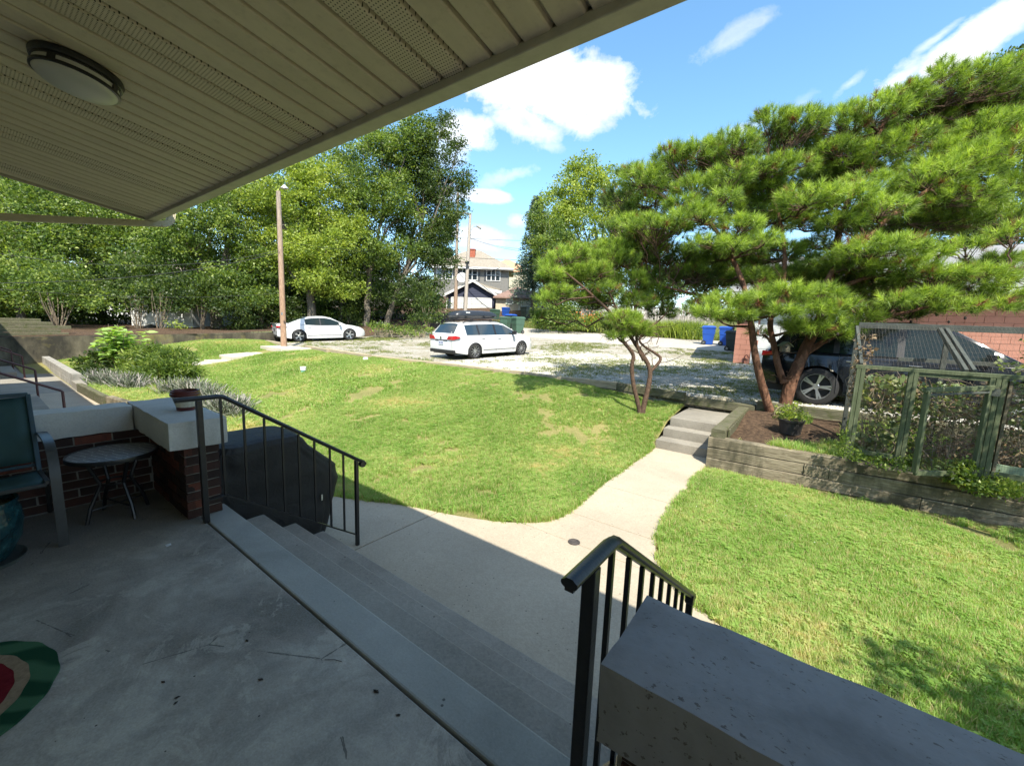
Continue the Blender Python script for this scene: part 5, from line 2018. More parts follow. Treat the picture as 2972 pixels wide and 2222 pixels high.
tree('leafy_tree', 'tall dark tree at the right end of the wood, beside the gap of sky', 'tree', (-27.357, 19.8, 0.733),
     [(-25.842, 23.322, 14.76, 1.61, 1.88), (-25.406, 23.968, 16.652, 1.07, 1.07), (-25.066, 23.537, 12.657, 2.15, 1.88), (-24.182, 23.833, 10.559, 1.61, 1.61), (-25.782, 22.452, 9.416, 2.15, 1.88), (-26.128, 21.735, 6.726, 2.15, 1.61), (-24.469, 23.07, 7.338, 1.61, 1.61), (-23.806, 24.526, 12.983, 0.94, 1.34), (-25.06, 22.215, 4.904, 1.61, 1.21), (-28.157, 22.685, 13.726, 2.22, 1.94), (-26.834, 23.346, 11.857, 1.94, 1.66), (-24.337, 24.449, 14.83, 0.7, 0.97)], m_leaf_dark, 0.22, 107, dens=2.0, shell=0.5, fork=0.45)
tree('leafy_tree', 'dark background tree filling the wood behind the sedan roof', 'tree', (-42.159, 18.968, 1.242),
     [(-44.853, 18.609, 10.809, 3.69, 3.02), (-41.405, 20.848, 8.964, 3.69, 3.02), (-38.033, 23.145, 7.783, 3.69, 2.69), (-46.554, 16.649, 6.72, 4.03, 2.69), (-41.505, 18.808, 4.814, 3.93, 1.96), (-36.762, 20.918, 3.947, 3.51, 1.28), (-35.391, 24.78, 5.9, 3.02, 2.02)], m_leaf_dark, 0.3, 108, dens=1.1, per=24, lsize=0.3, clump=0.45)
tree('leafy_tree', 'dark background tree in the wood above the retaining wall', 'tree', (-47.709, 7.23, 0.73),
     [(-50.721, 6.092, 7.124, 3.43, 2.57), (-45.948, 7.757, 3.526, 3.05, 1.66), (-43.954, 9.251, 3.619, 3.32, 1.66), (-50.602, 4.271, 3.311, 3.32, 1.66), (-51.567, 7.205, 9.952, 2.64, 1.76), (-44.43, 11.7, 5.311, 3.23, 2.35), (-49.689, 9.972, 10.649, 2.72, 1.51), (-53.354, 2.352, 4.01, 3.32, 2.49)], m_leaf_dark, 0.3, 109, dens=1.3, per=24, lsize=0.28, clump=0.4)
# multi stemmed shrubs on the bank
def shrub(label, base, lobes, mat, seed, stems=9, spread=0.5, h=1.6, **kw):
    rng = np.random.default_rng(seed)
    t = thing('shrub', label, 'shrub', base)
    C_, P, D, A = crown_points(lobes, kw.get('dens', 2.6), kw.get('clump', 0.2), kw.get('per', 22), rng, kw.get('shell', 0.5))
    V, F = leaves(P, D, kw.get('lsize', 0.14), rng, kw.get('wide', 0.55))
    mesh_obj('foliage', np_mesh('foliage', V-np.array(base), F, mat, attr=A), t)
    b = MB()
    if stems:
        for i in range(stems):
            a = rng.uniform(0, 2*PI)
            r0 = 0.12*rng.random()
            p0 = np.array(base)+np.array([math.cos(a)*r0, math.sin(a)*r0, -0.1])
            rr = spread*rng.uniform(0.3, 1)
            p1 = np.array(base)+np.array([math.cos(a)*rr, math.sin(a)*rr, h*rng.uniform(0.8, 1.15)])
            limb(b, p0, p1, kw.get('sr', 0.022), 0.01, rng, 0.05, 5, 5)
        b.build('stems', kw.get('stem_mat', m_stem), t, smooth=True)
    return t


shrub('arching shrub with many bare grey stems above the retaining wall', (-31.941, 3.128, 0.248), [(-32.391, 3.215, 2.706, 1.44, 0.99), (-33.341, 2.411, 2.123, 1.08, 0.81), (-31.195, 4.049, 2.403, 1.26, 0.9), (-33.099, 3.481, 3.656, 1.48, 0.92), (-29.565, 4.543, 1.897, 0.79, 0.62)], m_leaf_mid, 201, 16, 0.9, 2.0, sr=0.03)
shrub('thin stemmed bush right of the arching shrub on the bank', (-30.66, 5.994, 0.439), [(-30.879, 6.166, 2.389, 1.35, 0.97), (-33.117, 5.9, 3.188, 1.41, 1.01), (-29.974, 6.877, 2.623, 1.16, 0.87), (-32.078, 6.815, 4.039, 1.61, 1.01)], m_leaf_dark, 202, 14, 0.7, 2.0)
shrub('bush with fanned bare stems in front of the white garage', (-29.711, 6.718, 0.56), [(-31.138, 7.314, 2.879, 1.41, 0.81), (-30.032, 8.176, 3.131, 1.41, 0.91), (-29.291, 7.289, 2.078, 0.77, 0.48)], m_leaf_dark, 203, 14, 0.8, 1.9)
shrub('bush with thin stems between the garage and the stout trunk', (-29.625, 8.672, 0.592), [(-29.79, 8.927, 2.796, 1.23, 1.03), (-28.734, 9.613, 2.23, 1.23, 0.82), (-28.602, 10.275, 1.861, 1.26, 0.84)], m_leaf_dark, 204, 10, 0.7, 1.7)
shrub('low green clump growing at the foot of the white garage', (-28.573, 6.951, 0.659), [(-28.594, 6.967, 0.847, 0.53, 0.23)], m_leaf_lit, 205, 0, lsize=0.12)
shrub('dark undergrowth bush behind the sedan boot', (-30.587, 12.392, 0.801), [(-31.042, 12.172, 1.482, 1.65, 0.94), (-30.646, 13.816, 2.036, 1.7, 1.1), (-29.474, 10.741, 1.019, 1.09, 0.44), (-30.64, 15.003, 1.602, 1.51, 1.01)], m_leaf_dark, 206, 8, 0.5, 1.2)
shrub('dark undergrowth bush behind the sedan bonnet', (-29.799, 18.025, 0.941), [(-31.023, 17.337, 2.221, 1.61, 1.21), (-29.334, 18.648, 2.567, 1.61, 1.34), (-28.761, 20.441, 3.221, 1.66, 1.39), (-28.718, 17.663, 1.483, 1.56, 0.65)], m_leaf_dark, 207, 8, 0.5, 1.2)
shrub('yellowish sapling between two trunks behind the sedan', (-28.198, 17.334, 0.977), [(-28.34, 17.445, 2.244, 0.56, 0.51), (-29.219, 16.721, 1.821, 0.51, 0.36)], m_leaf_lit, 208, 4, 0.3, 0.8)
shrub('dense dark bush at the corner beside the wagon rear', (-22.318, 19.825, 1.089), [(-22.326, 20.13, 2.906, 1.22, 0.97), (-24.187, 20.136, 3.656, 1.51, 1.26), (-21.314, 20.171, 2.435, 0.72, 0.84), (-26.092, 20.072, 4.195, 1.56, 1.3), (-22.396, 19.259, 1.789, 1.2, 0.48)], m_leaf_dark, 209, 8, 0.5, 1.4)
shrub('low weeds growing along the foot of the log wall', (-21.679, 17.078, 0.622), [(-22.967, 16.838, 1.129, 1.36, 0.23), (-21.497, 17.909, 1.017, 1.36, 0.23)], m_leaf_mid, 210, 0)

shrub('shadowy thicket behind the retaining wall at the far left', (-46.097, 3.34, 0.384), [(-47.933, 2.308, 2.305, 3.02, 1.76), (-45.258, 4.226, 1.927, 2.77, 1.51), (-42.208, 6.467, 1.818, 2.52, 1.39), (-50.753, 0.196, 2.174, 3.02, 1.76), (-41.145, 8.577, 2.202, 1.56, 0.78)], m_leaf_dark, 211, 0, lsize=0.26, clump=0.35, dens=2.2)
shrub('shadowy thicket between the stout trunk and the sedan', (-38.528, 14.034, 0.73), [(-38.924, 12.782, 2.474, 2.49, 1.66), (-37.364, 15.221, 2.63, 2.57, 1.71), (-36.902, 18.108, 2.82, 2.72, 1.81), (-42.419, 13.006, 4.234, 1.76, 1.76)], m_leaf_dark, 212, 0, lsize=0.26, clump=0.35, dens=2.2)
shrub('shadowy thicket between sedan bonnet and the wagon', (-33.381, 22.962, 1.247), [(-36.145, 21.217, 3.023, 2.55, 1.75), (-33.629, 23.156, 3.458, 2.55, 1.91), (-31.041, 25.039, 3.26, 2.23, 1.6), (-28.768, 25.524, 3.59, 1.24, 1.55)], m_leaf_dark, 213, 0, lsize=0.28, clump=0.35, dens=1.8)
# ---- right hand background
tree('leafy_tree', 'airy bright tree rising behind the grey picket fence', 'tree', (-17.692, 37.465, 3.379),
     [(-20.087, 37.901, 16.302, 1.85, 1.51), (-21.475, 36.518, 14.233, 2.18, 1.68), (-18.289, 38.962, 14.715, 2.35, 1.85), (-16.222, 40.224, 13.139, 2.02, 2.02), (-19.871, 37.32, 11.968, 2.69, 1.85), (-21.885, 35.811, 11.874, 1.61, 1.34), (-17.304, 39.013, 10.75, 2.69, 1.85), (-20.953, 36.109, 9.578, 2.69, 1.34), (-15.182, 41.785, 10.414, 2.41, 2.41), (-16.421, 41.912, 16.523, 1.72, 1.38), (-18.08, 37.975, 8.04, 3.36, 1.68)], m_leaf_lit, 0.28, 110, dens=1.3, per=26, lsize=0.27, clump=0.36, shell=0.55)
tree('leafy_tree', 'olive green tree with a rounded crown left of the airy tree', 'tree', (-18.686, 31.623, 2.913),
     [(-20.955, 32.54, 10.754, 1.49, 1.71), (-20.893, 32.11, 7.974, 1.24, 1.71), (-19.24, 32.057, 7.85, 2.12, 1.81), (-19.351, 31.588, 5.589, 1.36, 1.21), (-17.707, 31.465, 5.088, 2.35, 1.47), (-17.138, 33.374, 6.443, 2.12, 1.81), (-20.444, 32.711, 9.541, 1.86, 1.55), (-15.476, 31.663, 3.929, 2.0, 0.86)], m_leaf_mid, 0.26, 111, dens=1.5, per=24, lsize=0.22, clump=0.3)
sp = thing('spruce_tree', 'blue grey spruce showing behind the olive tree, left edge', 'tree', (-24.505, 36.166, 3.265))
rng = np.random.default_rng(112)
b0 = np.array((-24.505, 36.166, 3.265))
P, D, A = [], [], []
for i in range(120):
    t_ = rng.random()**0.8
    z = 1.0+t_*10.2
    rr = (1-t_)*2.6+0.25
    for q in range(9):
        a = rng.uniform(0, 2*PI)
        for s in range(14):
            u = rng.random()
            P.append(b0+np.array([math.cos(a)*rr*u, math.sin(a)*rr*u, z-0.25*u*rr])+rng.normal(size=3)*0.12)
            D.append((math.cos(a)+rng.normal()*0.4, math.sin(a)+rng.normal()*0.4, -0.15+rng.normal()*0.3))
            A.append(rng.random()*0.5+0.5*u)
P, D, A = np.array(P), np.array(D), np.array(A)
D /= np.linalg.norm(D, axis=1, keepdims=True)
V, F = leaves(P, D, 0.28, rng, 0.3)
mesh_obj('crown', np_mesh('crown', V-b0, F, m_leaf_spruce, attr=A), sp)
b = MB()
b.tube([tuple(b0), tuple(b0+np.array([0, 0, 11]))], [0.22, 0.03], 8)
b.build('trunk', m_bark, sp, smooth=True)
tree('leafy_tree', 'dull olive tree beside the eaves of the grey house', 'tree', (-25.906, 38.92, 3.403),
     [(-26.953, 38.793, 7.198, 0.85, 1.24), (-26.556, 39.288, 8.369, 0.97, 1.35)], m_leaf_dark, 0.2, 113, dens=0.9, lsize=0.28, clump=0.36)
tree('leafy_tree', 'dark tree behind the picket fence, half hidden by the large pine', 'tree', (-9.032, 38.879, 3.511),
     [(-10.026, 38.546, 5.871, 2.72, 1.81), (-8.206, 41.4, 7.326, 3.11, 2.49), (-12.506, 37.915, 5.581, 2.49, 1.55), (-6.394, 43.662, 5.355, 2.55, 1.91), (-5.723, 47.23, 8.613, 3.36, 3.02)], m_leaf_dark, 0.24, 114, dens=1.0, lsize=0.24, clump=0.34)
tree('leafy_tree', 'leafy tree top peeking above the pine at the upper right corner', 'tree', (12.578, 52.723, 5.514),
     [(10.713, 54.533, 24.177, 2.0, 1.71), (12.958, 55.923, 22.577, 3.43, 2.57), (10.041, 52.961, 17.896, 3.43, 3.14), (13.656, 55.377, 16.359, 3.71, 3.43), (11.88, 53.269, 11.731, 3.71, 3.14), (7.972, 52.048, 14.175, 3.23, 2.94), (8.965, 51.991, 9.542, 3.53, 2.35), (4.318, 49.907, 10.146, 3.32, 2.72)], m_leaf_dark, 0.35, 115, dens=0.8, lsize=0.3, clump=0.4)
tree('leafy_tree', 'small distant tree top behind the left slope of the grey roof', 'tree', (-59.933, 57.115, 7.462),
     [(-60.791, 57.787, 15.109, 2.02, 1.48), (-61.84, 56.716, 13.389, 2.02, 1.68)], m_leaf_mid, 0.2, 116, dens=0.5, lsize=0.5, clump=0.5)
shrub('large rounded sunlit bush beside the alley, under the olive tree', (3.426, -0.264, 0.0) if False else (-17.292, 28.654, 1.327), [(-16.773, 27.353, 2.716, 1.32, 1.01), (-17.349, 26.832, 2.163, 0.58, 0.69), (-15.792, 28.043, 2.499, 0.85, 0.9), (-16.316, 26.929, 1.929, 1.43, 0.52), (-16.424, 27.728, 3.391, 0.93, 0.53)], m_leaf_mid, 220, 6, 0.6, 1.0, dens=4.5, lsize=0.17, shell=0.8)
shrub('mounded green perennials behind the orange lilies', (-13.818, 29.814, 1.359), [(-14.13, 28.566, 2.03, 0.68, 0.57), (-13.312, 29.201, 2.198, 0.88, 0.73), (-12.264, 29.333, 2.098, 0.77, 0.67), (-14.251, 27.17, 1.736, 0.5, 0.35)], m_leaf_mid, 221, 0, dens=4.5, lsize=0.15, shell=0.7)
# orange lilies
k = simple('orange_petals', (0.75, 0.22, 0.04), 0.6, 0, 0.3)
dl = thing('orange_lilies', 'orange day lilies in bloom in front of the picket fence', 'flowers', (-14.924, 29.662, 1.371))
rng = np.random.default_rng(222)
b0 = np.array((-14.367, 28.433, 2.278))
n = 340
P = b0+rng.normal(size=(n, 3))*np.array([0.62, 0.3, 0.30])
V, F = leaves(P, rand_dirs(n, rng), 0.11, rng, 0.6)
mesh_obj('blooms', np_mesh('blooms', V-np.array(dl.location), F, k), dl)['kind'] = 'stuff'
P = b0+np.array([0, 0, -0.45])+rng.normal(size=(1500, 3))*np.array([0.8, 0.35, 0.22])
Dd = rand_dirs(1500, rng)*0.4+np.array([0, 0, 1])
Dd /= np.linalg.norm(Dd, axis=1, keepdims=True)
V, F = leaves(P, Dd, 0.35, rng, 0.12)
mesh_obj('foliage', np_mesh('foliage', V-np.array(dl.location), F, m_leaf_lit, attr=rng.random(1500)), dl)


def reeds(label, base, n, sx, sy, h, mat, seed, lean=0.35, width=0.03):
    rng = np.random.default_rng(seed)
    t = thing('ornamental_grass', label, 'grass clump', base)
    V, F, A = [], [], []
    for i in range(n):
        p = np.array([rng.normal()*sx, rng.normal()*sy, 0])
        d = np.array([rng.normal()*lean, rng.normal()*lean, 1.0])
        hh = h*rng.uniform(0.6, 1.1)
        w = np.array([rng.normal(), rng.normal(), 0])
        w = w/np.linalg.norm(w)*width/2
        m1 = p+d*hh*0.5
        e = p+d*hh*np.array([1.15, 1.15, 0.92])
        q = len(V)
        V += [p-w, p+w, m1+w, m1-w, e+w*.1, e-w*.1]
        F += [(q, q+1, q+2, q+3), (q+3, q+2, q+4, q+5)]
        r_ = rng.random()
        A += [r_, r_]
    mesh_obj('blades', np_mesh('blades', np.array(V), np.array(F), mat, attr=np.array(A)), t)
    return t


reeds('tall yellow green grasses beside the blue bins, left clump', (-8.572, 29.008, 1.168), 1500, 0.55, 0.35, 1.25, m_leaf_lit, 230)
reeds('tall yellow green grasses nearest the blue bins', (-6.819, 28.726, 1.111), 1500, 0.55, 0.35, 1.3, m_leaf_lit, 231)
shrub('dark leafy plant squeezed between grasses and first blue bin', (-5.955, 27.435, 0.985), [(-5.965, 27.015, 1.657, 0.29, 0.46)], m_leaf_mid, 232, 0, dens=6, lsize=0.1)

# ================================================================== PINES
def pine(name, label, base, stems, pads, seed, needle_n=64, nl=0.135, nw=0.0036, tips=14.0, limb_r=0.035, dead=0.04, links=None, bark=None, extra_twigs=0, fill=0.0):
    rng = np.random.default_rng(seed)
    t = thing(name, label, 'tree', base)
    base = np.array(base)
    if fill:
        # the inner and rear foliage of the crown
        extra = []
        for (x, y, z, rh, rv, lit) in pads:
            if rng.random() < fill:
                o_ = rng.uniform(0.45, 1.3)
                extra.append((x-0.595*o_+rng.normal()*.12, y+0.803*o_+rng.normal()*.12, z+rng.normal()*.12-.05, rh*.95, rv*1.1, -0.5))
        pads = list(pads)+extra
    b = MB()
    stem_pts = []
    for (pts, r0, r1) in stems:
        pts = smooth_poly3([np.array(p) for p in pts], 2)
        n = len(pts)
        rs = [(r0*(1-i/(n-1))+r1*i/(n-1))*(1+0.05*math.sin(i*2.1)) for i in range(n)]
        b.tube([tuple(p) for p in pts], rs, 12)
        stem_pts += [(p, r) for p, r in zip(pts, rs)]
    b.build('trunk', bark or m_barkr, t, smooth=True, sharp=80)
    SPt = np.array([p for p, r in stem_pts])
    SR = np.array([r for p, r in stem_pts])
    bl = MB()
    TP, TD, TA = [], [], []
    for (x, y, z, rh, rv, lit) in pads:
        c = np.array([x, y, z])
        # branch from the nearest suitable stem point
        dd = np.linalg.norm(SPt-c, axis=1)+1.2*np.maximum(0, SPt[:, 2]-z+0.1)
        i = int(np.argmin(dd))
        p2 = limb(bl, SPt[i], c+np.array([0, 0, -rv*0.4]), min(SR[i]*0.7, limb_r), 0.012, rng, 0.14, 7, 6)
        area = 2*PI*rh*(rh+rv)/1.6
        n = max(8, int(min(area, 3.2)*tips*(0.75 if lit < 0 else 1)))
        u = rng.random(n)
        a = rng.uniform(0, 2*PI, n)
        up = rng.random(n)*1.55-0.55        # mostly the upper half of the pad
        cr_ = np.sqrt(np.clip(1-up**2, 0, 1))
        rad = 0.70+0.32*rng.random(n)
        p = np.stack([x+np.cos(a)*cr_*rh*rad, y+np.sin(a)*cr_*rh*rad, z+up*rv*rad], 1)
        d = np.stack([np.cos(a)*cr_*0.8, np.sin(a)*cr_*0.8, 0.65+0.4*up], 1)+rng.normal(size=(n, 3))*0.22
        d /= np.linalg.norm(d, axis=1, keepdims=True)
        TP.append(p)
        TD.append(d)
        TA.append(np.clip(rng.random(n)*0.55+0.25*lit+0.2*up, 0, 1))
        # twigs out to the shoots
        for q in range(0, n, 4):
            s0 = np.array(p2[rng.integers(3, len(p2))])
            limb(bl, s0, p[q], 0.009, 0.004, rng, 0.12, 3, 4)
    for q in range(extra_twigs):
        i = rng.integers(len(SPt)//3, len(SPt))
        d = rand_dirs(1, rng)[0]
        d[2] = abs(d[2])*0.6+0.2
        e = SPt[i]+d*rng.uniform(0.3, 0.9)
        pp = limb(bl, SPt[i], e, 0.012, 0.003, rng, 0.2, 5, 4)
        for _ in range(3):
            s0 = np.array(pp[rng.integers(2, 6)])
            limb(bl, s0, s0+rand_dirs(1, rng)[0]*0.22, 0.004, 0.0015, rng, 0.2, 3, 4)
    bl.build('branches', m_barkb, t, smooth=True, sharp=80)
    TP, TD, TA = np.concatenate(TP), np.concatenate(TD), np.concatenate(TA)
    n = len(TP)
    # needles: along the last 9 cm of each shoot, fanning forward
    m = needle_n
    s = rng.random((n, m))
    B = TP[:, None, :]-TD[:, None, :]*(0.10*s)[..., None]
    nd = TD[:, None, :]*(0.35+0.75*(1-s))[..., None]+rng.normal(size=(n, m, 3))*0.55
    nd /= np.linalg.norm(nd, axis=2, keepdims=True)
    ln = nl*rng.uniform(0.7, 1.15, (n, m))
    sd = np.cross(nd, rand_dirs(n*m, rng).reshape(n, m, 3))
    sd /= np.linalg.norm(sd, axis=2, keepdims=True)+1e-9
    tip = B+nd*ln[..., None]
    tip[..., 2] -= 0.012*rng.random((n, m))
    V = np.stack([B-sd*nw/2, B+sd*nw/2, tip], 2).reshape(-1, 3)
    F = np.arange(n*m*3).reshape(-1, 3)
    A = np.clip(np.repeat(TA, m)+rng.normal(size=n*m)*0.07, 0, 1)
    mi = np.repeat((rng.random(n) < dead).astype(np.int32), m)
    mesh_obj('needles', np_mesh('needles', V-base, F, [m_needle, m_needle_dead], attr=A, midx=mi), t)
    # cones
    bc = MB()
    for q in range(int(n*0.02)):
        i = rng.integers(n)
        c = TP[i]-TD[i]*0.2-np.array([0, 0, 0.06])
        bc.lathe([(0.0, -0.03), (0.016, -0.018), (0.021, 0.0), (0.014, 0.02), (0.0, 0.03)], 7, tuple(c))
    o = bc.build('cones', m_twig, t)
    o['kind'] = 'stuff'
    return t, n


def smooth_poly3(pts, it):
    for _ in range(it):
        q = [pts[0]]
        for a, b in zip(pts[:-1], pts[1:]):
            q.append(a*.75+b*.25)
            q.append(a*.25+b*.75)
        q.append(pts[-1])
        pts = q
    return pts


# small twisted pine on the lawn
pads = [(-4.51, 7.587, 2.965, 0.3, 0.16, 1), (-4.395, 7.95, 3.119, 0.4, 0.19, 1), (-4.509, 7.277, 2.614, 0.29, 0.15, 1), (-4.639, 7.338, 2.799, 0.21, 0.11, 0.9), (-4.117, 8.34, 2.728, 0.56, 0.24, 0.8), (-4.426, 7.981, 2.697, 0.41, 0.19, 0.9), (-4.407, 7.416, 2.249, 0.35, 0.16, 0.7), (-4.254, 8.028, 2.227, 0.33, 0.15, 0.5), (-4.483, 7.086, 2.12, 0.23, 0.11, 0.9), (-3.816, 8.875, 3.078, 0.53, 0.26, 0.6), (-3.555, 9.114, 2.609, 0.54, 0.26, 0.4), (-3.751, 8.296, 2.349, 0.4, 0.18, 0.5), (-3.343, 9.066, 2.149, 0.46, 0.24, 0.3), (-3.279, 8.285, 1.709, 0.43, 0.24, 1), (-3.167, 8.716, 1.543, 0.37, 0.19, 0.6), (-3.126, 9.516, 2.371, 0.43, 0.28, 0.3), (-3.988, 9.043, 3.341, 0.47, 0.2, 0.7), (-4.418, 8.559, 3.107, 0.39, 0.17, 0.9), (-3.33, 9.559, 2.765, 0.43, 0.24, 0.2), (-2.958, 9.576, 1.99, 0.35, 0.27, 0.2), (-4.126, 8.614, 2.16, 0.35, 0.15, 0.3), (-3.463, 9.566, 3.387, 0.47, 0.24, 0.5), (-3.39, 8.153, 1.419, 0.25, 0.11, 0.8)]
d0 = 8.72
stems = [
    ([(-2.886, 8.502, -0.34), (-2.916, 8.516, -0.123), (-3.068, 8.459, 0.346), (-3.144, 8.452, 0.78), (-3.103, 8.495, 1.0), (-3.283, 8.328, 1.246), (-3.318, 8.289, 1.316)], 0.050, 0.034),
    ([(-2.852, 8.552, -0.343), (-2.864, 8.58, -0.124), (-2.82, 8.731, 0.423), (-2.842, 8.79, 0.714), (-3.011, 8.739, 0.998), (-3.16, 8.665, 1.212), (-3.278, 8.551, 1.427), (-3.44, 8.411, 1.673), (-3.762, 8.111, 2.05), (-4.072, 7.812, 2.382), (-4.363, 7.579, 2.645), (-4.494, 7.44, 2.771)], 0.060, 0.014),
    ([(-2.846, 8.775, 0.64), (-2.685, 9.029, 0.915), (-2.79, 9.007, 1.02), (-3.011, 8.829, 1.159), (-3.161, 8.746, 1.322), (-3.024, 8.949, 1.551), (-2.841, 9.251, 1.788), (-2.719, 9.514, 2.064)], 0.036, 0.012),
    ([(-2.987, 8.738, 0.889), (-3.094, 8.602, 1.144), (-3.172, 8.669, 1.432), (-3.262, 8.815, 1.801), (-3.38, 8.931, 2.251), (-3.407, 9.116, 2.716)], 0.036, 0.014),
    ([(-3.283, 8.328, 1.246), (-3.37, 8.251, 1.313)], 0.03, 0.026),
    ([(-3.259, 8.572, 1.464), (-3.567, 8.486, 1.928), (-3.748, 8.477, 2.293), (-3.99, 8.423, 2.659)], 0.03, 0.012),
    ([(-3.186, 8.721, 1.284), (-2.952, 8.864, 1.479), (-2.739, 8.892, 1.451), (-2.774, 8.829, 1.232)], 0.014, 0.006)]
_, n1 = pine('small_pine', 'small twisted pine with crossing stems growing from the lawn edge', (-2.885, 8.546, -0.085), stems, pads, 301, needle_n=60, nl=0.125, nw=0.0052, tips=90.0, limb_r=0.024, dead=0.02, bark=m_barkb, extra_twigs=46, fill=0.6)

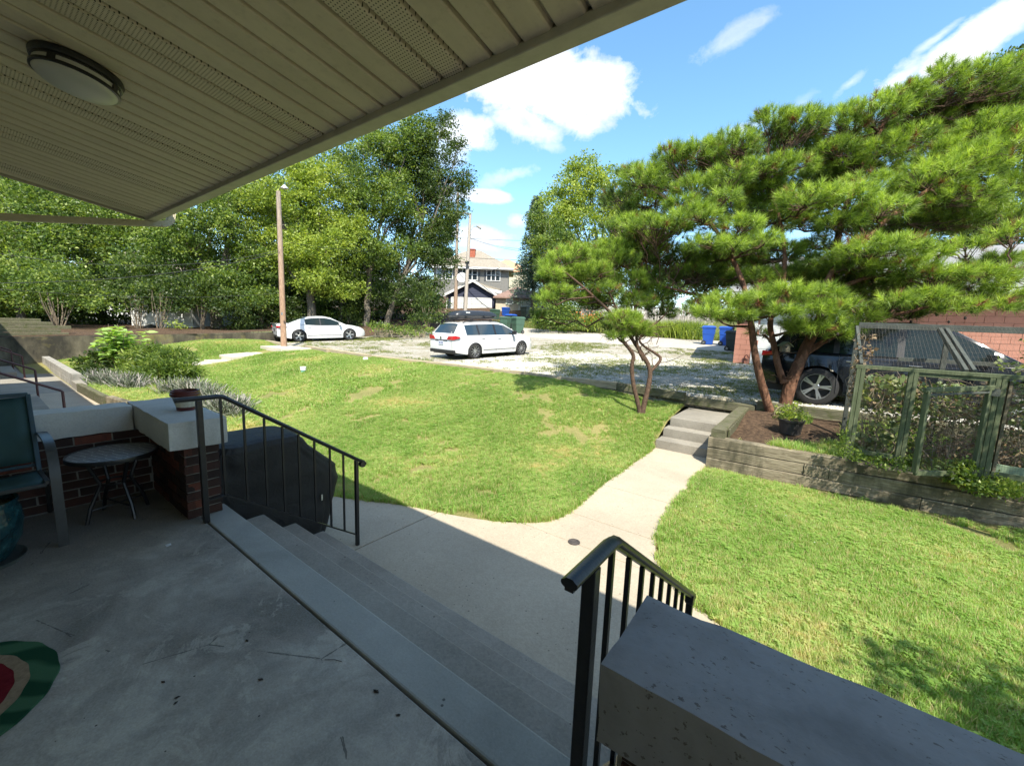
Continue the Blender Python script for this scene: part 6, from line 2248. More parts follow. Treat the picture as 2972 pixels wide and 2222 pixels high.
# large spreading pine
pads = [(-3.625, 9.575, 4.878, 0.57, 0.4, 0.6), (-3.105, 9.919, 5.366, 0.52, 0.32, 0.6), (-4.127, 9.891, 5.224, 0.35, 0.22, 0.6), (-2.586, 10.055, 5.385, 0.55, 0.31, 0.7), (-1.99, 10.396, 5.53, 0.59, 0.36, 0.6), (-1.394, 10.926, 6.043, 0.5, 0.33, 0.6), (-0.849, 11.058, 5.925, 0.58, 0.37, 0.7), (-0.252, 11.646, 6.044, 0.63, 0.38, 0.6), (0.36, 11.869, 6.164, 0.66, 0.37, 0.7), (0.819, 12.531, 6.574, 0.59, 0.35, 0.6), (1.431, 13.037, 6.882, 0.59, 0.45, 0.5), (1.455, 13.117, 7.243, 0.27, 0.3, 0.5), (2.065, 13.526, 6.992, 0.68, 0.5, 0.6), (2.658, 13.949, 6.899, 0.68, 0.55, 0.6), (2.738, 14.351, 7.432, 0.55, 0.31, 0.6), (-2.455, 9.5, 4.509, 0.53, 0.25, 0.6), (-1.871, 9.713, 4.693, 0.47, 0.24, 0.8), (-1.771, 9.197, 4.177, 0.29, 0.15, 0.9), (-1.352, 10.261, 4.91, 0.52, 0.24, 0.6), (-0.915, 10.468, 4.966, 0.52, 0.24, 0.7), (-0.188, 11.465, 5.442, 0.49, 0.25, 0.6), (0.103, 11.762, 5.18, 0.41, 0.2, 0.4), (0.593, 11.783, 5.387, 0.48, 0.29, 0.6), (1.021, 12.009, 5.591, 0.52, 0.29, 0.7), (-0.499, 10.005, 4.13, 0.61, 0.27, 0.9), (0.073, 10.308, 4.158, 0.56, 0.27, 0.9), (0.65, 10.442, 3.91, 0.47, 0.3, 0.9), (0.343, 10.949, 4.531, 0.5, 0.23, 0.8), (1.337, 11.442, 4.574, 0.65, 0.41, 1), (1.89, 11.893, 4.816, 0.61, 0.41, 1), (2.405, 12.194, 5.082, 0.6, 0.45, 1), (1.81, 11.735, 4.237, 0.69, 0.32, 0.8), (2.543, 12.446, 4.487, 0.61, 0.32, 0.8), (1.629, 12.146, 5.224, 0.55, 0.33, 0.8), (2.178, 12.634, 5.697, 0.63, 0.37, 0.8), (2.71, 12.764, 5.622, 0.45, 0.41, 0.9), (-2.927, 8.752, 3.651, 0.69, 0.17, 0.8), (-3.525, 8.839, 3.812, 0.41, 0.15, 0.8), (-2.223, 8.789, 3.756, 0.53, 0.21, 0.9), (-1.457, 9.207, 3.619, 0.44, 0.17, 1), (-2.02, 8.854, 3.257, 0.41, 0.16, 0.9), (-1.538, 8.95, 3.197, 0.36, 0.15, 1), (-1.024, 9.224, 3.303, 0.3, 0.15, 1), (-2.61, 9.2, 4.156, 0.39, 0.19, 0.6), (0.068, 10.356, 3.725, 0.44, 0.18, 0.7), (0.661, 10.062, 3.108, 0.76, 0.25, 1), (1.011, 10.217, 3.235, 0.34, 0.14, 1), (1.033, 10.417, 2.839, 0.54, 0.19, 0.8), (0.358, 10.303, 2.895, 0.48, 0.18, 0.5), (1.53, 10.707, 3.114, 0.27, 0.12, 1), (1.947, 11.172, 3.291, 0.33, 0.15, 1), (2.516, 11.509, 3.53, 0.38, 0.17, 1), (1.44, 10.57, 2.706, 0.61, 0.16, 0.8), (2.062, 11.036, 2.735, 0.57, 0.2, 0.8), (2.554, 11.115, 2.531, 0.41, 0.2, 0.8), (2.427, 11.871, 3.097, 0.4, 0.12, 0.3), (-1.514, 8.659, 2.126, 0.39, 0.17, 1), (-1.105, 8.838, 2.135, 0.37, 0.16, 1), (-0.625, 9.227, 2.331, 0.47, 0.17, 1), (-0.121, 9.599, 2.319, 0.47, 0.17, 0.9), (-0.089, 9.449, 2.037, 0.46, 0.17, 1), (-0.633, 9.035, 1.978, 0.38, 0.15, 0.9), (-1.749, 8.321, 1.898, 0.29, 0.11, 1), (-1.245, 8.692, 1.887, 0.31, 0.1, 0.9), (0.36, 9.542, 2.11, 0.24, 0.12, 1), (0.937, 9.735, 2.201, 0.31, 0.12, 1), (1.415, 10.234, 2.314, 0.41, 0.13, 1), (1.858, 10.532, 2.139, 0.41, 0.12, 0.7), (2.328, 10.889, 2.193, 0.41, 0.14, 0.7), (0.182, 9.484, 1.807, 0.23, 0.13, 0.6), (0.497, 9.829, 1.723, 0.23, 0.11, 0.5), (-0.333, 9.459, 1.69, 0.28, 0.13, 0.5), (-3.579, 9.917, 4.471, 0.54, 0.27, 0.3), (-2.929, 9.679, 3.199, 0.56, 0.26, 0.1), (-2.303, 9.834, 2.861, 0.55, 0.21, 0.1), (-1.864, 10.39, 2.747, 0.52, 0.21, 0.1), (-1.431, 11.029, 4.607, 0.52, 0.32, 0.2), (-0.709, 11.731, 4.111, 0.53, 0.27, 0.2), (-0.314, 12.467, 5.233, 0.59, 0.38, 0.2), (0.549, 13.275, 5.489, 0.65, 0.39, 0.2), (1.318, 13.454, 4.665, 0.63, 0.43, 0.2), (-1.107, 12.244, 5.898, 0.6, 0.39, 0.3), (0.137, 13.191, 6.045, 0.65, 0.45, 0.3), (1.303, 13.887, 6.53, 0.69, 0.44, 0.4), (2.165, 14.555, 6.701, 0.74, 0.49, 0.4), (2.969, 14.903, 6.718, 0.67, 0.48, 0.4), (1.952, 13.202, 4.122, 0.69, 0.26, 0.2), (2.765, 13.825, 4.242, 0.64, 0.31, 0.2), (-2.131, 11.401, 5.405, 0.55, 0.34, 0.3), (-3.176, 10.573, 5.09, 0.55, 0.28, 0.3), (-3.586, 9.762, 3.598, 0.54, 0.22, 0.3), (-0.297, 11.686, 3.53, 0.52, 0.21, 0.2), (-1.677, 10.911, 3.511, 0.72, 0.32, 0.2), (-0.946, 11.164, 3.291, 0.71, 0.32, 0.2), (-1.261, 11.485, 4.33, 0.73, 0.43, 0.2), (-0.71, 11.005, 2.812, 0.69, 0.23, 0.1), (-1.364, 10.509, 2.741, 0.64, 0.23, 0.1), (0.118, 11.356, 2.741, 0.63, 0.23, 0.2), (-1.846, 10.785, 4.242, 0.57, 0.32, 0.3), (2.424, 12.384, 2.438, 0.81, 0.17, 0.3), (1.511, 11.861, 2.596, 0.69, 0.17, 0.3), (0.739, 11.289, 2.599, 0.64, 0.18, 0.3), (3.07, 13.357, 3.123, 0.62, 0.29, 0.3), (-0.225, 10.883, 2.931, 0.57, 0.2, 0.3), (-2.114, 9.895, 3.137, 0.59, 0.23, 0.3), (-0.646, 12.189, 5.043, 0.74, 0.44, 0.2), (-1.395, 10.836, 4.785, 0.51, 0.31, 0.3), (-2.229, 10.87, 5.665, 0.53, 0.32, 0.3), (-0.19, 9.44, 1.694, 0.35, 0.14, 0.6), (0.21, 9.723, 1.609, 0.29, 0.11, 0.4), (0.592, 10.062, 1.938, 0.35, 0.13, 0.5)]
stems = [
    ([(-0.446, 9.805, -0.573), (-0.744, 9.658, 0.223), (-0.914, 9.558, 0.739), (-1.026, 9.482, 1.149), (-1.114, 9.492, 1.591), (-1.236, 9.495, 2.133), (-1.435, 9.567, 2.687), (-1.741, 9.563, 3.249), (-2.135, 9.624, 3.85)], 0.088, 0.030),
    ([(-0.401, 9.839, -0.571), (-0.432, 9.875, -0.081), (-0.411, 9.943, 0.446), (-0.292, 10.064, 1.009), (-0.175, 10.166, 1.463), (-0.032, 10.223, 1.91), (-0.003, 10.453, 2.396), (0.039, 10.848, 3.051), (0.059, 11.268, 3.951), (0.281, 11.763, 5.153), (0.634, 12.349, 6.314)], 0.135, 0.040),
    ([(-0.493, 9.905, 0.581), (-0.628, 9.857, 0.887), (-0.75, 9.906, 1.331), (-0.899, 9.941, 1.815), (-0.757, 10.271, 2.394), (-0.76, 10.494, 2.979), (-0.917, 10.642, 3.789), (-1.279, 10.678, 4.829)], 0.066, 0.030),
    ([(-0.252, 10.118, 1.149), (0.098, 10.119, 1.476), (0.294, 10.163, 1.618), (0.765, 10.182, 1.89), (1.228, 10.297, 2.025), (1.8, 10.762, 2.268)], 0.06, 0.016),
    ([(-0.032, 10.223, 1.91), (-0.067, 10.207, 2.705), (0.417, 10.555, 3.373), (0.98, 11.089, 4.059), (1.558, 11.612, 4.614), (2.15, 12.124, 5.037)], 0.06, 0.022),
    ([(-1.236, 9.495, 2.133), (-1.8, 9.35, 2.264), (-2.367, 9.447, 2.352), (-2.921, 9.313, 2.498)], 0.035, 0.012),
    ([(0.025, 10.474, 2.397), (0.604, 10.71, 2.736), (1.299, 10.856, 2.788), (1.963, 11.108, 2.849), (2.548, 11.289, 2.843)], 0.05, 0.018)]
_, n2 = pine('large_pine', 'large spreading red barked pine by the garden steps', (-0.434, 9.83, -0.482), stems, pads, 302, needle_n=44, nl=0.165, nw=0.0076, tips=56.0, limb_r=0.034, dead=0.035, extra_twigs=60, fill=0.85)
print('tufts', n1, n2)

# ---- plants of the left flower bed
rng = np.random.default_rng(401)
def bigleaf(label, base, n_st, h, spread, lsize, mat, seed, per=26):
    rng = np.random.default_rng(seed)
    t = thing('tall_plant', label, 'plant', base)
    P, D, A = [], [], []
    b = MB()
    for i in range(n_st):
        a = rng.uniform(0, 2*PI)
        e = np.array([math.cos(a)*spread*rng.random(), math.sin(a)*spread*rng.random(), h*rng.uniform(0.7, 1.08)])
        limb(b, (e[0]*.2+base[0], e[1]*.2+base[1], base[2]-.05), tuple(np.array(base)+e), 0.014, 0.006, rng, 0.04, 5, 5)
        for q in range(per):
            u = 0.35+0.65*rng.random()
            c = np.array([e[0]*(0.2+0.8*u), e[1]*(0.2+0.8*u), e[2]*u])
            an = q*2.4+rng.uniform(0, 0.5)
            P.append(c)
            D.append((math.cos(an), math.sin(an), rng.uniform(-0.15, 0.35)))
            A.append(rng.random()*0.5+0.5*u)
    P, D, A = np.array(P), np.array(D), np.array(A)
    D /= np.linalg.norm(D, axis=1, keepdims=True)
    # keep the leaf blades facing upward
    n = len(P)
    S = np.cross(D, np.array([0, 0, 1.0])+rng.normal(size=(n, 3))*0.25)
    S /= np.linalg.norm(S, axis=1, keepdims=True)
    Nn = np.cross(S, D)
    sz = (lsize*rng.uniform(0.6, 1.2, n))[:, None]
    V = np.stack([P, P+D*sz*.3+S*sz*.30+Nn*sz*.05, P+D*sz*.7+S*sz*.24, P+D*sz*1.1-Nn*sz*.12, P+D*sz*.7-S*sz*.24, P+D*sz*.3-S*sz*.30+Nn*sz*.05], 1).reshape(-1, 3)
    i0 = np.arange(n)*6
    F = np.concatenate([np.stack([i0, i0+1, i0+2, i0+3], 1), np.stack([i0, i0+3, i0+4, i0+5], 1)])
    mesh_obj('leaves', np_mesh('leaves', V, F, mat, attr=np.concatenate([A, A])), t)
    b.build('stems', m_stem, t, smooth=True)
    return t


bp = (-19.75, 3.354, -0.565)
bigleaf('tall broad leafed pale green plant in the left flower bed', (bp[0], bp[1], hl(bp[0], bp[1])), 22, 1.62, 0.8, 0.27, m_leaf_big, 402)
shrub('bushy narrow leafed plant right of the tall broad leafed one', (-16.933, 3.867, -0.956), [(-18.36, 3.699, -0.161, 0.59, 0.53), (-17.274, 3.994, -0.201, 0.63, 0.57), (-16.552, 4.258, -0.323, 0.45, 0.51), (-16.894, 3.705, -0.598, 0.78, 0.5), (-17.967, 3.417, -0.574, 0.57, 0.46), (-17.352, 4.495, 0.12, 0.29, 0.21), (-18.211, 3.871, 0.197, 0.41, 0.24)], m_leaf_mid, 403, 10, 0.5, 0.8, dens=26, per=26, lsize=0.15, wide=0.22, clump=0.11, shell=0.4)
shrub('dark leafed plant left of the tall broad leafed one', (-20.695, 2.863, -0.81), [(-21.182, 2.832, -0.35, 0.38, 0.33), (-20.793, 3.145, -0.207, 0.38, 0.35), (-20.282, 2.945, -0.651, 0.55, 0.32), (-20.717, 2.609, -0.732, 0.34, 0.22)], m_leaf_dark, 404, 6, 0.3, 0.5, dens=22, lsize=0.12, clump=0.1)
k = Mt('silver_foliage', 0.8, 0, 0.2)
k.col(k.ramp(k.attr(), [(0.1, (0.08, 0.11, 0.06)), (0.6, (0.20, 0.22, 0.16)), (0.95, (0.36, 0.32, 0.31))]))
m_silver = k.m
for lb, ps, nn, sd in (('silvery lavender sprawling over the timber edging of the bed', [(-17.191, 2.685, -0.868), (-16.184, 2.929, -0.874), (-18.011, 2.584, -0.848)], 600, 405), ('grey lavender tuft behind the flower pot', [(-13.925, 3.79, -0.484), (-14.323, 3.451, -0.742), (-12.757, 3.753, -0.619)], 420, 406), ('silvery herb at the lawn edge behind the iron rail', [(-10.995, 3.56, -0.568), (-10.696, 3.388, -0.661), (-10.423, 3.464, -0.669)], 500, 407)):
    rng = np.random.default_rng(sd)
    t = thing('lavender', lb, 'plant', ps[0])
    V, F, A = [], [], []
    for p0 in ps:
        gz = hl(p0[0], p0[1])-0.01
        for i in range(nn):
            p = np.array([p0[0]+rng.normal()*0.22, p0[1]+rng.normal()*0.16, gz])
            d = np.array([rng.normal()*0.75+0.15, rng.normal()*0.75, 1.0])
            d /= np.linalg.norm(d)
            hh = rng.uniform(0.22, 0.5)
            w = np.cross(d, rand_dirs(1, rng)[0])
            w = w/np.linalg.norm(w)*0.0045
            e = p+d*hh
            q = len(V)
            V += [p-w, p+w, e+w*1.6, e-w*1.6]
            F.append((q, q+1, q+2, q+3))
            A.append(rng.random())
    mesh_obj('stalks', np_mesh('stalks', np.array(V)-np.array(ps[0]), np.array(F), m_silver, attr=np.array(A)), t)
gs = (-19.864, 4.531, 0.2)
b = MB()
gz = hl(gs[0], gs[1])
b.tube([(gs[0], gs[1], gz-0.1), (gs[0], gs[1], gz+0.95)], 0.008, 6)
b.lathe([(0.0, 0.9), (0.02, 0.93), (0.022, 0.98), (0.0, 1.02)], 8, (gs[0], gs[1], gz))
tag(b.build('garden_stake', m_wire), 'thin metal garden stake standing behind the bushy plant', 'stake')

# ---- potted plant by the large pine
pp = (-0.231, 8.55, -0.215)
pz = float(BED(np.array(pp[0]), np.array(pp[1])))-0.01
t = thing('potted_plant', 'leafy plant in a dark plastic nursery pot under the large pine', 'potted plant', (pp[0]-0.02, pp[1], pz))
m_plast = simple('dark_plastic_pot', (0.035, 0.034, 0.033), 0.5)
b = MB()
b.lathe([(0.0, 0.005), (0.150, 0.005), (0.185, 0.22), (0.198, 0.225), (0.205, 0.262), (0.195, 0.265), (0.180, 0.23)], 30)
b.build('pot', m_plast, t, smooth=True, sharp=40, local=True)
b = MB()
b.lathe([(0.0, 0.235), (0.19, 0.232)], 24)
b.build('potting_soil', m_soil, t, local=True)
rng = np.random.default_rng(411)
C_, P, D, A = crown_points([(0, 0, 0.36, 0.24, 0.17), (0.07, 0, 0.44, 0.14, 0.12), (-0.12, 0, 0.34, 0.14, 0.12)], 60, 0.03, 10, rng, 0.3)
V, F = leaves(P, D, 0.05, rng, 0.35)
mesh_obj('foliage', np_mesh('foliage', V, F, m_leaf_lit, attr=A), t)
# hose or root loops beside it
b = MB()
b.tube(smooth_poly3([np.array(p) for p in [(-0.465, 9.424, -0.154), (-0.563, 9.305, -0.049), (-0.552, 9.337, 0.085), (-0.47, 9.477, 0.18), (-0.401, 9.522, 0.15), (-0.434, 9.408, -0.01), (-0.451, 9.3, -0.199)]], 2), 0.010, 7)
tag(b.build('bent_root', m_stem), 'pale looping bent stem between the pine trunk and the pot', 'stem')

# ---- weeds along the timber wall and enclosure foot
for lb, lo, ls, sd in (('leafy weed spilling over the timber wall by the enclosure door', [(1.573, 7.231, -0.133, 0.17, 0.09), (1.699, 7.254, -0.173, 0.19, 0.09), (1.488, 7.306, -0.063, 0.11, 0.1), (1.821, 7.276, -0.211, 0.19, 0.07), (1.624, 7.294, 0.017, 0.09, 0.08)], 0.075, 421),
                       ('weeds at the foot of the left enclosure post', [(0.416, 7.099, 0.072, 0.08, 0.14), (0.507, 7.143, -0.064, 0.13, 0.08), (0.416, 7.128, 0.236, 0.05, 0.08)], 0.055, 422),
                       ('weeds under the middle panel of the enclosure', [(0.964, 7.165, -0.083, 0.15, 0.06), (0.757, 7.138, -0.078, 0.14, 0.05), (1.143, 7.25, 0.006, 0.09, 0.06)], 0.055, 423),
                       ('yellow green weed at the right edge in front of the board', [(1.985, 7.272, -0.208, 0.2, 0.06), (1.912, 7.358, -0.125, 0.12, 0.07)], 0.055, 424)):
    rng = np.random.default_rng(sd)
    t = thing('weed', lb, 'weed', lo[0][:3])
    C_, P, D, A = crown_points(lo, 130, 0.035, 9, rng, 0.3)
    V, F = leaves(P, D, ls*.7, rng, 0.5)
    mesh_obj('foliage', np_mesh('foliage', V-np.array(lo[0][:3]), F, m_leaf_mid if sd != 424 else m_leaf_lit, attr=A), t)

# tree outside the frame to the right, whose shadow falls on the lower right lawn
tree('leafy_tree', 'leafy tree just out of view on the right, shading the lawn corner', 'tree', (4.9, 1.0, -0.7),
     [(3.5, 1.25, 3.6, .55, .35), (4.1, 1.1, 3.7, .7, .45), (4.9, 0.9, 3.7, .8, .6), (4.6, 1.3, 2.9, .6, .35), (5.4, 1.3, 3.2, .8, .6), (3.3, 1.6, 3.0, .3, .2)], m_leaf_mid, 0.09, 120, dens=9, per=14, lsize=0.11, clump=0.10)

tree('leafy_tree', 'leafy tree out of view beyond the right edge, dappling the timber wall', 'tree', (5.6, 4.6, -0.7),
     [(2.6, 5.8, 2.9, .42, .22), (3.3, 6.1, 3.0, .5, .25), (3.0, 6.8, 3.0, .45, .22), (3.9, 5.6, 3.4, .6, .4), (4.6, 5.2, 3.7, .8, .6), (2.2, 6.1, 2.8, .25, .15), (3.8, 6.8, 3.3, .6, .35), (5.4, 4.9, 4.2, .9, .7)], m_leaf_mid, 0.10, 121, dens=4.5, per=11, lsize=0.10, clump=0.10)
# ================================================================== WIRE ENCLOSURE
enc = thing('wire_enclosure', 'green painted timber frame enclosure covered with wire mesh and vines', 'enclosure', (1.6, 7.9, -0.2))
YF, YB = 7.45, 8.75
ZF, ZB = 1.13, 1.70
X0, X1 = 0.47, 3.6


def stick(parent, name, a, c, w, h, mat=m_green, up=(0, 0, 1)):
    b = MB()
    b.bar(a, c, w, h, up=up)
    return b.build(name, mat, parent, bevel=0.003, segs=1)


for x in (X0, X0+0.049, 1.00, 1.049, 1.715, 1.764, 1.813, 2.75, 2.80):
    stick(enc, 'post', (x, YF, -0.26), (x, YF, ZF-0.02), 0.085, 0.045, up=(1, 0, 0))
stick(enc, 'front_top_rail', (X0-0.04, YF, ZF+0.0), (X1, YF, ZF-0.01), 0.09, 0.05)
stick(enc, 'front_top_rail', (1.06, YF-0.012, ZF-0.055), (1.70, YF-0.012, ZF-0.055), 0.03, 0.045)
stick(enc, 'front_bottom_rail', (X0, YF, -0.06), (1.0, YF, -0.06), 0.04, 0.06)
stick(enc, 'front_bottom_rail', (1.85, YF, -0.07), (2.75, YF, -0.07), 0.04, 0.06)
stick(enc, 'brown_jamb', (1.875, YF+0.02, -0.15), (1.875, YF+0.02, ZF-0.06), 0.05, 0.03, m_timber, up=(1, 0, 0))
stick(enc, 'back_top_rail', (X0+0.0, YB, ZB+0.03), (X1, YB, ZB-0.02), 0.05, 0.09, m_darkwood)
stick(enc, 'back_mid_rail', (1.0, YB, 1.22), (X1, YB, 1.22), 0.04, 0.06, m_darkwood)
for x in (X0, 1.5, 2.7, X1):
    stick(enc, 'back_post', (x, YB, -0.2), (x, YB, ZB), 0.06, 0.06, m_darkwood, up=(1, 0, 0))
for xa, xb in ((X0, X0+0.02), (1.42, 1.49), (1.49, 1.56), (2.75, 2.75)):
    stick(enc, 'rafter', (xb, YF, ZF+0.02), (xa-0.02, YB, ZB-0.01), 0.04, 0.07, m_darkwood)
# wire mesh, joined: far too fine to pick apart


def wires(bm, p0, u, v, nu, nv, lu, lv, w=0.0014, hole=None):
    p0, u, v = Vector(p0), Vector(u).normalized(), Vector(v).normalized()
    nn = u.cross(v).normalized()*0.0012
    for i in range(nu+1):
        a = p0+u*(lu*i/nu)
        c = a+v*lv
        s = u*w/2
        k_ = len(bm.v)
        bm.add([a-s, a+s, c+s, c-s], [(0, 1, 2, 3)])
    for j in range(nv+1):
        a = p0+v*(lv*j/nv)+nn
        c = a+u*lu
        s = v*w/2
        bm.add([a-s, a+s, c+s, c-s], [(0, 1, 2, 3)])


b = MB()
wires(b, (X0+0.08, YF+0.03, -0.06), (1, 0, 0), (0, 0, 1), 22, 46, 0.45, 1.16)
wires(b, (1.88, YF+0.03, -0.1), (1, 0, 0), (0, 0, 1), 40, 46, 0.86, 1.2)
sl_ = Vector((0, YB-YF, ZB-ZF))
wires(b, (X0, YF, ZF+0.045), (1, 0, 0), sl_, 80, 36, X1-X0, sl_.length)
wires(b, (X0, YB+0.03, 0.0), (1, 0, 0), (0, 0, 1), 50, 26, X1-X0, 1.7)
wires(b, (X0, YF, -0.05), (0, 1, 0), (0, 0, 1), 50, 48, YB-YF, 1.2)
o = b.build('wire_mesh', m_wire, enc)
o['kind'] = 'stuff'
# door standing open towards the lawn
dr = thing('enclosure_door', 'open green framed mesh door leaning out of the enclosure', 'door', (1.70, 7.40, -0.1))
hA, hB = Vector((1.70, 7.40, -0.10)), Vector((1.12, 6.98, -0.12))
hA2, hB2 = Vector((1.69, 7.38, 0.98)), Vector((1.10, 6.93, 0.92))
stick(dr, 'stile', hA, hA2, 0.05, 0.03, m_green, up=(1, 0.7, 0))
stick(dr, 'stile', hB, hB2, 0.065, 0.035, m_green, up=(1, 0.7, 0))
stick(dr, 'rail', hA2+Vector((0.05, .03, .005)), hB2+Vector((-0.03, -.02, .005)), 0.04, 0.055, m_green)
stick(dr, 'rail', hA2+Vector((0, -0.02, -.05)), hB2+Vector((0, -.02, -.05)), 0.03, 0.025, m_darkwood)
stick(dr, 'rail', hA, hB, 0.04, 0.06, m_green)
b = MB()
u_ = (hB-hA)
wires(b, hA+Vector((0, 0.02, 0.02)), u_, (0, 0, 1), 28, 42, u_.length, 1.02)
o = b.build('wire_mesh', m_wire, dr)
o['kind'] = 'stuff'
b = MB()
b.box((1.735, YF-0.06, 0.93), (0.11, 0.012, 0.09))
b.build('hinge_plate', m_darkwood, dr)
# pale green board at the right edge
bd = (2.046, 7.587, -0.2)
b = MB()
b.box((bd[0]+0.25, bd[1]-0.02, -0.10), (0.95, 0.03, 0.26), rz=-0.08)
tag(b.build('leaning_board', simple('pale_green_board', (0.20, 0.27, 0.17), 0.6, 0, 0.12, 5), bevel=0.004), 'pale green board propped on the timber wall at the right edge', 'board')
# vines inside and over the frame
m_vine = leafmat('vine_leaf', [(0.05, 0.09, 0.03), (0.10, 0.15, 0.05), (0.18, 0.23, 0.09), (0.30, 0.31, 0.15)], 0.3)
m_dry = leafmat('dry_vine', [(0.10, 0.06, 0.035), (0.20, 0.13, 0.07), (0.33, 0.25, 0.14)], 0.2, tcol=(1, .9, .7))


def vine(label, boxes, n, ls, mat, seed, wide=0.85, nstem=14):
    rng = np.random.default_rng(seed)
    base = (boxes[0][0], boxes[0][2], boxes[0][4])
    t = thing('vine', label, 'vine', base)
    P, A = [], []
    tot = sum((q[1]-q[0])*(q[3]-q[2]+.2)*(q[5]-q[4]) for q in boxes)
    for q in boxes:
        m = int(n*(q[1]-q[0])*(q[3]-q[2]+.2)*(q[5]-q[4])/tot)
        p = np.stack([rng.uniform(q[0], q[1], m), rng.uniform(q[2], q[3], m), rng.uniform(q[4], q[5], m)], 1)
        w = np.array([mnoise.noise(Vector(v)*2.3+Vector((seed, 0, 0))) for v in p])
        p = p[w > -0.08]
        P.append(p)
    P = np.concatenate(P)
    D = rand_dirs(len(P), rng)
    D[:, 2] = D[:, 2]*0.5-0.2
    D[:, 1] -= 0.25
    D /= np.linalg.norm(D, axis=1, keepdims=True)
    V, F = leaves(P, D, ls, rng, wide)
    mesh_obj('leaves', np_mesh('leaves', V-np.array(base), F, mat, attr=rng.random(len(P))), t)
    b = MB()
    for i in range(nstem):
        q = boxes[rng.integers(len(boxes))]
        a = (rng.uniform(q[0], q[1]), rng.uniform(q[2], q[3]), q[4])
        c = (rng.uniform(q[0], q[1]), rng.uniform(q[2], q[3]), q[5])
        limb(b, a, c, 0.006, 0.003, rng, 0.25, 8, 5)
    b.build('stems', m_stem, t, smooth=True)


vine('broad leafed vine behind the left mesh panel of the enclosure', [(0.55, 1.05, 7.6, 8.3, -0.15, 1.0)], 900, 0.085, m_vine, 501)
vine('tangled brown and green vine inside the middle of the enclosure', [(1.1, 1.9, 7.7, 8.5, -0.2, 0.95)], 1900, 0.055, m_vine, 502)
vine('dry brown stems and leaves inside the enclosure', [(0.6, 3.4, 7.7, 8.6, -0.2, 1.0)], 3800, 0.05, m_dry, 503, nstem=70)
vine('dense leafy vine climbing over the right half of the enclosure', [(1.95, 3.4, 7.5, 8.5, -0.1, 1.1), (2.0, 3.5, 7.7, 8.8, 1.15, 1.62), (2.6, 3.5, 8.2, 8.9, 1.5, 2.0)], 5200, 0.055, m_vine, 504, nstem=40)
vine('sparse vine on the left corner post of the enclosure', [(0.42, 0.62, 7.5, 8.6, 1.05, 1.6), (0.42, 0.55, 7.45, 8.0, 0.5, 1.2)], 420, 0.05, m_dry, 505, nstem=12)

# birdhouse on the pine
bh = (-0.539, 9.614, 1.28)
t = thing('birdhouse', 'small weathered wooden birdhouse fixed to the large pine stem', 'birdhouse', bh, 0.45)
b = MB()
b.add([(-.07, -.06, -.07), (.07, -.06, -.07), (.07, .06, -.07), (-.07, .06, -.07), (-.07, -.06, .05), (.07, -.06, .05), (.07, .06, .05), (-.07, .06, .05), (0, -.06, .11), (0, .06, .11)],
      [(0, 3, 2, 1), (0, 1, 5, 8, 4), (1, 2, 6, 5), (2, 3, 7, 9, 6), (3, 0, 4, 7)])
b.build('box', m_timber, t, local=True)
b = MB()
b.bar((-0.11, 0, 0.035), (0.0, 0, 0.125), 0.19, 0.012, up=(0, 0, 1))
b.bar((0.0, 0, 0.125), (0.11, 0, 0.035), 0.19, 0.012, up=(0, 0, 1))
b.build('roof', m_green, t, local=True)
b = MB()
b.lathe([(0, 0), (0.02, 0), (0.02, 0.004), (0, 0.004)], 14, (0, -0.064, 0.02), axis='y')
b.build('entrance_hole', m_dark, t, local=True)

# ================================================================== VEHICLES
def carpaint(name, c, flake=0.0):
    k = Mt(name, 0.18, 0.0, 0.5)
    k.b.inputs['Coat Weight'].default_value = 1.0
    k.b.inputs['Coat Roughness'].default_value = 0.04
    cc = k.ramp(k.noise(2.5, 5, 0.6), [(0.3, tuple(x*0.93 for x in c)), (0.7, c)])
    k.col(cc)
    return k.m


m_white_car = carpaint('white_car_paint', (0.62, 0.62, 0.61))
m_dark_car = carpaint('charcoal_car_paint', (0.010, 0.012, 0.016))
m_dark_car.node_tree.nodes['Principled BSDF'].inputs['Coat Weight'].default_value = 0.35
m_dark_car.node_tree.nodes['Principled BSDF'].inputs['Specular IOR Level'].default_value = 0.3
k = Mt('car_glass', 0.04, 0, 0.3)
k.col((0.012, 0.020, 0.018))
k.b.inputs['Transmission Weight'].default_value = 0.12
m_cglass = k.m
m_tyre = simple('tyre_rubber', (0.018, 0.018, 0.018), 0.85, 0, 0.2, 40)
m_rim = simple('alloy_rim', (0.55, 0.56, 0.57), 0.28, 0.85, 0.05)
m_blk = simple('black_plastic', (0.014, 0.014, 0.015), 0.45)
m_trimgrey = simple('grey_plastic', (0.05, 0.05, 0.055), 0.5)
k = Mt('tail_lamp_red', 0.12, 0, 0.6)
k.col(k.ramp(k.noise(18, 3), [(0.35, (0.28, 0.008, 0.012)), (0.7, (0.55, 0.03, 0.035))]))
m_tail = k.m
m_lamp = simple('lamp_glass', (0.45, 0.47, 0.48), 0.1, 0.3)
m_int = simple('car_interior', (0.05, 0.05, 0.05), 0.8)
m_chrome = simple('chrome', (0.7, 0.7, 0.7), 0.12, 1.0, 0.02)


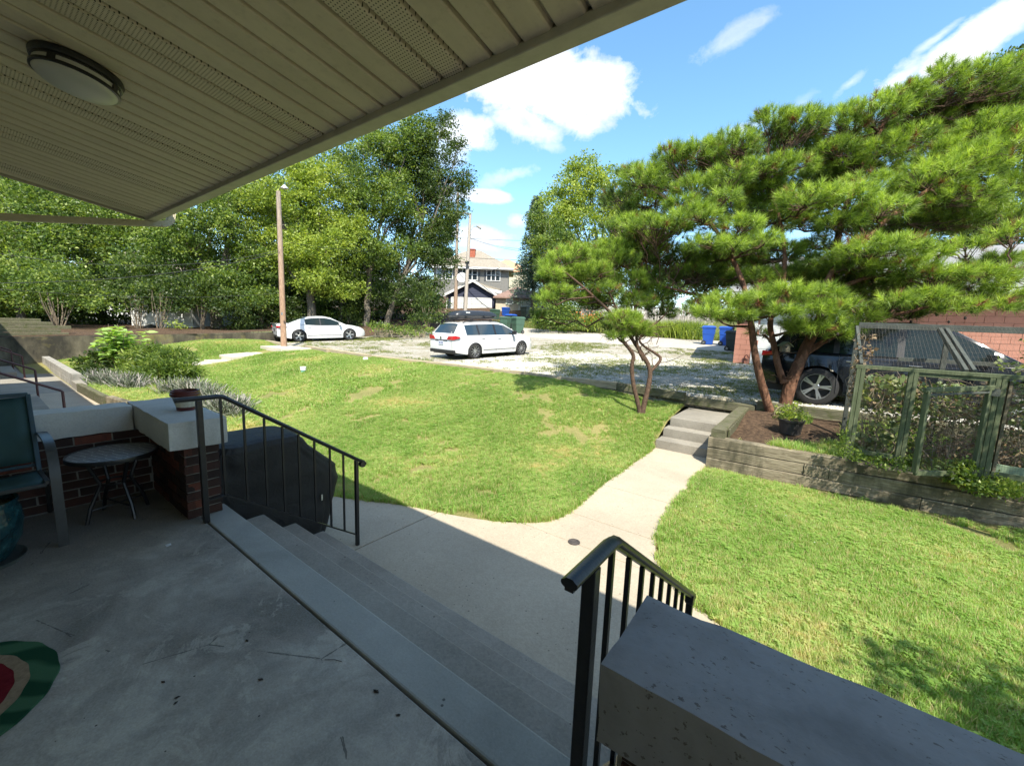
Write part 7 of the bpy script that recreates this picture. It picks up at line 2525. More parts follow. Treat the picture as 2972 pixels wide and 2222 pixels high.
def wheel(parent, x, y, z, r, w, side, spokes, sp_w=0.05, double=False, dark_face=False):
    hub = thing('wheel', None, None, (x, y, z))
    hub.parent = parent
    hub.empty_display_size = 0.05
    b = MB()
    b.lathe([(r*0.68, -w/2), (r*0.90, -w/2), (r*0.975, -w*0.42), (r, -w*0.28), (r, w*0.28), (r*0.975, w*0.42), (r*0.90, w/2), (r*0.68, w/2)], 40, axis='y')
    b.build('tyre', m_tyre, hub, smooth=True, sharp=50, local=True)
    b = MB()
    rr = r*0.69
    yo = side*w*0.47
    b.lathe([(rr*0.93, side*w*0.30), (rr*0.96, yo), (rr, yo), (rr+0.005, side*w*0.42)], 40, axis='y')
    b.lathe([(0.0, yo*0.80), (0.045, yo*0.80), (0.06, yo*0.7)], 20, axis='y')
    for i in range(spokes):
        a = 2*PI*i/spokes
        offs = (-0.11, 0.11) if double else (0.0,)
        for o_ in offs:
            a2 = a+o_
            c0 = (0.045*math.cos(a), yo*0.76, 0.045*math.sin(a))
            c1 = (rr*0.96*math.cos(a2), yo*0.90, rr*0.96*math.sin(a2))
            b.bar(c0, c1, sp_w, 0.018, up=(0, 1, 0))
    b.build('rim', m_rim, hub, smooth=True, sharp=30, local=True)
    b = MB()
    b.lathe([(0.0, side*w*0.10), (rr*0.95, side*w*0.10)], 30, axis='y')
    b.build('brake_disc', m_blk, hub, local=True)
    # both lathe windings matter little: the material is two sided
    return hub


def lin(tab, x):
    return float(np.interp(x, [t[0] for t in tab], [t[1] for t in tab]))


def make_car(name, label, loc, heading, pitch, s):
    t = thing(name, label, 'car', loc)
    t.rotation_euler = (0, -pitch, heading)
    Lc, W2 = s['L'], s['W']/2
    wr, wx_ = s['r'], s['wheels']
    ar = wr*1.13
    xs = set(np.linspace(0, Lc, 46).tolist())
    for wxc in wx_:
        for a in np.linspace(-1, 1, 15):
            xs.add(wxc+ar*math.sin(a*PI/2))
    xs = sorted(xs)
    xs = [xs[0]]+[b_ for a_, b_ in zip(xs[:-1], xs[1:]) if b_-a_ > 0.006]
    def half(x): return W2*lin(s['plan'], x/Lc)
    def zb(x):
        z = lin(s['bot'], x)
        for wxc in wx_:
            d = abs(x-wxc)
            if d < ar:
                z = max(z, wr+math.sqrt(max(0, ar*ar-d*d))*0.97)
        return z
    rows = []
    for x in xs:
        zt = lin(s['belt'], x)
        w = half(x)
        z0 = zb(x)
        zsill = lin(s['bot'], x)
        zm = zsill+(zt-zsill)*0.55
        zm = max(zm, z0+0.01)
        zsh = zt-0.055
        zsh = max(zsh, zm+0.01)
        ztop = max(zt, zsh+0.01)
        ring = [(w*0.965, z0), (w*1.0, max(z0+0.005, zsill+(zt-zsill)*0.30)), (w*0.995, zm), (w*0.985, zsh-0.02), (w*0.965, zsh+0.02), (w*0.90, ztop), (w*0.5, ztop+0.018), (0, ztop+0.024)]
        rows.append([(x, y, z) for y, z in ring])
    n = len(rows[0])
    b = MB()
    for sd in (1, -1):
        vs = [(p[0], p[1]*sd, p[2]) for r_ in rows for p in r_]
        fs = []
        for i in range(len(rows)-1):
            for q in range(n-1):
                f = (i*n+q, (i+1)*n+q, (i+1)*n+q+1, i*n+q+1)
                fs.append(f if sd == 1 else f[::-1])
        # end caps
        for i in (0, len(rows)-1):
            c = [i*n+q for q in range(n)]
            k0 = len(vs)
            vs.append((rows[i][0][0], 0, rows[i][0][2]))
            f = tuple(c+[k0])
            fs.append(f if (i == 0) == (sd == 1) else f[::-1])
        b.add(vs, fs)
    body = b.build('body', s['paint'], t, smooth=True, sharp=42, local=True)
    # underbody and wheel wells
    b = MB()
    b.b2((0.12, -W2*0.80, 0.22), (Lc*0.9, W2*0.80, s['floor']))
    b.b2((Lc*0.9, -W2*0.5, 0.26), (Lc-0.2, W2*0.5, 0.4))
    b.build('underbody', m_blk, t, local=True)
    b = MB()
    for wxc in wx_:
        for sd in (1, -1):
            pts, m_ = [], 16
            vs = []
            for i in range(m_+1):
                a = PI*i/m_
                x = wxc+math.cos(a)*ar*0.995
                z = wr+math.sin(a)*ar*0.965
                vs += [(x, sd*half(wxc)*0.968, z), (x, sd*(half(wxc)-0.28), z)]
            b.add(vs, [(2*i, 2*i+1, 2*i+3, 2*i+2) for i in range(m_)])
    b.build('wheel_arches', m_blk, t, local=True)
    # greenhouse
    G = s['roof']
    gx0, gx1 = G[0][0], G[-1][0]
    gxs = sorted(set(np.linspace(gx0, gx1, 40).tolist()+[g[0] for g in G]+[v for a_ in s['glass'] for v in a_]+[s['rear'][0], s['rear'][1], s['front'][0], s['front'][1]]))
    gr_ = []
    for x in gxs:
        zr = lin(G, x)
        zbe = lin(s['belt'], x)
        f = min(1, max(0, (zr-zbe)/s['gh']))
        wb = half(x)*0.955
        wr_ = wb-(wb-half(x)*s['tumble'])*f
        zz = max(zr-0.055*f, zbe+0.001)
        gr_.append([(x, wb, zbe-0.01), (x, wr_+0.008, zbe+(zz-zbe)*0.93), (x, wr_-0.01, zz+0.02*f), (x, wr_*0.86, zr+0.002), (x, wr_*0.5, zr+0.02*f+0.003), (x, 0, zr+0.026*f+0.004)])
    paint, glass, wsh, rwin, black = MB(), [], MB(), MB(), MB()
    sidew = {i: (MB(), MB()) for i in range(len(s['glass']))}
    for i in range(len(gxs)-1):
        xm = (gxs[i]+gxs[i+1])/2
        for sd in (1, -1):
            def quad(q):
                v = [gr_[i][q], gr_[i+1][q], gr_[i+1][q+1], gr_[i][q+1]]
                v = [(p[0], p[1]*sd, p[2]) for p in v]
                return v if sd == 1 else v[::-1]
            tgt = black if s['glass'][0][0] < xm < s['glass'][-1][1] else paint
            for gi, (a_, c_) in enumerate(s['glass']):
                if a_ <= xm <= c_:
                    tgt = sidew[gi][0 if sd == 1 else 1]
            tgt.add(quad(0), [(0, 1, 2, 3)])
            top = paint
            paint.add(quad(1), [(0, 1, 2, 3)])
            paint.add(quad(2), [(0, 1, 2, 3)])
            if s['rear'][0] <= xm <= s['rear'][1]:
                top = rwin
            elif s['front'][0] <= xm <= s['front'][1]:
                top = wsh
            for q in (3, 4):
                top.add(quad(q), [(0, 1, 2, 3)])

    def weld(mb):
        key, nv, mp = {}, [], []
        for p in mb.v:
            kk = (round(p[0], 4), round(p[1], 4), round(p[2], 4))
            if kk not in key:
                key[kk] = len(nv)
                nv.append(p)
            mp.append(key[kk])
        mb.f = [[mp[i] for i in f] for f in mb.f]
        mb.v = nv
        return mb
    weld(paint).build('roof', s['paint'], t, smooth=True, sharp=35, local=True)
    if black.v:
        weld(black).build('window_pillars', m_blk, t, smooth=True, local=True)
    weld(wsh).build('windshield', m_cglass, t, smooth=True, local=True)
    weld(rwin).build('rear_window', m_cglass, t, smooth=True, local=True)
    for a_, c_ in sidew.values():
        for mb in (a_, c_):
            weld(mb).build('side_window', m_cglass, t, smooth=True, local=True)
    # interior: seats seen through the glass
    b = MB()
    for x in s['seats']:
        for y in (-0.38, 0.38):
            b.b2((x-0.07, y-0.24, 0.55), (x+0.07, y+0.24, 1.08))
            b.b2((x-0.05, y-0.12, 1.10), (x+0.05, y+0.12, 1.27))
    b.b2((0.6, -W2*0.8, 0.55), (s['front'][1]-0.1, W2*0.8, 0.60))
    b.build('seats', m_int, t, local=True)
    hub = wheel
    for wxc in wx_:
        for sd in (1, -1):
            wheel(t, wxc, sd*(half(wxc)-0.115), wr, wr, 0.21, sd, s['spokes'], s['spw'], s.get('double', False))
    # door seams, sill moulding, handles
    b = MB()
    for x in s['seams']:
        zt = lin(s['belt'], x)
        for sd in (1, -1):
            b.bar((x, sd*(half(x)*0.995+0.001), 0.30), (x-0.02, sd*(half(x)*0.99+0.002), zt-0.05), 0.008, 0.006, up=(0, 1, 0))
    for sd in (1, -1):
        x0, x1 = wx_[0]+ar+0.05, wx_[1]-ar-0.03
        b.bar((x0, sd*(half(x0)+0.001), 0.36), (x1, sd*(half(x1)+0.001), 0.36), 0.012, 0.008, up=(0, 1, 0))
    b.build('seams', m_trimgrey, t, local=True)
    for x in s['handles']:
        for sd in (1, -1):
            b = MB()
            z = lin(s['belt'], x)-0.15
            b.bar((x-0.09, sd*(half(x)+0.010), z), (x+0.09, sd*(half(x)+0.010), z), 0.022, 0.02, up=(0, 1, 0))
            b.build('door_handle', s.get('handle_mat', s['paint']), t, local=True, bevel=0.004)
    for sd in (1, -1):
        b = MB()
        xm_ = s['front'][1]-0.38
        z = lin(s['belt'], xm_)+0.07
        yb_ = half(xm_)*0.97
        b.box((xm_, sd*(yb_+0.13), z), (0.11, 0.20, 0.14))
        b.bar((xm_, sd*(yb_-0.03), z-0.06), (xm_, sd*(yb_+0.06), z-0.03), 0.05, 0.03)
        b.build('wing_mirror', s['mirror'], t, local=True, bevel=0.02)
    return t, half


# --- white wagon
def ground_pose(xr, yr, xf, yf):
    zr, zf = hg(xr, yr), hg(xf, yf)
    d = Vector((xf-xr, yf-yr, zf-zr))
    return math.atan2(d.y, d.x), math.atan2(d.z, math.hypot(d.x, d.y)), zr


wagR, wagF = (-11.05, 12.30), (-10.66, 14.85)
hd, pt, z0 = ground_pose(*wagR, *wagF)
f_ = Vector((math.cos(hd), math.sin(hd), 0))
r_ = Vector((math.sin(hd), -math.cos(hd), 0))
S_WAG = dict(L=4.58, W=1.80, r=0.318, wheels=(1.02, 3.66), plan=[(0, .86), (.04, .93), (.12, .98), (.3, 1), (.8, 1), (.92, .94), (.98, .80), (1, .68)],
             bot=[(0, .32), (.25, .27), (.6, .21), (3.2, .20), (4.3, .22), (4.58, .26)], belt=[(0, .86), (.04, .94), (.12, .985), (1.5, .97), (3.15, .955), (3.45, .95), (3.9, .90), (4.3, .80), (4.5, .66), (4.58, .54)],
             roof=[(.10, .99), (.40, 1.37), (.55, 1.425), (1.0, 1.455), (2.0, 1.475), (2.45, 1.455), (2.75, 1.40), (3.48, .96)], gh=.45, tumble=.74, floor=.5,
             rear=(.13, .44), front=(2.72, 3.46), glass=[(.62, 1.20), (1.29, 2.08), (2.19, 3.22)], seams=(1.30, 2.13, 3.12), handles=(1.44, 2.32), seats=(1.5, 2.3), spokes=10, spw=.024, double=False, paint=m_white_car, mirror=m_blk)
# the rear right wheel stands on wagR
org = Vector((wagR[0], wagR[1], 0))-f_*1.02-r_*(-0)*0 - r_*(0.80)*1.0
org.z = z0-math.tan(pt)*1.02
wag, whalf = make_car('white_wagon', 'white station wagon with black roof box parked on the gravel', org, hd, pt, S_WAG)


def part(name, mb, mat, par, **kw):
    return mb.build(name, mat, par, local=True, **kw)


for sd in (1, -1):
    b = MB()
    b.add([(-.012, sd*.40, .80), (-.012, sd*.78, .79), (.02, sd*.81, .80), (.22, sd*.885, .85), (.30, sd*.89, .90), (.10, sd*.84, .945), (-.0, sd*.80, .95), (-.012, sd*.52, .93)],
          [(0, 1, 2, 6, 7), (2, 3, 4, 5, 6)])
    o = part('tail_light', b, m_tail, wag)
    sm_ = o.modifiers.new('t', 'SOLIDIFY')
    sm_.thickness = 0.03
    sm_.offset = 0
b = MB()
b.b2((-.014, -.85*.93, .26), (.12, .85*.93, .40))
part('rear_diffuser', b, m_blk, wag, bevel=0.02)
b = MB()
b.b2((-.012, -.40, .735), (.01, .40, .79))
part('plate_recess', b, m_trimgrey, wag)
b = MB()
b.box((-.012, 0.0, .665), (.012, .31, .15))
pl_ = part('licence_plate', b, simple('licence_plate_white', (0.55, 0.57, 0.62), 0.5), wag, bevel=0.004)
b = MB()
for i in range(7):
    if i == 3:
        continue
    b.box((-.020, -.12+.04*i, .665), (.003, .022, .06))
part('plate_characters', b, simple('plate_blue', (0.05, 0.08, 0.25), 0.5), wag)
# round badge with a V above a W inside a ring
b = MB()
b.lathe([(0.0, -.004), (.052, -.004), (.052, .006), (.0, .006)], 24, (0, 0, 0), axis='y')
b.v = [(-.018+p[1]*-1, p[0], .86+p[2]) for p in b.v]
part('badge', b, m_trimgrey, wag)
b = MB()
b.lathe([(.044, -.003), (.052, -.003), (.052, .003), (.044, .003), (.044, -.003)], 24, (0, 0, 0), axis='y')
b.v = [(-.026+p[1]*-1, p[0], .86+p[2]) for p in b.v]
for (y0_, z0_, y1_, z1_) in ((-.020, .897, 0, .866), (0, .866, .020, .897), (-.038, .878, -.018, .826), (-.018, .826, 0, .856), (0, .856, .018, .826), (.018, .826, .038, .878)):
    b.bar((-.027, y0_, z0_), (-.027, y1_, z1_), .006, .004, up=(1, 0, 0))
part('badge_letters', b, m_chrome, wag)
b = MB()
b.bar((.115, -.30, 1.00), (.26, .05, 1.20), .012, .012)
part('wiper', b, m_blk, wag)
b = MB()
b.lathe([(0, 0), (.045, 0)], 16, (0, 0, 0), axis='y')
b.v = [(.165-0.02, p[0]-.50, 1.055+p[2]) for p in b.v]
part('window_sticker', b, m_white_car, wag)
for sd in (1, -1):
    b = MB()
    b.add([(4.30, sd*.80, .66), (4.52, sd*.62, .60), (4.50, sd*.60, .70), (4.22, sd*.80, .80)], [(0, 1, 2, 3)])
    o = part('headlight', b, m_lamp, wag)
    sm_ = o.modifiers.new('t', 'SOLIDIFY')
    sm_.thickness = 0.02
    b = MB()
    b.tube([(.62, sd*.60, 1.44), (.75, sd*.60, 1.495), (1.6, sd*.60, 1.52), (2.5, sd*.60, 1.495), (2.66, sd*.60, 1.44)], .016, 8)
    part('roof_rail', b, m_blk, wag, smooth=True)
for x in (1.05, 2.05):
    b = MB()
    b.bar((x, -.66, 1.555), (x, .66, 1.555), .07, .028)
    for sd in (1, -1):
        b.box((x, sd*.61, 1.53), (.10, .07, .06))
    part('cross_bar', b, m_blk, wag, bevel=0.006)
# roof box (carried by the car: a thing of its own)
bx_o = thing('roof_box', 'long black roof cargo box on top of the white wagon', 'cargo box', org)
bx_o.rotation_euler = (0, -pt, hd)
b = MB()
n = 28
prof = [(0.30, 0.0, .55, .28, 1.585), (0.24, 0.0, .72, .36, 1.62), (0.22, 0, .80, .39, 1.70), (0.24, 0, .80, .39, 1.735), (0.30, 0, .76, .37, 1.84), (.5, 0, .58, .30, 1.905), (.9, 0, .2, .1, 1.925)]
rings = []
for (z, hx, hy) in ((1.590, .86, .26), (1.615, .98, .33), (1.69, 1.04, .375), (1.70, 1.05, .385), (1.715, 1.05, .385), (1.80, 1.00, .365), (1.86, .90, .33), (1.895, .72, .26), (1.908, .35, .12)):
    ring = []
    for q in range(n):
        a = 2*PI*q/n
        ca, sa = math.cos(a), math.sin(a)
        e = .38
        x = hx*math.copysign(abs(ca)**e, ca)
        y = hy*math.copysign(abs(sa)**e, sa)
        tap = 1-0.28*max(0, x/1.05)**2
        zz = z-0.06*max(0, x/1.05)**2*(1 if z > 1.71 else 0)+(0.05*max(0, x/1.05)**2 if z < 1.65 else 0)
        ring.append((1.62+x*1.14, y*tap, zz+0.03))
    rings.append(ring)
vs = [p for r2_ in rings for p in r2_]
b.add(vs, [(i*n+q, i*n+(q+1) % n, (i+1)*n+(q+1) % n, (i+1)*n+q) for i in range(len(rings)-1) for q in range(n)]+[tuple(range(n))[::-1], tuple((len(rings)-1)*n+q for q in range(n))])
b.v = [(p[0]+0.04, p[1], p[2]-0.012) for p in b.v]
m_box = simple('roof_box_plastic', (0.022, 0.025, 0.03), 0.33, 0, 0.2, 60)
part('shell', b, m_box, bx_o, smooth=True, sharp=45)
b = MB()
b.box((1.05, -.385, 1.84), (.20, .012, .05))
part('sticker', b, m_white_car, bx_o)
b = MB()
b.b2((.62, -.30, 1.585), (2.7, .30, 1.62))
part('base_plate', b, m_trimgrey, bx_o, bevel=0.01)

# --- white sedan
sedR, sedF = (-23.60, 11.50), (-22.95, 14.20)
hd, pt, z0 = ground_pose(*sedR, *sedF)
f_ = Vector((math.cos(hd), math.sin(hd), 0))
r_ = Vector((math.sin(hd), -math.cos(hd), 0))
S_SED = dict(L=4.90, W=1.86, r=0.345, wheels=(1.06, 3.84), plan=[(0, .78), (.05, .90), (.14, .98), (.3, 1), (.8, 1), (.92, .95), (.98, .80), (1, .62)],
             bot=[(0, .36), (.25, .30), (.7, .20), (3.4, .18), (4.5, .20), (4.9, .26)], belt=[(0, .98), (.05, 1.02), (.45, 1.05), (1.2, .99), (2.2, .93), (3.3, .92), (3.6, .94), (4.1, .88), (4.55, .76), (4.8, .62), (4.9, .52)],
             roof=[(.55, 1.045), (1.15, 1.27), (1.65, 1.395), (2.15, 1.435), (2.5, 1.425), (2.85, 1.36), (3.70, .925)], gh=.45, tumble=.70, floor=.45,
             rear=(.62, 1.45), front=(2.75, 3.66), glass=[(1.42, 2.20), (2.27, 3.34)], seams=(1.50, 2.25, 3.30), handles=(1.62, 2.55), seats=(1.75, 2.6), spokes=5, spw=.05, double=True, paint=m_white_car, mirror=m_white_car)
org2 = Vector((sedR[0], sedR[1], 0))-f_*1.06-r_*0.82
org2.z = z0-math.tan(pt)*1.06
sed, shalf = make_car('white_sedan', 'white four door sedan parked under the trees behind the pole', org2, hd, pt, S_SED)
for sd in (1, -1):
    b = MB()
    b.add([(.0, sd*.50, .84), (.0, sd*.74, .82), (.12, sd*.86, .84), (.52, sd*.915, .90), (.14, sd*.87, .92), (.0, sd*.74, .93)], [(0, 1, 5), (1, 2, 4, 5), (2, 3, 4)])
    o = part('tail_light', b, m_tail, sed)
    sm_ = o.modifiers.new('t', 'SOLIDIFY')
    sm_.thickness = 0.03
    sm_.offset = 0
    b = MB()
    b.add([(4.50, sd*.86, .68), (4.80, sd*.66, .60), (4.78, sd*.64, .66), (4.42, sd*.86, .76)], [(0, 1, 2, 3)])
    o = part('headlight', b, m_lamp, sed)
    sm_ = o.modifiers.new('t', 'SOLIDIFY')
    sm_.thickness = 0.02
    b = MB()
    b.box((.04, sd*.55, .33), (.12, .12, .06))
    part('exhaust_tip', b, m_chrome, sed, bevel=0.01)
b = MB()
b.b2((-.012, -.62, .28), (.12, .62, .42))
part('rear_diffuser', b, m_blk, sed, bevel=0.02)
b = MB()
b.box((-.006, 0, .70), (.012, .31, .15))
part('licence_plate', b, m_trimgrey, sed)
b = MB()
b.bar((-.0, -.70, 1.055), (-.0, .70, 1.055), .10, .02)
part('boot_spoiler', b, m_white_car, sed, bevel=0.006)

# --- dark SUV behind the pine
suvR = (0.0, 10.18)
S_SUV = dict(L=4.75, W=1.88, r=0.375, wheels=(0.98, 3.78), plan=[(0, .84), (.04, .92), (.12, .98), (.3, 1), (.8, 1), (.92, .95), (1, .72)],
             bot=[(0, .42), (.3, .36), (.8, .26), (3.6, .26), (4.5, .30), (4.75, .36)], belt=[(0, .98), (.05, 1.06), (.2, 1.09), (1.5, 1.06), (3.4, 1.03), (4.1, .98), (4.5, .86), (4.75, .68)],
             roof=[(.12, 1.10), (.42, 1.52), (.62, 1.60), (1.2, 1.66), (2.3, 1.67), (2.8, 1.58), (3.65, 1.04)], gh=.58, tumble=.76, floor=.6,
             rear=(.15, .46), front=(2.82, 3.62), glass=[(.60, 1.18), (1.27, 2.10), (2.20, 3.30)], seams=(1.30, 2.15, 3.3), handles=(1.48, 2.36), seats=(1.6, 2.5), spokes=5, spw=.035, double=True, paint=m_dark_car, mirror=m_dark_car, handle_mat=m_chrome)
hd3 = math.atan2(0.03, 1.0)
suv, _ = make_car('dark_suv', 'dark grey SUV parked behind the large pine, wheel with bright spokes', (suvR[0]-0.98, suvR[1]+0.86, hg(0, 10.4)-0.0), hd3, math.atan(0.0), S_SUV)
for sd in (1, -1):
    b = MB()
    b.add([(-.012, sd*.50, .95), (-.005, sd*.78, .93), (.25, sd*.90, .97), (.20, sd*.90, 1.03), (-.0, sd*.78, 1.04), (-.012, sd*.55, 1.03)], [(0, 1, 4, 5), (1, 2, 3, 4)])
    o = part('tail_light', b, m_tail, suv)
    sm_ = o.modifiers.new('t', 'SOLIDIFY')
    sm_.thickness = 0.03
    sm_.offset = 0
b = MB()
b.b2((-.03, -.80, .42), (.22, .80, .60))
part('rear_bumper', b, simple('bumper_grey', (0.02, 0.022, 0.025), 0.5), suv, bevel=0.03)

# ================================================================== BINS
m_bin_green = simple('green_bin_plastic', (0.052, 0.105, 0.070), 0.45, 0, 0.12, 3)
m_bin_blue = simple('blue_bin_plastic', (0.015, 0.075, 0.36), 0.42, 0, 0.1, 3)
m_bin_dark = simple('dark_bin_plastic', (0.018, 0.028, 0.025), 0.45, 0, 0.12, 3)
m_decal = simple('white_print', (0.75, 0.75, 0.75), 0.6)


def bin_thing(label, base, rz, mat, h=1.08, w=0.58, d=0.66, decal=False, label_grp=None, wide_lid=False, lidm=None):
    """wheeled bin, local front is -y"""
    t = thing('wheeled_bin', label, 'bin', base, rz, label_grp)
    b = MB()
    hb = h*0.90
    def ring(z, ww, dd, yo=0): return [(-ww/2, -dd/2+yo, z), (ww/2, -dd/2+yo, z), (ww/2, dd/2+yo, z), (-ww/2, dd/2+yo, z)]
    vs = ring(0.03, w*.80, d*.74)+ring(hb*.60, w*.91, d*.90)+ring(hb*.62, w*.95, d*.94)+ring(hb*.93, w*.98, d*.98)+ring(hb*.94, w*1.03, d*1.03)+ring(hb, w*1.04, d*1.04)
    fs = [(i*4+q, i*4+(q+1) % 4, (i+1)*4+(q+1) % 4, (i+1)*4+q) for i in range(5) for q in range(4)]+[(3, 2, 1, 0)]
    b.add(vs, fs)
    b.build('tub', mat, t, local=True, bevel=0.018)
    b = MB()
    vs = ring(hb+.004, w*1.08, d*1.12)+ring(hb+.04, w*1.06, d*1.10)+ring(h-.01, w*.86, d*.86, .02)+ring(h, w*.5, d*.5, .02)
    b.add(vs, [(i*4+q, i*4+(q+1) % 4, (i+1)*4+(q+1) % 4, (i+1)*4+q) for i in range(3) for q in range(4)]+[(3, 2, 1, 0), (12, 13, 14, 15)])
    b.build('lid', lidm or mat, t, local=True, bevel=0.012)
    b = MB()
    b.tube([(-w*.4, d*.62, hb*.97), (w*.4, d*.62, hb*.97)], 0.016, 8)
    b.bar((-w*.4, d*.50, hb*.95), (-w*.4, d*.63, hb*.97), .03, .03)
    b.bar((w*.4, d*.50, hb*.95), (w*.4, d*.63, hb*.97), .03, .03)
    b.build('handle', mat, t, local=True)
    for sx in (-1, 1):
        b = MB()
        b.lathe([(0.0, -.025), (.118, -.025), (.125, -.015), (.125, .015), (.118, .025), (0.0, .025)], 22, axis='y')
        b.v = [(p[1]+sx*(w*.44), p[0]+d*.33, p[2]+.125) for p in b.v]
        wo = b.build('wheel', m_tyre, t, smooth=True, sharp=40, local=True)
        b = MB()
        for q in range(5):
            a = q*2*PI/5
            b.bar((sx*(w*.44+.028), d*.33, .125), (sx*(w*.44+.028), d*.33+.08*math.cos(a), .125+.08*math.sin(a)), .014, .006, up=(1, 0, 0))
        b.build('hubcap', m_rim, t, local=True)
    return t


def bin_print(t, w, d, h, side=1):
    # pale recycling print on the side: leaning arrows over a line of small capitals
    x = side*(w*0.485)
    b = MB()
    for (y0_, z0_, y1_, z1_) in ((-.13, h*.68, -.07, h*.76), (-.07, h*.76, -.03, h*.68), (-.15, h*.72, -.10, h*.66), (.03, h*.68, .09, h*.72), (.09, h*.72, .12, h*.66), (.04, h*.74, .10, h*.76)):
        b.bar((x, y0_, z0_), (x, y1_, z1_), .022, .004, up=(1, 0, 0))
    for i in range(9):
        b.box((x, -.18+.045*i, h*.615), (.004, .030, .026))
    b.build('printed_symbols', m_decal, t, local=True)


q = (-5.247, 26.143, 0.871)
bb = bin_thing('blue recycling bin standing further from the pink garage', q, PI/2+0.12, m_bin_blue, 1.10, .62, .66)
bin_print(bb, .62*0.97, .66, 1.10, -1)
q = (-4.341, 26.173, 0.863)
bb = bin_thing('blue recycling bin standing nearer the pink garage corner', (q[0], q[1], q[2]), PI/2+0.05, m_bin_blue, 1.10, .62, .66)
bin_print(bb, .62*0.97, .66, 1.10, -1)
q = (-3.566, 23.636, 0.892)
bin_thing('dark bin half hidden behind the corner of the pink garage', (q[0], q[1], hg(q[0], q[1])), PI/2, m_bin_dark, 1.05, .6, .66)
q = (-16.884, 23.212, 1.021)
big = bin_thing('big green bin in front beside the wagon, with dark wheel', (q[0], q[1], q[2]-0.0), -0.35, m_bin_green, 1.16, .66, .72)
q = (-18.206, 23.505, 1.118)
bin_thing('green bin lying behind the wagon windscreen, left of the big one', (q[0], q[1], q[2]), 0.2, m_bin_green, 1.06, .6, .68)
q = (-18.819, 24.966, 1.295)
bin_thing('blue lidded bin wedged between the two green bins', (q[0], q[1], q[2]), 0.1, m_bin_dark, 1.12, .6, .7, lidm=m_bin_blue)
q = (-26.252, 32.146, 2.022)
bin_thing('grey green bin in front of the navy garage corner', q, 0.1, m_bin_green, 1.12, .72, .78)
q = (-26.673, 34.413, 2.41)
bin_thing('small blue bin beside the tan garage wall', q, 0.1, m_bin_blue, 1.05, .6, .66)
q = (-23.887, 33.964, 2.406)
bin_thing('dark bin by the tan garage door', q, 0.1, m_bin_dark, 1.12, .68, .74)

# ================================================================== POLES AND WIRES
k = Mt('pole_wood', 0.9, 0, 0.2)
g = k.noise(3, 7, 0.7, src=k.mapped(k.pos(), (9, 9, .5)))
sz = k.sep(k.pos())
c = k.ramp(g, [(0.3, (0.17, 0.10, 0.062)), (0.7, (0.40, 0.27, 0.18))])
c = k.mixc(k.ramp(k.math('DIVIDE', sz[2], 8.0), [(0.35, (0, 0, 0)), (0.9, (0.8, 0.8, 0.8))]), c, k.ramp(g, [(0.3, (0.14, 0.12, 0.10)), (0.7, (0.36, 0.32, 0.27))]))
k.col(c)
k.bump(g, 0.5, 0.02)
m_pole = k.m
k = Mt('pole_wood_grey', 0.9, 0, 0.2)
g = k.noise(3, 7, 0.7, src=k.mapped(k.pos(), (9, 9, .5)))
k.col(k.ramp(g, [(0.3, (0.22, 0.19, 0.16)), (0.7, (0.46, 0.42, 0.37))]))
m_pole_g = k.m


def pole(name, label, a, c, r0, r1, mat):
    t = thing(name, label, 'utility pole', a)
    b = MB()
    b.tube([tuple(Vector(a)-Vector((0, 0, .3))), tuple(Vector(a).lerp(Vector(c), .5)), c], [r0, (r0+r1)/2, r1], 14)
    b.build('pole', mat, t, smooth=True)
    return t


pA = (-20.47, 9.228, 0.17)
pA = (pA[0], pA[1], 0.14)
pT = (-21.719, 9.811, 7.52)
p1 = pole('utility_pole', 'brown wooden utility pole standing at the top of the garden path', pA, pT, 0.135, 0.10, m_pole)
b = MB()
lt0 = Vector(pT)
b.tube([lt0+Vector((0.05, 0, -.05)), lt0+Vector((.09, .02, .12)), lt0+Vector((.22, .05, .20)), lt0+Vector((.40, .1, .19))], 0.02, 7)
b.build('lamp_arm', m_wire, p1, smooth=True)
b = MB()
b.lathe([(0.0, .10), (.05, .10), (.09, .04), (.16, -.02), (.17, -.06), (.15, -.06), (.0, -.03)], 18, tuple(lt0+Vector((.42, .1, .16))))
b.build('lamp_head', simple('lamp_grey', (.55, .55, .55), .4, .3), p1, smooth=True)
b = MB()
b.box(tuple(Vector(pA)+Vector((.12, -.09, 1.55))), (.05, .05, .12))
b.build('tag_plate', m_rim, p1)
pB0, pB1 = (-34.521, 34.969, 2.938), (-36.213, 36.727, 16.872)
p2 = pole('utility_pole', 'brown utility pole with transformer beyond the wagon', pB0, pB1, 0.22, 0.15, m_pole)
b = MB()
tf = Vector((-35.684, 35.683, 12.148))
b.lathe([(0, -.42), (.26, -.42), (.28, -.36), (.28, .34), (.25, .40), (.0, .42)], 18, tuple(tf))
b.build('transformer', simple('transformer_grey', (.60, .60, .58), .5, .2), p2, smooth=True)
b = MB()
b.bar((-36.705, 35.736, 14.68), (-34.723, 37.166, 14.449), .12, .12)
b.build('crossarm', m_pole, p2)
b = MB()
b.bar((-36.495, 34.54, 8.983), (-34.194, 36.195, 8.688), .10, .14)
b.build('crossarm', m_pole, p2)
pC0, pC1 = (-32.217, 34.16, 2.918), (-33.335, 35.851, 13.971)
p3 = pole('utility_pole', 'pale grey utility pole with street lamp beside the transformer pole', pC0, pC1, 0.21, 0.17, m_pole_g)
b = MB()
b.tube([(-32.749, 35.287, 11.81), (-32.589, 35.493, 12.317), (-32.293, 35.734, 12.446)], .04, 6)
b.build('lamp_arm', m_rim, p3, smooth=True)
b = MB()
b.bar((-32.266, 35.761, 12.486), (-31.83, 36.035, 12.199), .32, .16)
b.build('lamp_head', simple('lamp_bronze', (.22, .19, .14), .5), p3, bevel=0.03)
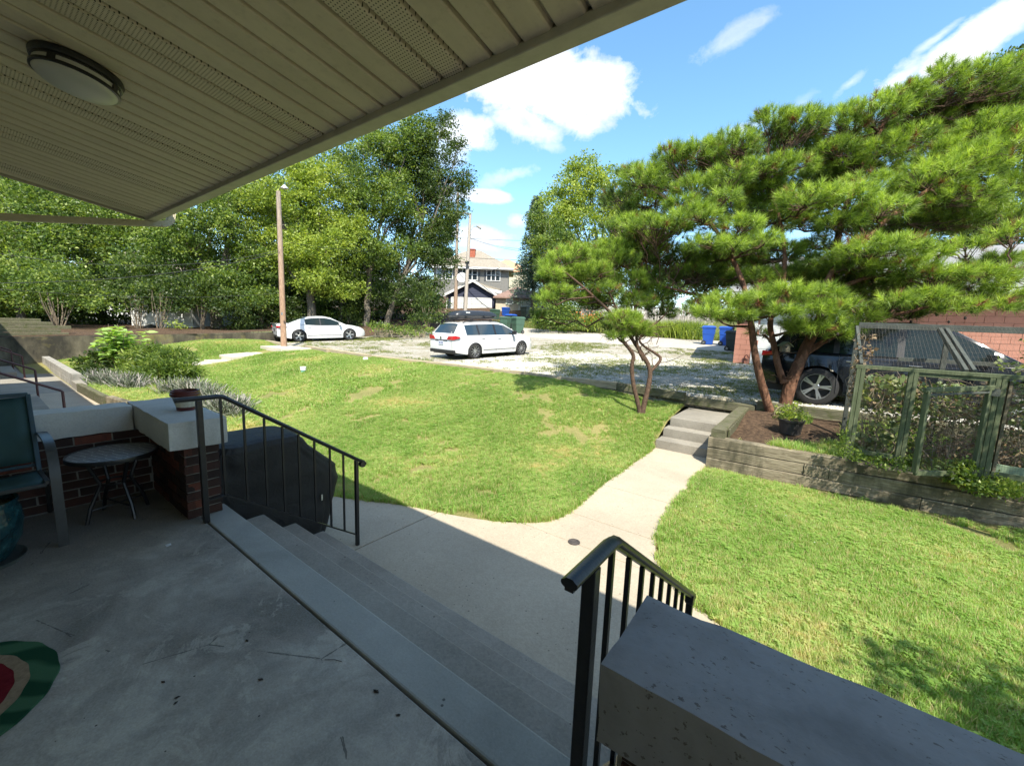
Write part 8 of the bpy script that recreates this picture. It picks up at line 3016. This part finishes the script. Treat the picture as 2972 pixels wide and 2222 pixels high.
b = MB()
b.box((-32.433, 34.553, 8.35), (.35, .3, .3))
b.build('junction_box', m_blk, p3)


def cable(label, a, c, sag, r=0.012, n=14):
    a, c = Vector(a), Vector(c)
    pts = [a.lerp(c, i/n)-Vector((0, 0, sag*4*(i/n)*(1-i/n))) for i in range(n+1)]
    b = MB()
    b.tube(pts, r, 5)
    tag(b.build('overhead_cable', m_cable), label, 'cable', 'overhead cables')


m_cable = simple('cable_black', (0.03, 0.03, 0.03), 0.6)
m_cable_l = simple('cable_pale', (0.30, 0.30, 0.28), 0.5)
cable('overhead cable, second down, from the transformer pole to the right', (-35.258, 35.893, 11.527), (-0.798, 51.604, 12.852), 1.0, .022)
cable('overhead cable running level across the grey house roof to the right', (-35.136, 35.6, 9.286), (-2.793, 44.365, 8.552), 0.5, .024)
cable('overhead cable drooping from the grey pole toward the olive tree', (-32.677, 35.23, 11.16), (-25.362, 37.911, 9.837), 0.4, .018)
cable('overhead cable below it, ending in the olive tree', (-32.668, 35.223, 11.084), (-25.469, 37.768, 9.465), 0.3, .018)
cable('thick overhead cable crossing in front of the grey house eaves', (-35.028, 35.515, 8.329), (-25.124, 37.724, 7.716), 0.25, .032)
cable('looped thick cable hanging between the two far poles and beyond', (-34.672, 35.152, 8.337), (-29.028, 36.099, 7.778), 0.55, .035)
cable('upper overhead cable from the left into the transformer pole', (-33.765, 26.799, 10.655), (-35.483, 35.724, 11.516), 0.6, .02)
cable('overhead cable from the left tree into the transformer pole', (-30.171, 21.483, 8.077), (-35.474, 35.717, 11.436), 0.6, .02)
cable('lower left overhead cable rising to the transformer pole', (-30.435, 23.415, 5.827), (-35.465, 35.71, 11.357), 0.3, .02)
cable('low cable bundle running left from the transformer pole', (-33.153, 26.731, 7.608), (-35.064, 35.543, 8.648), 0.5, .03)
cable('service cable sagging left from the brown wooden pole', (-21.157, 9.61, 4.647), (-19.699, 0.594, 2.178), 0.35, .010)
cable('upper service cable running left from the brown wooden pole', (-21.168, 9.619, 4.745), (-23.102, 0.788, 3.362), 0.6, .008)
cable('thin wire passing low behind the flower bed shrubs', (-20.937, 9.437, 2.682), (-21.325, 0.632, 2.094), 0.25, .006)
cable('thin high wire from the pole lamp up to the porch roof', (-21.738, 9.785, 7.453), (-11.175, 3.646, 5.124), 0.1, .006)
cable('thin wire running right from the wooden pole through the trees', (-21.212, 9.653, 5.138), (-35.461, 35.706, 11.317), 0.9, .010)

# ================================================================== BUILDINGS
m_navy = simple('navy_siding', (0.022, 0.028, 0.060), 0.6, 0, 0.08, 2)
m_wtrim = simple('white_trim', (0.62, 0.62, 0.60), 0.55, 0, 0.06, 3)
m_gdoor = simple('white_garage_door', (0.60, 0.61, 0.59), 0.5, 0, 0.05, 2)
m_greysid = simple('grey_shingle_siding', (0.17, 0.165, 0.15), 0.8, 0, 0.2, 9, 0.3, 60)
m_tan = simple('tan_wall', (0.46, 0.41, 0.31), 0.85, 0, 0.12, 5, 0.2, 50)
m_shut = simple('dark_shutter', (0.05, 0.055, 0.06), 0.6)
m_pane = Mt('window_pane', 0.05, 0, 0.7)
m_pane.col((0.02, 0.028, 0.035))
m_pane = m_pane.m


def roofmat(name, c0, c1):
    k = Mt(name, 0.9, 0, 0.2)
    w = k.n.new('ShaderNodeTexBrick')
    w.inputs['Scale'].default_value = 3.0
    w.inputs['Mortar Size'].default_value = 0.012
    w.inputs['Brick Width'].default_value = 0.9
    w.inputs['Row Height'].default_value = 0.42
    k.l.new(k.pos(), w.inputs[0])
    w.inputs['Color1'].default_value = (*c0, 1)
    w.inputs['Color2'].default_value = (*c1, 1)
    w.inputs['Mortar'].default_value = (*[x*.7 for x in c0], 1)
    k.col(k.mixc(0.5, w.outputs[0], k.ramp(k.noise(3, 6, .7), [(.3, tuple(x*.75 for x in c0)), (.7, c1)])))
    return k.m


m_roof_tan = roofmat('tan_shingles', (0.23, 0.20, 0.16), (0.31, 0.275, 0.22))
m_roof_brown = roofmat('brown_shingles', (0.20, 0.13, 0.105), (0.28, 0.19, 0.155))
m_roof_grey = roofmat('grey_shingles', (0.20, 0.20, 0.20), (0.28, 0.28, 0.285))
m_roof_orange = roofmat('terracotta_roof', (0.48, 0.26, 0.15), (0.56, 0.33, 0.20))
m_chim = simple('chimney_brick', (0.30, 0.085, 0.045), 0.85, 0, 0.25, 4)

CAMR = Vector((0.8034, 0.5954, 0))      # a horizontal direction used for walls facing the alley corner
CAMF = Vector((-0.5954, 0.8034, 0))


class Frame:
    """local building frame: origin, u along the facade, n into the building"""
    def __init__(s, o, u):
        s.o = Vector(o)
        s.u = Vector(u).normalized()
        s.n = Vector((-s.u.y, s.u.x, 0))

    def p(s, a, d, z):
        return tuple(s.o+s.u*a+s.n*d+Vector((0, 0, z)))

    def box(s, b, a0, a1, d0, d1, z0, z1):
        P = [s.p(a, d, z) for z in (z0, z1) for a, d in ((a0, d0), (a1, d0), (a1, d1), (a0, d1))]
        b.add(P, [(0, 3, 2, 1), (4, 5, 6, 7), (0, 1, 5, 4), (1, 2, 6, 5), (2, 3, 7, 6), (3, 0, 4, 7)])


def hip_roof(fr, b, a0, a1, d0, d1, z, h, over=0.4, ridge=0.5):
    a0 -= over
    a1 += over
    d0 -= over
    d1 += over
    w, dd = a1-a0, d1-d0
    m = min(w, dd)/2
    if w >= dd:
        r0, r1 = (a0+m, (d0+d1)/2), (a1-m, (d0+d1)/2)
    else:
        r0, r1 = ((a0+a1)/2, d0+m), ((a0+a1)/2, d1-m)
    P = [fr.p(a0, d0, z), fr.p(a1, d0, z), fr.p(a1, d1, z), fr.p(a0, d1, z), fr.p(*r0, z+h), fr.p(*r1, z+h)]
    if w >= dd:
        F = [(0, 1, 5, 4), (1, 2, 5), (2, 3, 4, 5), (3, 0, 4), (3, 2, 1, 0)]
    else:
        F = [(0, 1, 4), (1, 2, 5, 4), (2, 3, 5), (3, 0, 4, 5), (3, 2, 1, 0)]
    b.add(P, F)


def window(fr, par, a0, a1, z0, z1, panes=1, d=-0.02, shutters=False, rows=2):
    fo = thing('window', None, None, fr.p((a0+a1)/2, d, (z0+z1)/2))
    fo.location = Vector(fo.location)-woff(par)
    fo.parent = par
    b = MB()
    t_ = 0.10
    fr.box(b, a0-t_, a1+t_, d-.05, d, z1, z1+t_)
    fr.box(b, a0-t_, a1+t_, d-.07, d, z0-t_, z0)
    fr.box(b, a0-t_, a0, d-.05, d, z0, z1)
    fr.box(b, a1, a1+t_, d-.05, d, z0, z1)
    w = (a1-a0)/panes
    for i in range(1, panes):
        fr.box(b, a0+w*i-.07, a0+w*i+.07, d-.05, d, z0, z1)
    for i in range(panes):
        if rows > 1:
            fr.box(b, a0+w*i+.07*(i > 0), a0+w*(i+1)-.07*(i < panes-1), d-.03, d, (z0+z1)/2-.03, (z0+z1)/2+.03)
    b.build('frame', m_wtrim, fo)
    for i in range(panes):
        b = MB()
        fr.box(b, a0+w*i+.06*(i > 0), a0+w*(i+1)-.06*(i < panes-1), d-.012, d-.002, z0, z1)
        b.build('pane', m_pane, fo)


def siding(fr, par, a0, a1, z0, z1, mat, step, d=-0.0, top=None):
    """lapped boards, one part each; top(a) gives a gable line"""
    z = z0
    while z < z1-0.02:
        zt = min(z+step, z1)
        aa0, aa1 = a0, a1
        if top is not None:
            aa0, aa1 = top(zt)
            if aa1-aa0 < 0.15:
                break
        b = MB()
        P = [fr.p(aa0, d-.028, z), fr.p(aa1, d-.028, z), fr.p(aa1, d-.006, zt), fr.p(aa0, d-.006, zt), fr.p(aa0, d+.01, z), fr.p(aa1, d+.01, z), fr.p(aa1, d+.01, zt), fr.p(aa0, d+.01, zt)]
        b.add(P, [(0, 1, 2, 3), (0, 4, 5, 1), (3, 2, 6, 7), (0, 3, 7, 4), (1, 5, 6, 2)])
        b.build('siding_board', mat, par)
        z = zt


# navy garage
D_ = 49.0
gl, gr2 = (-35.932, 35.131, 2.649), (-31.424, 38.507, 2.858)
gz = gl[2]-0.45
u = Vector(gr2)-Vector(gl)
u.z = 0
GW = u.length
fr = Frame((gl[0], gl[1], gz), u)
ng = thing('navy_garage', 'navy sided garage with white overhead door and gabled roof', 'garage', tuple(fr.o))
s49 = 49/1191.0
zE = 4.976-gz
zA = 6.506-gz
aA = GW*0.52
b = MB()
b.add([fr.p(0, 0, 0), fr.p(GW, 0, 0), fr.p(GW, 0, zE), fr.p(aA, 0, zA-.05), fr.p(0, 0, zE), fr.p(0, 7, 0), fr.p(GW, 7, 0), fr.p(GW, 7, zE), fr.p(aA, 7, zA-.05), fr.p(0, 7, zE)],
      [(0, 1, 2, 3, 4), (1, 6, 7, 2), (6, 5, 9, 8, 7), (5, 0, 4, 9)])
b.build('wall', m_navy, ng)
dl_, dr_ = GW*(1312-1300)/137, GW*(1423-1300)/137
zD = 4.583-gz
siding(fr, ng, 0.02, dl_-.18, 0.0, zE-.02, m_navy, 0.2)
siding(fr, ng, dr_+.18, GW-.02, 0.0, zE-.02, m_navy, 0.2)
siding(fr, ng, dl_-.16, dr_+.16, zD+.2, zE, m_navy, 0.2)
siding(fr, ng, 0, 0, zE, zA-.1, m_navy, 0.2, top=lambda z: (0.02+(aA)*(z-zE)/(zA-zE), GW-.02-(GW-aA)*(z-zE)/(zA-zE)))
gd = thing('garage_door', None, None, fr.p((dl_+dr_)/2, 0, 1))
gd.location = Vector(gd.location)-woff(ng)
gd.parent = ng
for i in range(4):
    for j in range(4):
        b = MB()
        w_ = (dr_-dl_)/4
        h_ = zD/4
        fr.box(b, dl_+w_*j+.01, dl_+w_*(j+1)-.01, -.045, -.01, h_*i+.01, h_*(i+1)-.012)
        b.build('door_panel', m_gdoor, gd, bevel=0.01, segs=1)
b = MB()
fr.box(b, dl_-.15, dl_, -.07, 0, 0, zD+.15)
fr.box(b, dr_, dr_+.15, -.07, 0, 0, zD+.15)
fr.box(b, dl_, dr_, -.068, 0, zD, zD+.15)
b.build('door_frame', m_wtrim, ng)
b = MB()
e_ = 0.45
for sgn, a_e, aa in ((-1, -e_, aA), (1, GW+e_, aA)):
    zz = zE-.15
    P = [fr.p(a_e, -.4, zz), fr.p(aa, -.4, zA+.12), fr.p(aa, 7.3, zA+.12), fr.p(a_e, 7.3, zz)]
    P += [tuple(Vector(p)+Vector((0, 0, .12))) for p in P]
    b.add(P, [(0, 1, 2, 3), (7, 6, 5, 4), (0, 4, 5, 1), (1, 5, 6, 2), (2, 6, 7, 3), (3, 7, 4, 0)])
b.build('roof', m_roof_grey, ng)
b = MB()
for a_e in (-e_, GW+e_):
    b.bar(fr.p(a_e, -.43, zE-.13), fr.p(aA, -.43, zA+.14), .05, .26)
b.build('verge_board', m_wtrim, ng)
b = MB()
for a_ in (.02-.16, GW+.10):
    fr.box(b, a_-.05, a_+.05, -.12, -.03, 0, zE-.35)
    b.bar(fr.p(a_, -.08, zE-.38), fr.p(a_+(.25 if a_ > 1 else -.28), -.3, zE-.12), .1, .08)
b.build('downspout', m_wtrim, ng)
sl2 = (-33.892, 37.091, 6.007)
b = MB()
for dx_ in (-.14, .14):
    b.bar(Vector(sl2)+CAMR*dx_*0.4, Vector(sl2)+CAMR*dx_+Vector((0, 0, -.12))-CAMF*.12, .13, .13)
b.box(sl2, (.18, .1, .16))
b.build('security_light', m_wtrim, ng)
# left lean-to roof of the garage, running behind the trees
q0, q1 = (-39.487, 34.199, 5.257), (-35.607, 37.334, 6.774)

# tan garage
tl = (-29.512, 36.206, 3.159)
tr_ = (-27.336, 37.816, 3.144)
u = Vector(tr_)-Vector(tl)
u.z = 0
TW = u.length
tz = tl[2]-0.9
ft = Frame((tl[0], tl[1], tz), u)
tg_ = thing('tan_garage', 'tan garage with brown hipped roof and small white window', 'garage', tuple(ft.o))
zE2 = 4.772-tz
b = MB()
ft.box(b, 0, TW, 0, 7, 0, zE2)
b.build('wall', m_tan, tg_)
fs2 = Frame(ft.p(TW, 0, 0), Vector((CAMR*0.93+CAMF*0.55)))
b = MB()
fs2.box(b, 0, 4.2, 0, 5, 0, zE2)
b.build('wall', m_tan, tg_)
b = MB()
ph = Vector((-30.265, 41.227, 6.395))
P = [ft.p(-.3, -.4, zE2-.08), ft.p(TW+.25, -.45, zE2-.08), fs2.p(4.6, -.4, zE2-.08), tuple(ph), ft.p(-.3, 7.4, zE2-.08)]
b.add(P, [(0, 1, 3), (1, 2, 3), (0, 3, 4)])
P2 = [tuple(Vector(p)-Vector((0, 0, .14))) for p in P[:3]]
b.add([P[0], P[1], P[2]]+P2, [(0, 3, 4, 1), (1, 4, 5, 2)])
b.build('roof', m_roof_brown, tg_)
aw = TW*(1470-1438)/70.0
zw0, zw1 = 3.941-tz, 4.553-tz
window(ft, tg_, aw, aw+.55, zw0+.05, zw1, 1, rows=1)
b = MB()
fs2.box(b, .35, 3.2, -.03, 0, 0, zE2-.35)
b.build('garage_door', simple('pale_grey_door', (.45, .47, .47), .6), tg_)
b = MB()
ft.box(b, TW-.12, TW-.02, -.1, -.01, 0, zE2-.2)
fs2.box(b, .1, .2, -.1, -.01, 0, zE2-.3)
b.build('downspout', m_wtrim, tg_)
b = MB()
b.add([ft.p(.1, -.35, 0), ft.p(TW, -.35, 0), ft.p(TW, -.35, 0.75), ft.p(.1, -.35, .75), ft.p(.1, -.25, 0), ft.p(TW, -.25, 0), ft.p(TW, -.25, 0.75), ft.p(.1, -.25, .75)], [(0, 1, 2, 3), (3, 2, 6, 7)])
b.build('low_wall', m_oldcon, tg_)

# grey two storey house behind
hl_, hr_ = (-50.641, 46.224, 6.363), (-41.068, 53.394, 6.807)
u = Vector(hr_)-Vector(hl_)
u.z = 0
HWd = u.length
hz = 3.576-1.0
fh = Frame((hl_[0], hl_[1], hz), u)
hs_ = thing('grey_house', 'grey two storey house with tan hipped roof and white windows', 'house', tuple(fh.o))
zEh = 10.543-hz
b = MB()
fh.box(b, 0, HWd, 0, 10, 0, zEh)
b.build('wall', m_greysid, hs_)
b = MB()
hip_roof(fh, b, 0, HWd, 0, 10, zEh, 14.135-hz-zEh, 0.8)
b.build('roof', m_roof_tan, hs_)
b = MB()
fh.box(b, -.8, HWd+.8, -.82, -.78, zEh-.28, zEh+.02)
fh.box(b, -.8, HWd+.8, -.78, 0, zEh-.26, zEh-.2)
b.build('eaves', m_wtrim, hs_)
sc = HWd/216.0
for (xa_, xb_, n_) in ((1268, 1281, 1), (1293, 1312, 2), (1342, 1383, 3), (1412, 1449, 3)):
    window(fh, hs_, (xa_-1258)*sc, (xb_-1258)*sc, 8.678-hz, 10.269-hz, n_)
for (xa_, xb_) in ((1329, 1337), (1387, 1392), (1404, 1409)):
    b = MB()
    fh.box(b, (xa_-1258)*sc, (xb_-1258)*sc, -.05, 0, 8.513-hz, 10.379-hz)
    b.build('shutter', m_shut, hs_)
b = MB()
ch0 = (-47.682, 52.011, 12.684)
b.box((ch0[0], ch0[1], ch0[2]-.4), (0.95, 0.95, 3.0), rz=math.atan2(CAMR.y, CAMR.x))
b.box((ch0[0], ch0[1], ch0[2]+1.12), (1.1, 1.1, .18), rz=math.atan2(CAMR.y, CAMR.x))
b.build('chimney', m_chim, hs_)
b = MB()
b.lathe([(0.0, .0), (.55, .10), (.6, .14), (.0, .03)], 20)
dq = Vector((-34.352, 35.775, 6.916))
rot = Matrix.Rotation(1.25, 3, CAMR)
b.v = [tuple(rot @ Vector(p)+dq) for p in b.v]
b.bar(dq, dq+CAMF*0.6+Vector((0, 0, -.35)), .05, .05)
tag(b.build('satellite_dish', m_gdoor, smooth=True), 'white satellite dish above the navy garage roof', 'satellite dish')
# porch roof of the grey house right of the gable
b = MB()
P = [(-41.18, 45.934, 7.75), (-37.011, 46.331, 6.702), (-36.968, 46.297, 6.317), (-39.037, 44.814, 6.609)]
Q_ = [tuple(Vector(p)+CAMF*4) for p in P[:2]]
b.add(P+Q_, [(0, 3, 2, 1), (0, 1, 5, 4)])
b.build('porch_roof', m_roof_tan, hs_)
b = MB()
b.bar((-39.047, 44.679, 6.596), (-36.738, 46.325, 6.219), .1, .4)
b.build('porch_fascia', m_wtrim, hs_)
# further house with orange roof
ol, orr = (-56.834, 65.136, 11.552), (-48.936, 71.051, 11.918)
u = Vector(orr)-Vector(ol)
u.z = 0
fo2 = Frame((ol[0], ol[1], ol[2]-6), u)
oh = thing('orange_roofed_house', 'further house showing only its orange roof behind the grey one', 'house', tuple(fo2.o))
b = MB()
fo2.box(b, 0, u.length, 0, 9, 0, 7.0)
b.build('wall', m_tan, oh)
b = MB()
hip_roof(fo2, b, 0, u.length, 0, 9, 7.0, 15.651-ol[2]+6-7.0, .5)
b.build('roof', m_roof_orange, oh)
# grey house porch on the left, seen through the trees
nl, nr = (-49.424, 36.836, 4.964), (-44.282, 40.687, 5.202)
u = Vector(nr)-Vector(nl)
u.z = 0
f5 = Frame((nl[0], nl[1], nl[2]-3), u)
h5 = thing('side_wing', 'pale roofed wing left of the navy garage behind the trees', 'house', tuple(f5.o))
b = MB()
f5.box(b, 0, u.length, 0, 8, 0, 3.6)
b.build('wall', m_greysid, h5)
b = MB()
hip_roof(f5, b, 0, u.length, 0, 8, 3.6, 2.6, .5)
b.build('roof', m_roof_grey, h5)
# house glimpsed through the wood on the left
a0_, a1_ = (-66.958, 8.831, 5.343), (-59.853, 14.153, 5.672)
u = Vector(a1_)-Vector(a0_)
u.z = 0
f6 = Frame((a0_[0], a0_[1], a0_[2]-5), u)
h6 = thing('glimpsed_house', 'house with pinkish roof glimpsed through the wood on the left', 'house', tuple(f6.o))
b = MB()
f6.box(b, 0, u.length, 0, 8, 0, 6.2)
b.build('wall', m_wtrim, h6)
b = MB()
hip_roof(f6, b, 0, u.length, 0, 8, 6.2, 3.0, .5)
b.build('roof', simple('pinkish_roof', (.42, .33, .28), .9, 0, .2, 2), h6)
a0_, a1_ = (-59.482, 21.9, 5.292), (-44.815, 32.885, 5.972)
u = Vector(a1_)-Vector(a0_)
u.z = 0
f7 = Frame((a0_[0], a0_[1], a0_[2]-4), u)
h7 = thing('glimpsed_house', 'pale house glimpsed between trunks behind the sedan', 'house', tuple(f7.o))
b = MB()
f7.box(b, 0, u.length, 0, 8, 0, 5.2)
b.build('wall', m_greysid, h7)
b = MB()
hip_roof(f7, b, 0, u.length, 0, 8, 5.2, 2.6, .5)
b.build('roof', m_roof_grey, h7)
# white garage among the shrubs
wl, wr2 = (-36.269, 6.837, 0.287), (-33.065, 9.245, 0.48)
u = Vector(wr2)-Vector(wl)
u.z = 0
WW_ = u.length
f8 = Frame((wl[0], wl[1], wl[2]-.1), u)
h8 = thing('white_garage', 'white sided garage in dappled shade behind the shrubs', 'garage', tuple(f8.o))
b = MB()
f8.box(b, 0, WW_, 0.012, 6, -.3, 2.2)
b.build('wall', m_gdoor, h8)
siding(f8, h8, 0, WW_, 0, 2.2, m_gdoor, 0.15)
b = MB()
hip_roof(f8, b, 0, WW_, 0, 6, 2.2, 1.4, .4)
b.build('roof', m_roof_grey, h8)
b = MB()
cv = Vector((-32.666, 7.028, 0.482))
vs = []
for i in range(9):
    for j in range(13):
        th, ph_ = PI/2*i/8, 2*PI*j/12
        vs.append((cv.x+.62*math.cos(th)*math.cos(ph_), cv.y+.5*math.cos(th)*math.sin(ph_), cv.z-.1+.42*math.sin(th)*(1+.1*mnoise.noise(Vector((th*3, ph_, 0))))))
b.add(vs, [(i*13+j, i*13+j+1, (i+1)*13+j+1, (i+1)*13+j) for i in range(8) for j in range(12)])
tag(b.build('covered_mound', m_blk, smooth=True), 'dark tarpaulin covered mound in front of the white garage', 'tarpaulin')

# pink block garage on the right
k = Mt('pink_painted_block', 0.85, 0, 0.3)
c = k.ramp(k.noise(1.6, 6, .6), [(.3, (.36, .165, .115)), (.7, (.45, .215, .155))])
k.col(c)
k.bump(k.noise(50, 5, .7), .4, .01)
m_pink = k.m
PGX, PGY = -2.72, 18.5
gz0 = hg(PGX, PGY)-0.05
pg = thing('pink_garage', 'pink painted block garage with pale doors behind the pines', 'garage', (2, 19, gz0))
EAVE = 2.62
b = MB()
b.b2((PGX+.02, PGY+.06, gz0-.3), (9.5, PGY+7, gz0+EAVE))
b.build('core', m_mortar, pg)


def block_wall(par, x0, x1, z0, rows, y, skip):
    me_full = MB().box((0, 0, 0), (.392, .06, .192)).mesh('block', m_pink)
    me_half = MB().box((0, 0, 0), (.192, .06, .192)).mesh('block', m_pink)
    cnt = 0
    for r in range(rows):
        x = x0-(0.2 if r % 2 else 0)
        while x < x1-.01:
            a, c = max(x, x0), min(x+.392, x1)
            x += .4
            if c-a < .06:
                continue
            zc_ = z0+r*.2+.1
            if any(s0 < (a+c)/2 < s1 and zc_ < zt_ for s0, s1, zt_ in skip):
                continue
            me = me_full if c-a > .35 else (me_half if abs(c-a-.192) < .02 else MB().box((0, 0, 0), (c-a, .06, .192)).mesh('block', m_pink))
            o = mesh_obj('block', me, par)
            o.location = Vector(((a+c)/2, y+random.uniform(-.002, .002), zc_))-woff(par)
            cnt += 1
    return cnt


block_wall(pg, PGX, 8.2, gz0, 13, PGY+.035, [(-2.12, 1.05, gz0+2.25), (5.35, 8.2, gz0+3)])
gdo = thing('garage_door', None, None, (-.5, PGY, gz0+1))
gdo.location = Vector(gdo.location)-woff(pg)
gdo.parent = pg
for i in range(4):
    for j in range(4):
        b = MB()
        b.b2((-2.0+.75*j+.008, PGY+.01, gz0+.54*i+.12), (-2.0+.75*(j+1)-.008, PGY+.055, gz0+.54*(i+1)+.11))
        b.build('door_panel', m_gdoor, gdo, bevel=.012, segs=1)
b = MB()
b.b2((-2.13, PGY-.02, gz0), (-2.0, PGY+.08, gz0+2.35))
b.b2((1.0, PGY-.02, gz0), (1.12, PGY+.08, gz0+2.35))
b.b2((-2.13, PGY-.022, gz0+2.28), (1.12, PGY+.082, gz0+2.40))
b.build('door_frame', m_wtrim, pg)
b = MB()
b.b2((5.35, PGY-.02, gz0), (8.2, PGY+.05, gz0+2.1))
b.build('pale_door', simple('pale_blue_grey_door', (.42, .45, .47), .5, 0, .05), pg)
b = MB()
for x in (5.35, 6.3, 7.25, 8.1):
    b.b2((x, PGY-.05, gz0), (x+.10, PGY-.02, gz0+2.15))
b.b2((5.35, PGY-.055, gz0+1.05), (8.2, PGY-.022, gz0+1.25))
b.build('door_trim', m_wtrim, pg)
b = MB()
b.b2((PGX-.3, PGY-.5, gz0+EAVE-.02), (9.7, PGY-.44, gz0+EAVE+.18))
b.b2((PGX-.3, PGY-.44, gz0+EAVE), (9.7, PGY+.03, gz0+EAVE+.02))
b.build('eave_board', m_wtrim, pg)
b = MB()
b.add([(PGX-.35, PGY-.52, gz0+EAVE+.19), (9.8, PGY-.52, gz0+EAVE+.19), (9.8, PGY+3.6, gz0+EAVE+2.0), (PGX-.35, PGY+3.6, gz0+EAVE+2.0), (9.8, PGY+7.6, gz0+EAVE+.19), (PGX-.35, PGY+7.6, gz0+EAVE+.19)],
      [(0, 1, 2, 3), (3, 2, 4, 5), (0, 3, 5), (1, 4, 2)])
b.build('roof', m_roof_grey, pg)
b = MB()
b.tube([(-2.35, PGY-.02, gz0+.02), (-2.32, PGY-.05, gz0+.35), (-2.25, PGY-.08, gz0+.42), (-2.18, PGY-.05, gz0+.3)], .02, 6)
b.build('bent_pipe', m_maroon, pg, smooth=True)

# picket fence beyond the alley: each picket is a part
m_pick = simple('grey_picket', (0.36, 0.32, 0.28), 0.9, 0, 0.25, 3, objrand=0.25)
fa, fb = Vector((-15.819, 30.473, 2.131)), Vector((-6.605, 34.785, 2.109))
pf = thing('picket_fence', 'weathered grey picket fence behind lilies and tall grass', 'fence', tuple(fa.lerp(fb, .5)))
fdir = (fb-fa)
FL = fdir.length
fdir.normalize()
ang = math.atan2(fdir.y, fdir.x)
nP = int(FL/0.105)
pk = MB()
pk.add([(-.045, -.01, 0), (.045, -.01, 0), (.045, .01, 0), (-.045, .01, 0), (-.045, -.01, 1.25), (.045, -.01, 1.25), (.045, .01, 1.25), (-.045, .01, 1.25), (0, -.01, 1.32), (0, .01, 1.32)],
       [(0, 1, 5, 8, 4), (1, 2, 6, 5), (2, 3, 7, 9, 6), (3, 0, 4, 7), (4, 8, 9, 7), (5, 6, 9, 8)])
pkm = pk.mesh('picket', m_pick)
for i in range(nP):
    o = mesh_obj('picket', pkm, pf)
    p = fa+fdir*(i*0.105)+Vector((0, 0, .05+random.uniform(-.03, .03)))
    o.location = p-woff(pf)
    o.rotation_euler = (random.uniform(-.02, .02), random.uniform(-.03, .03), ang+random.uniform(-.05, .05))
b = MB()
for z in (.35, 1.0):
    b.bar(fa+Vector((0, 0, z))-Vector((fdir.y, -fdir.x, 0))*.05, fb+Vector((0, 0, z))-Vector((fdir.y, -fdir.x, 0))*.05, .04, .08)
b.build('rail', m_pick, pf)

# log wall and stones between the cars, far side of the lot
lg = thing('log_wall', 'low dark wall of stacked timbers between sedan and wagon', 'retaining wall', (-21.695, 17.228, 0.467))
la, lb = Vector((-23.439, 16.243, 0.43)), Vector((-21.405, 18.868, 0.572))
for r in range(3):
    n_ = 3
    for i in range(n_):
        a = la.lerp(lb, i/n_+0.004)
        c = la.lerp(lb, (i+1)/n_-0.004)
        a.z = a.z+.2*(r+1)-.1
        c.z = c.z+.2*(r+1)-.1
        timber(lg, a+Vector((-.05*r, .05*r, 0)), c+Vector((-.05*r, .05*r, 0)), .22, .18, m_timber, seed=200+r*5+i)
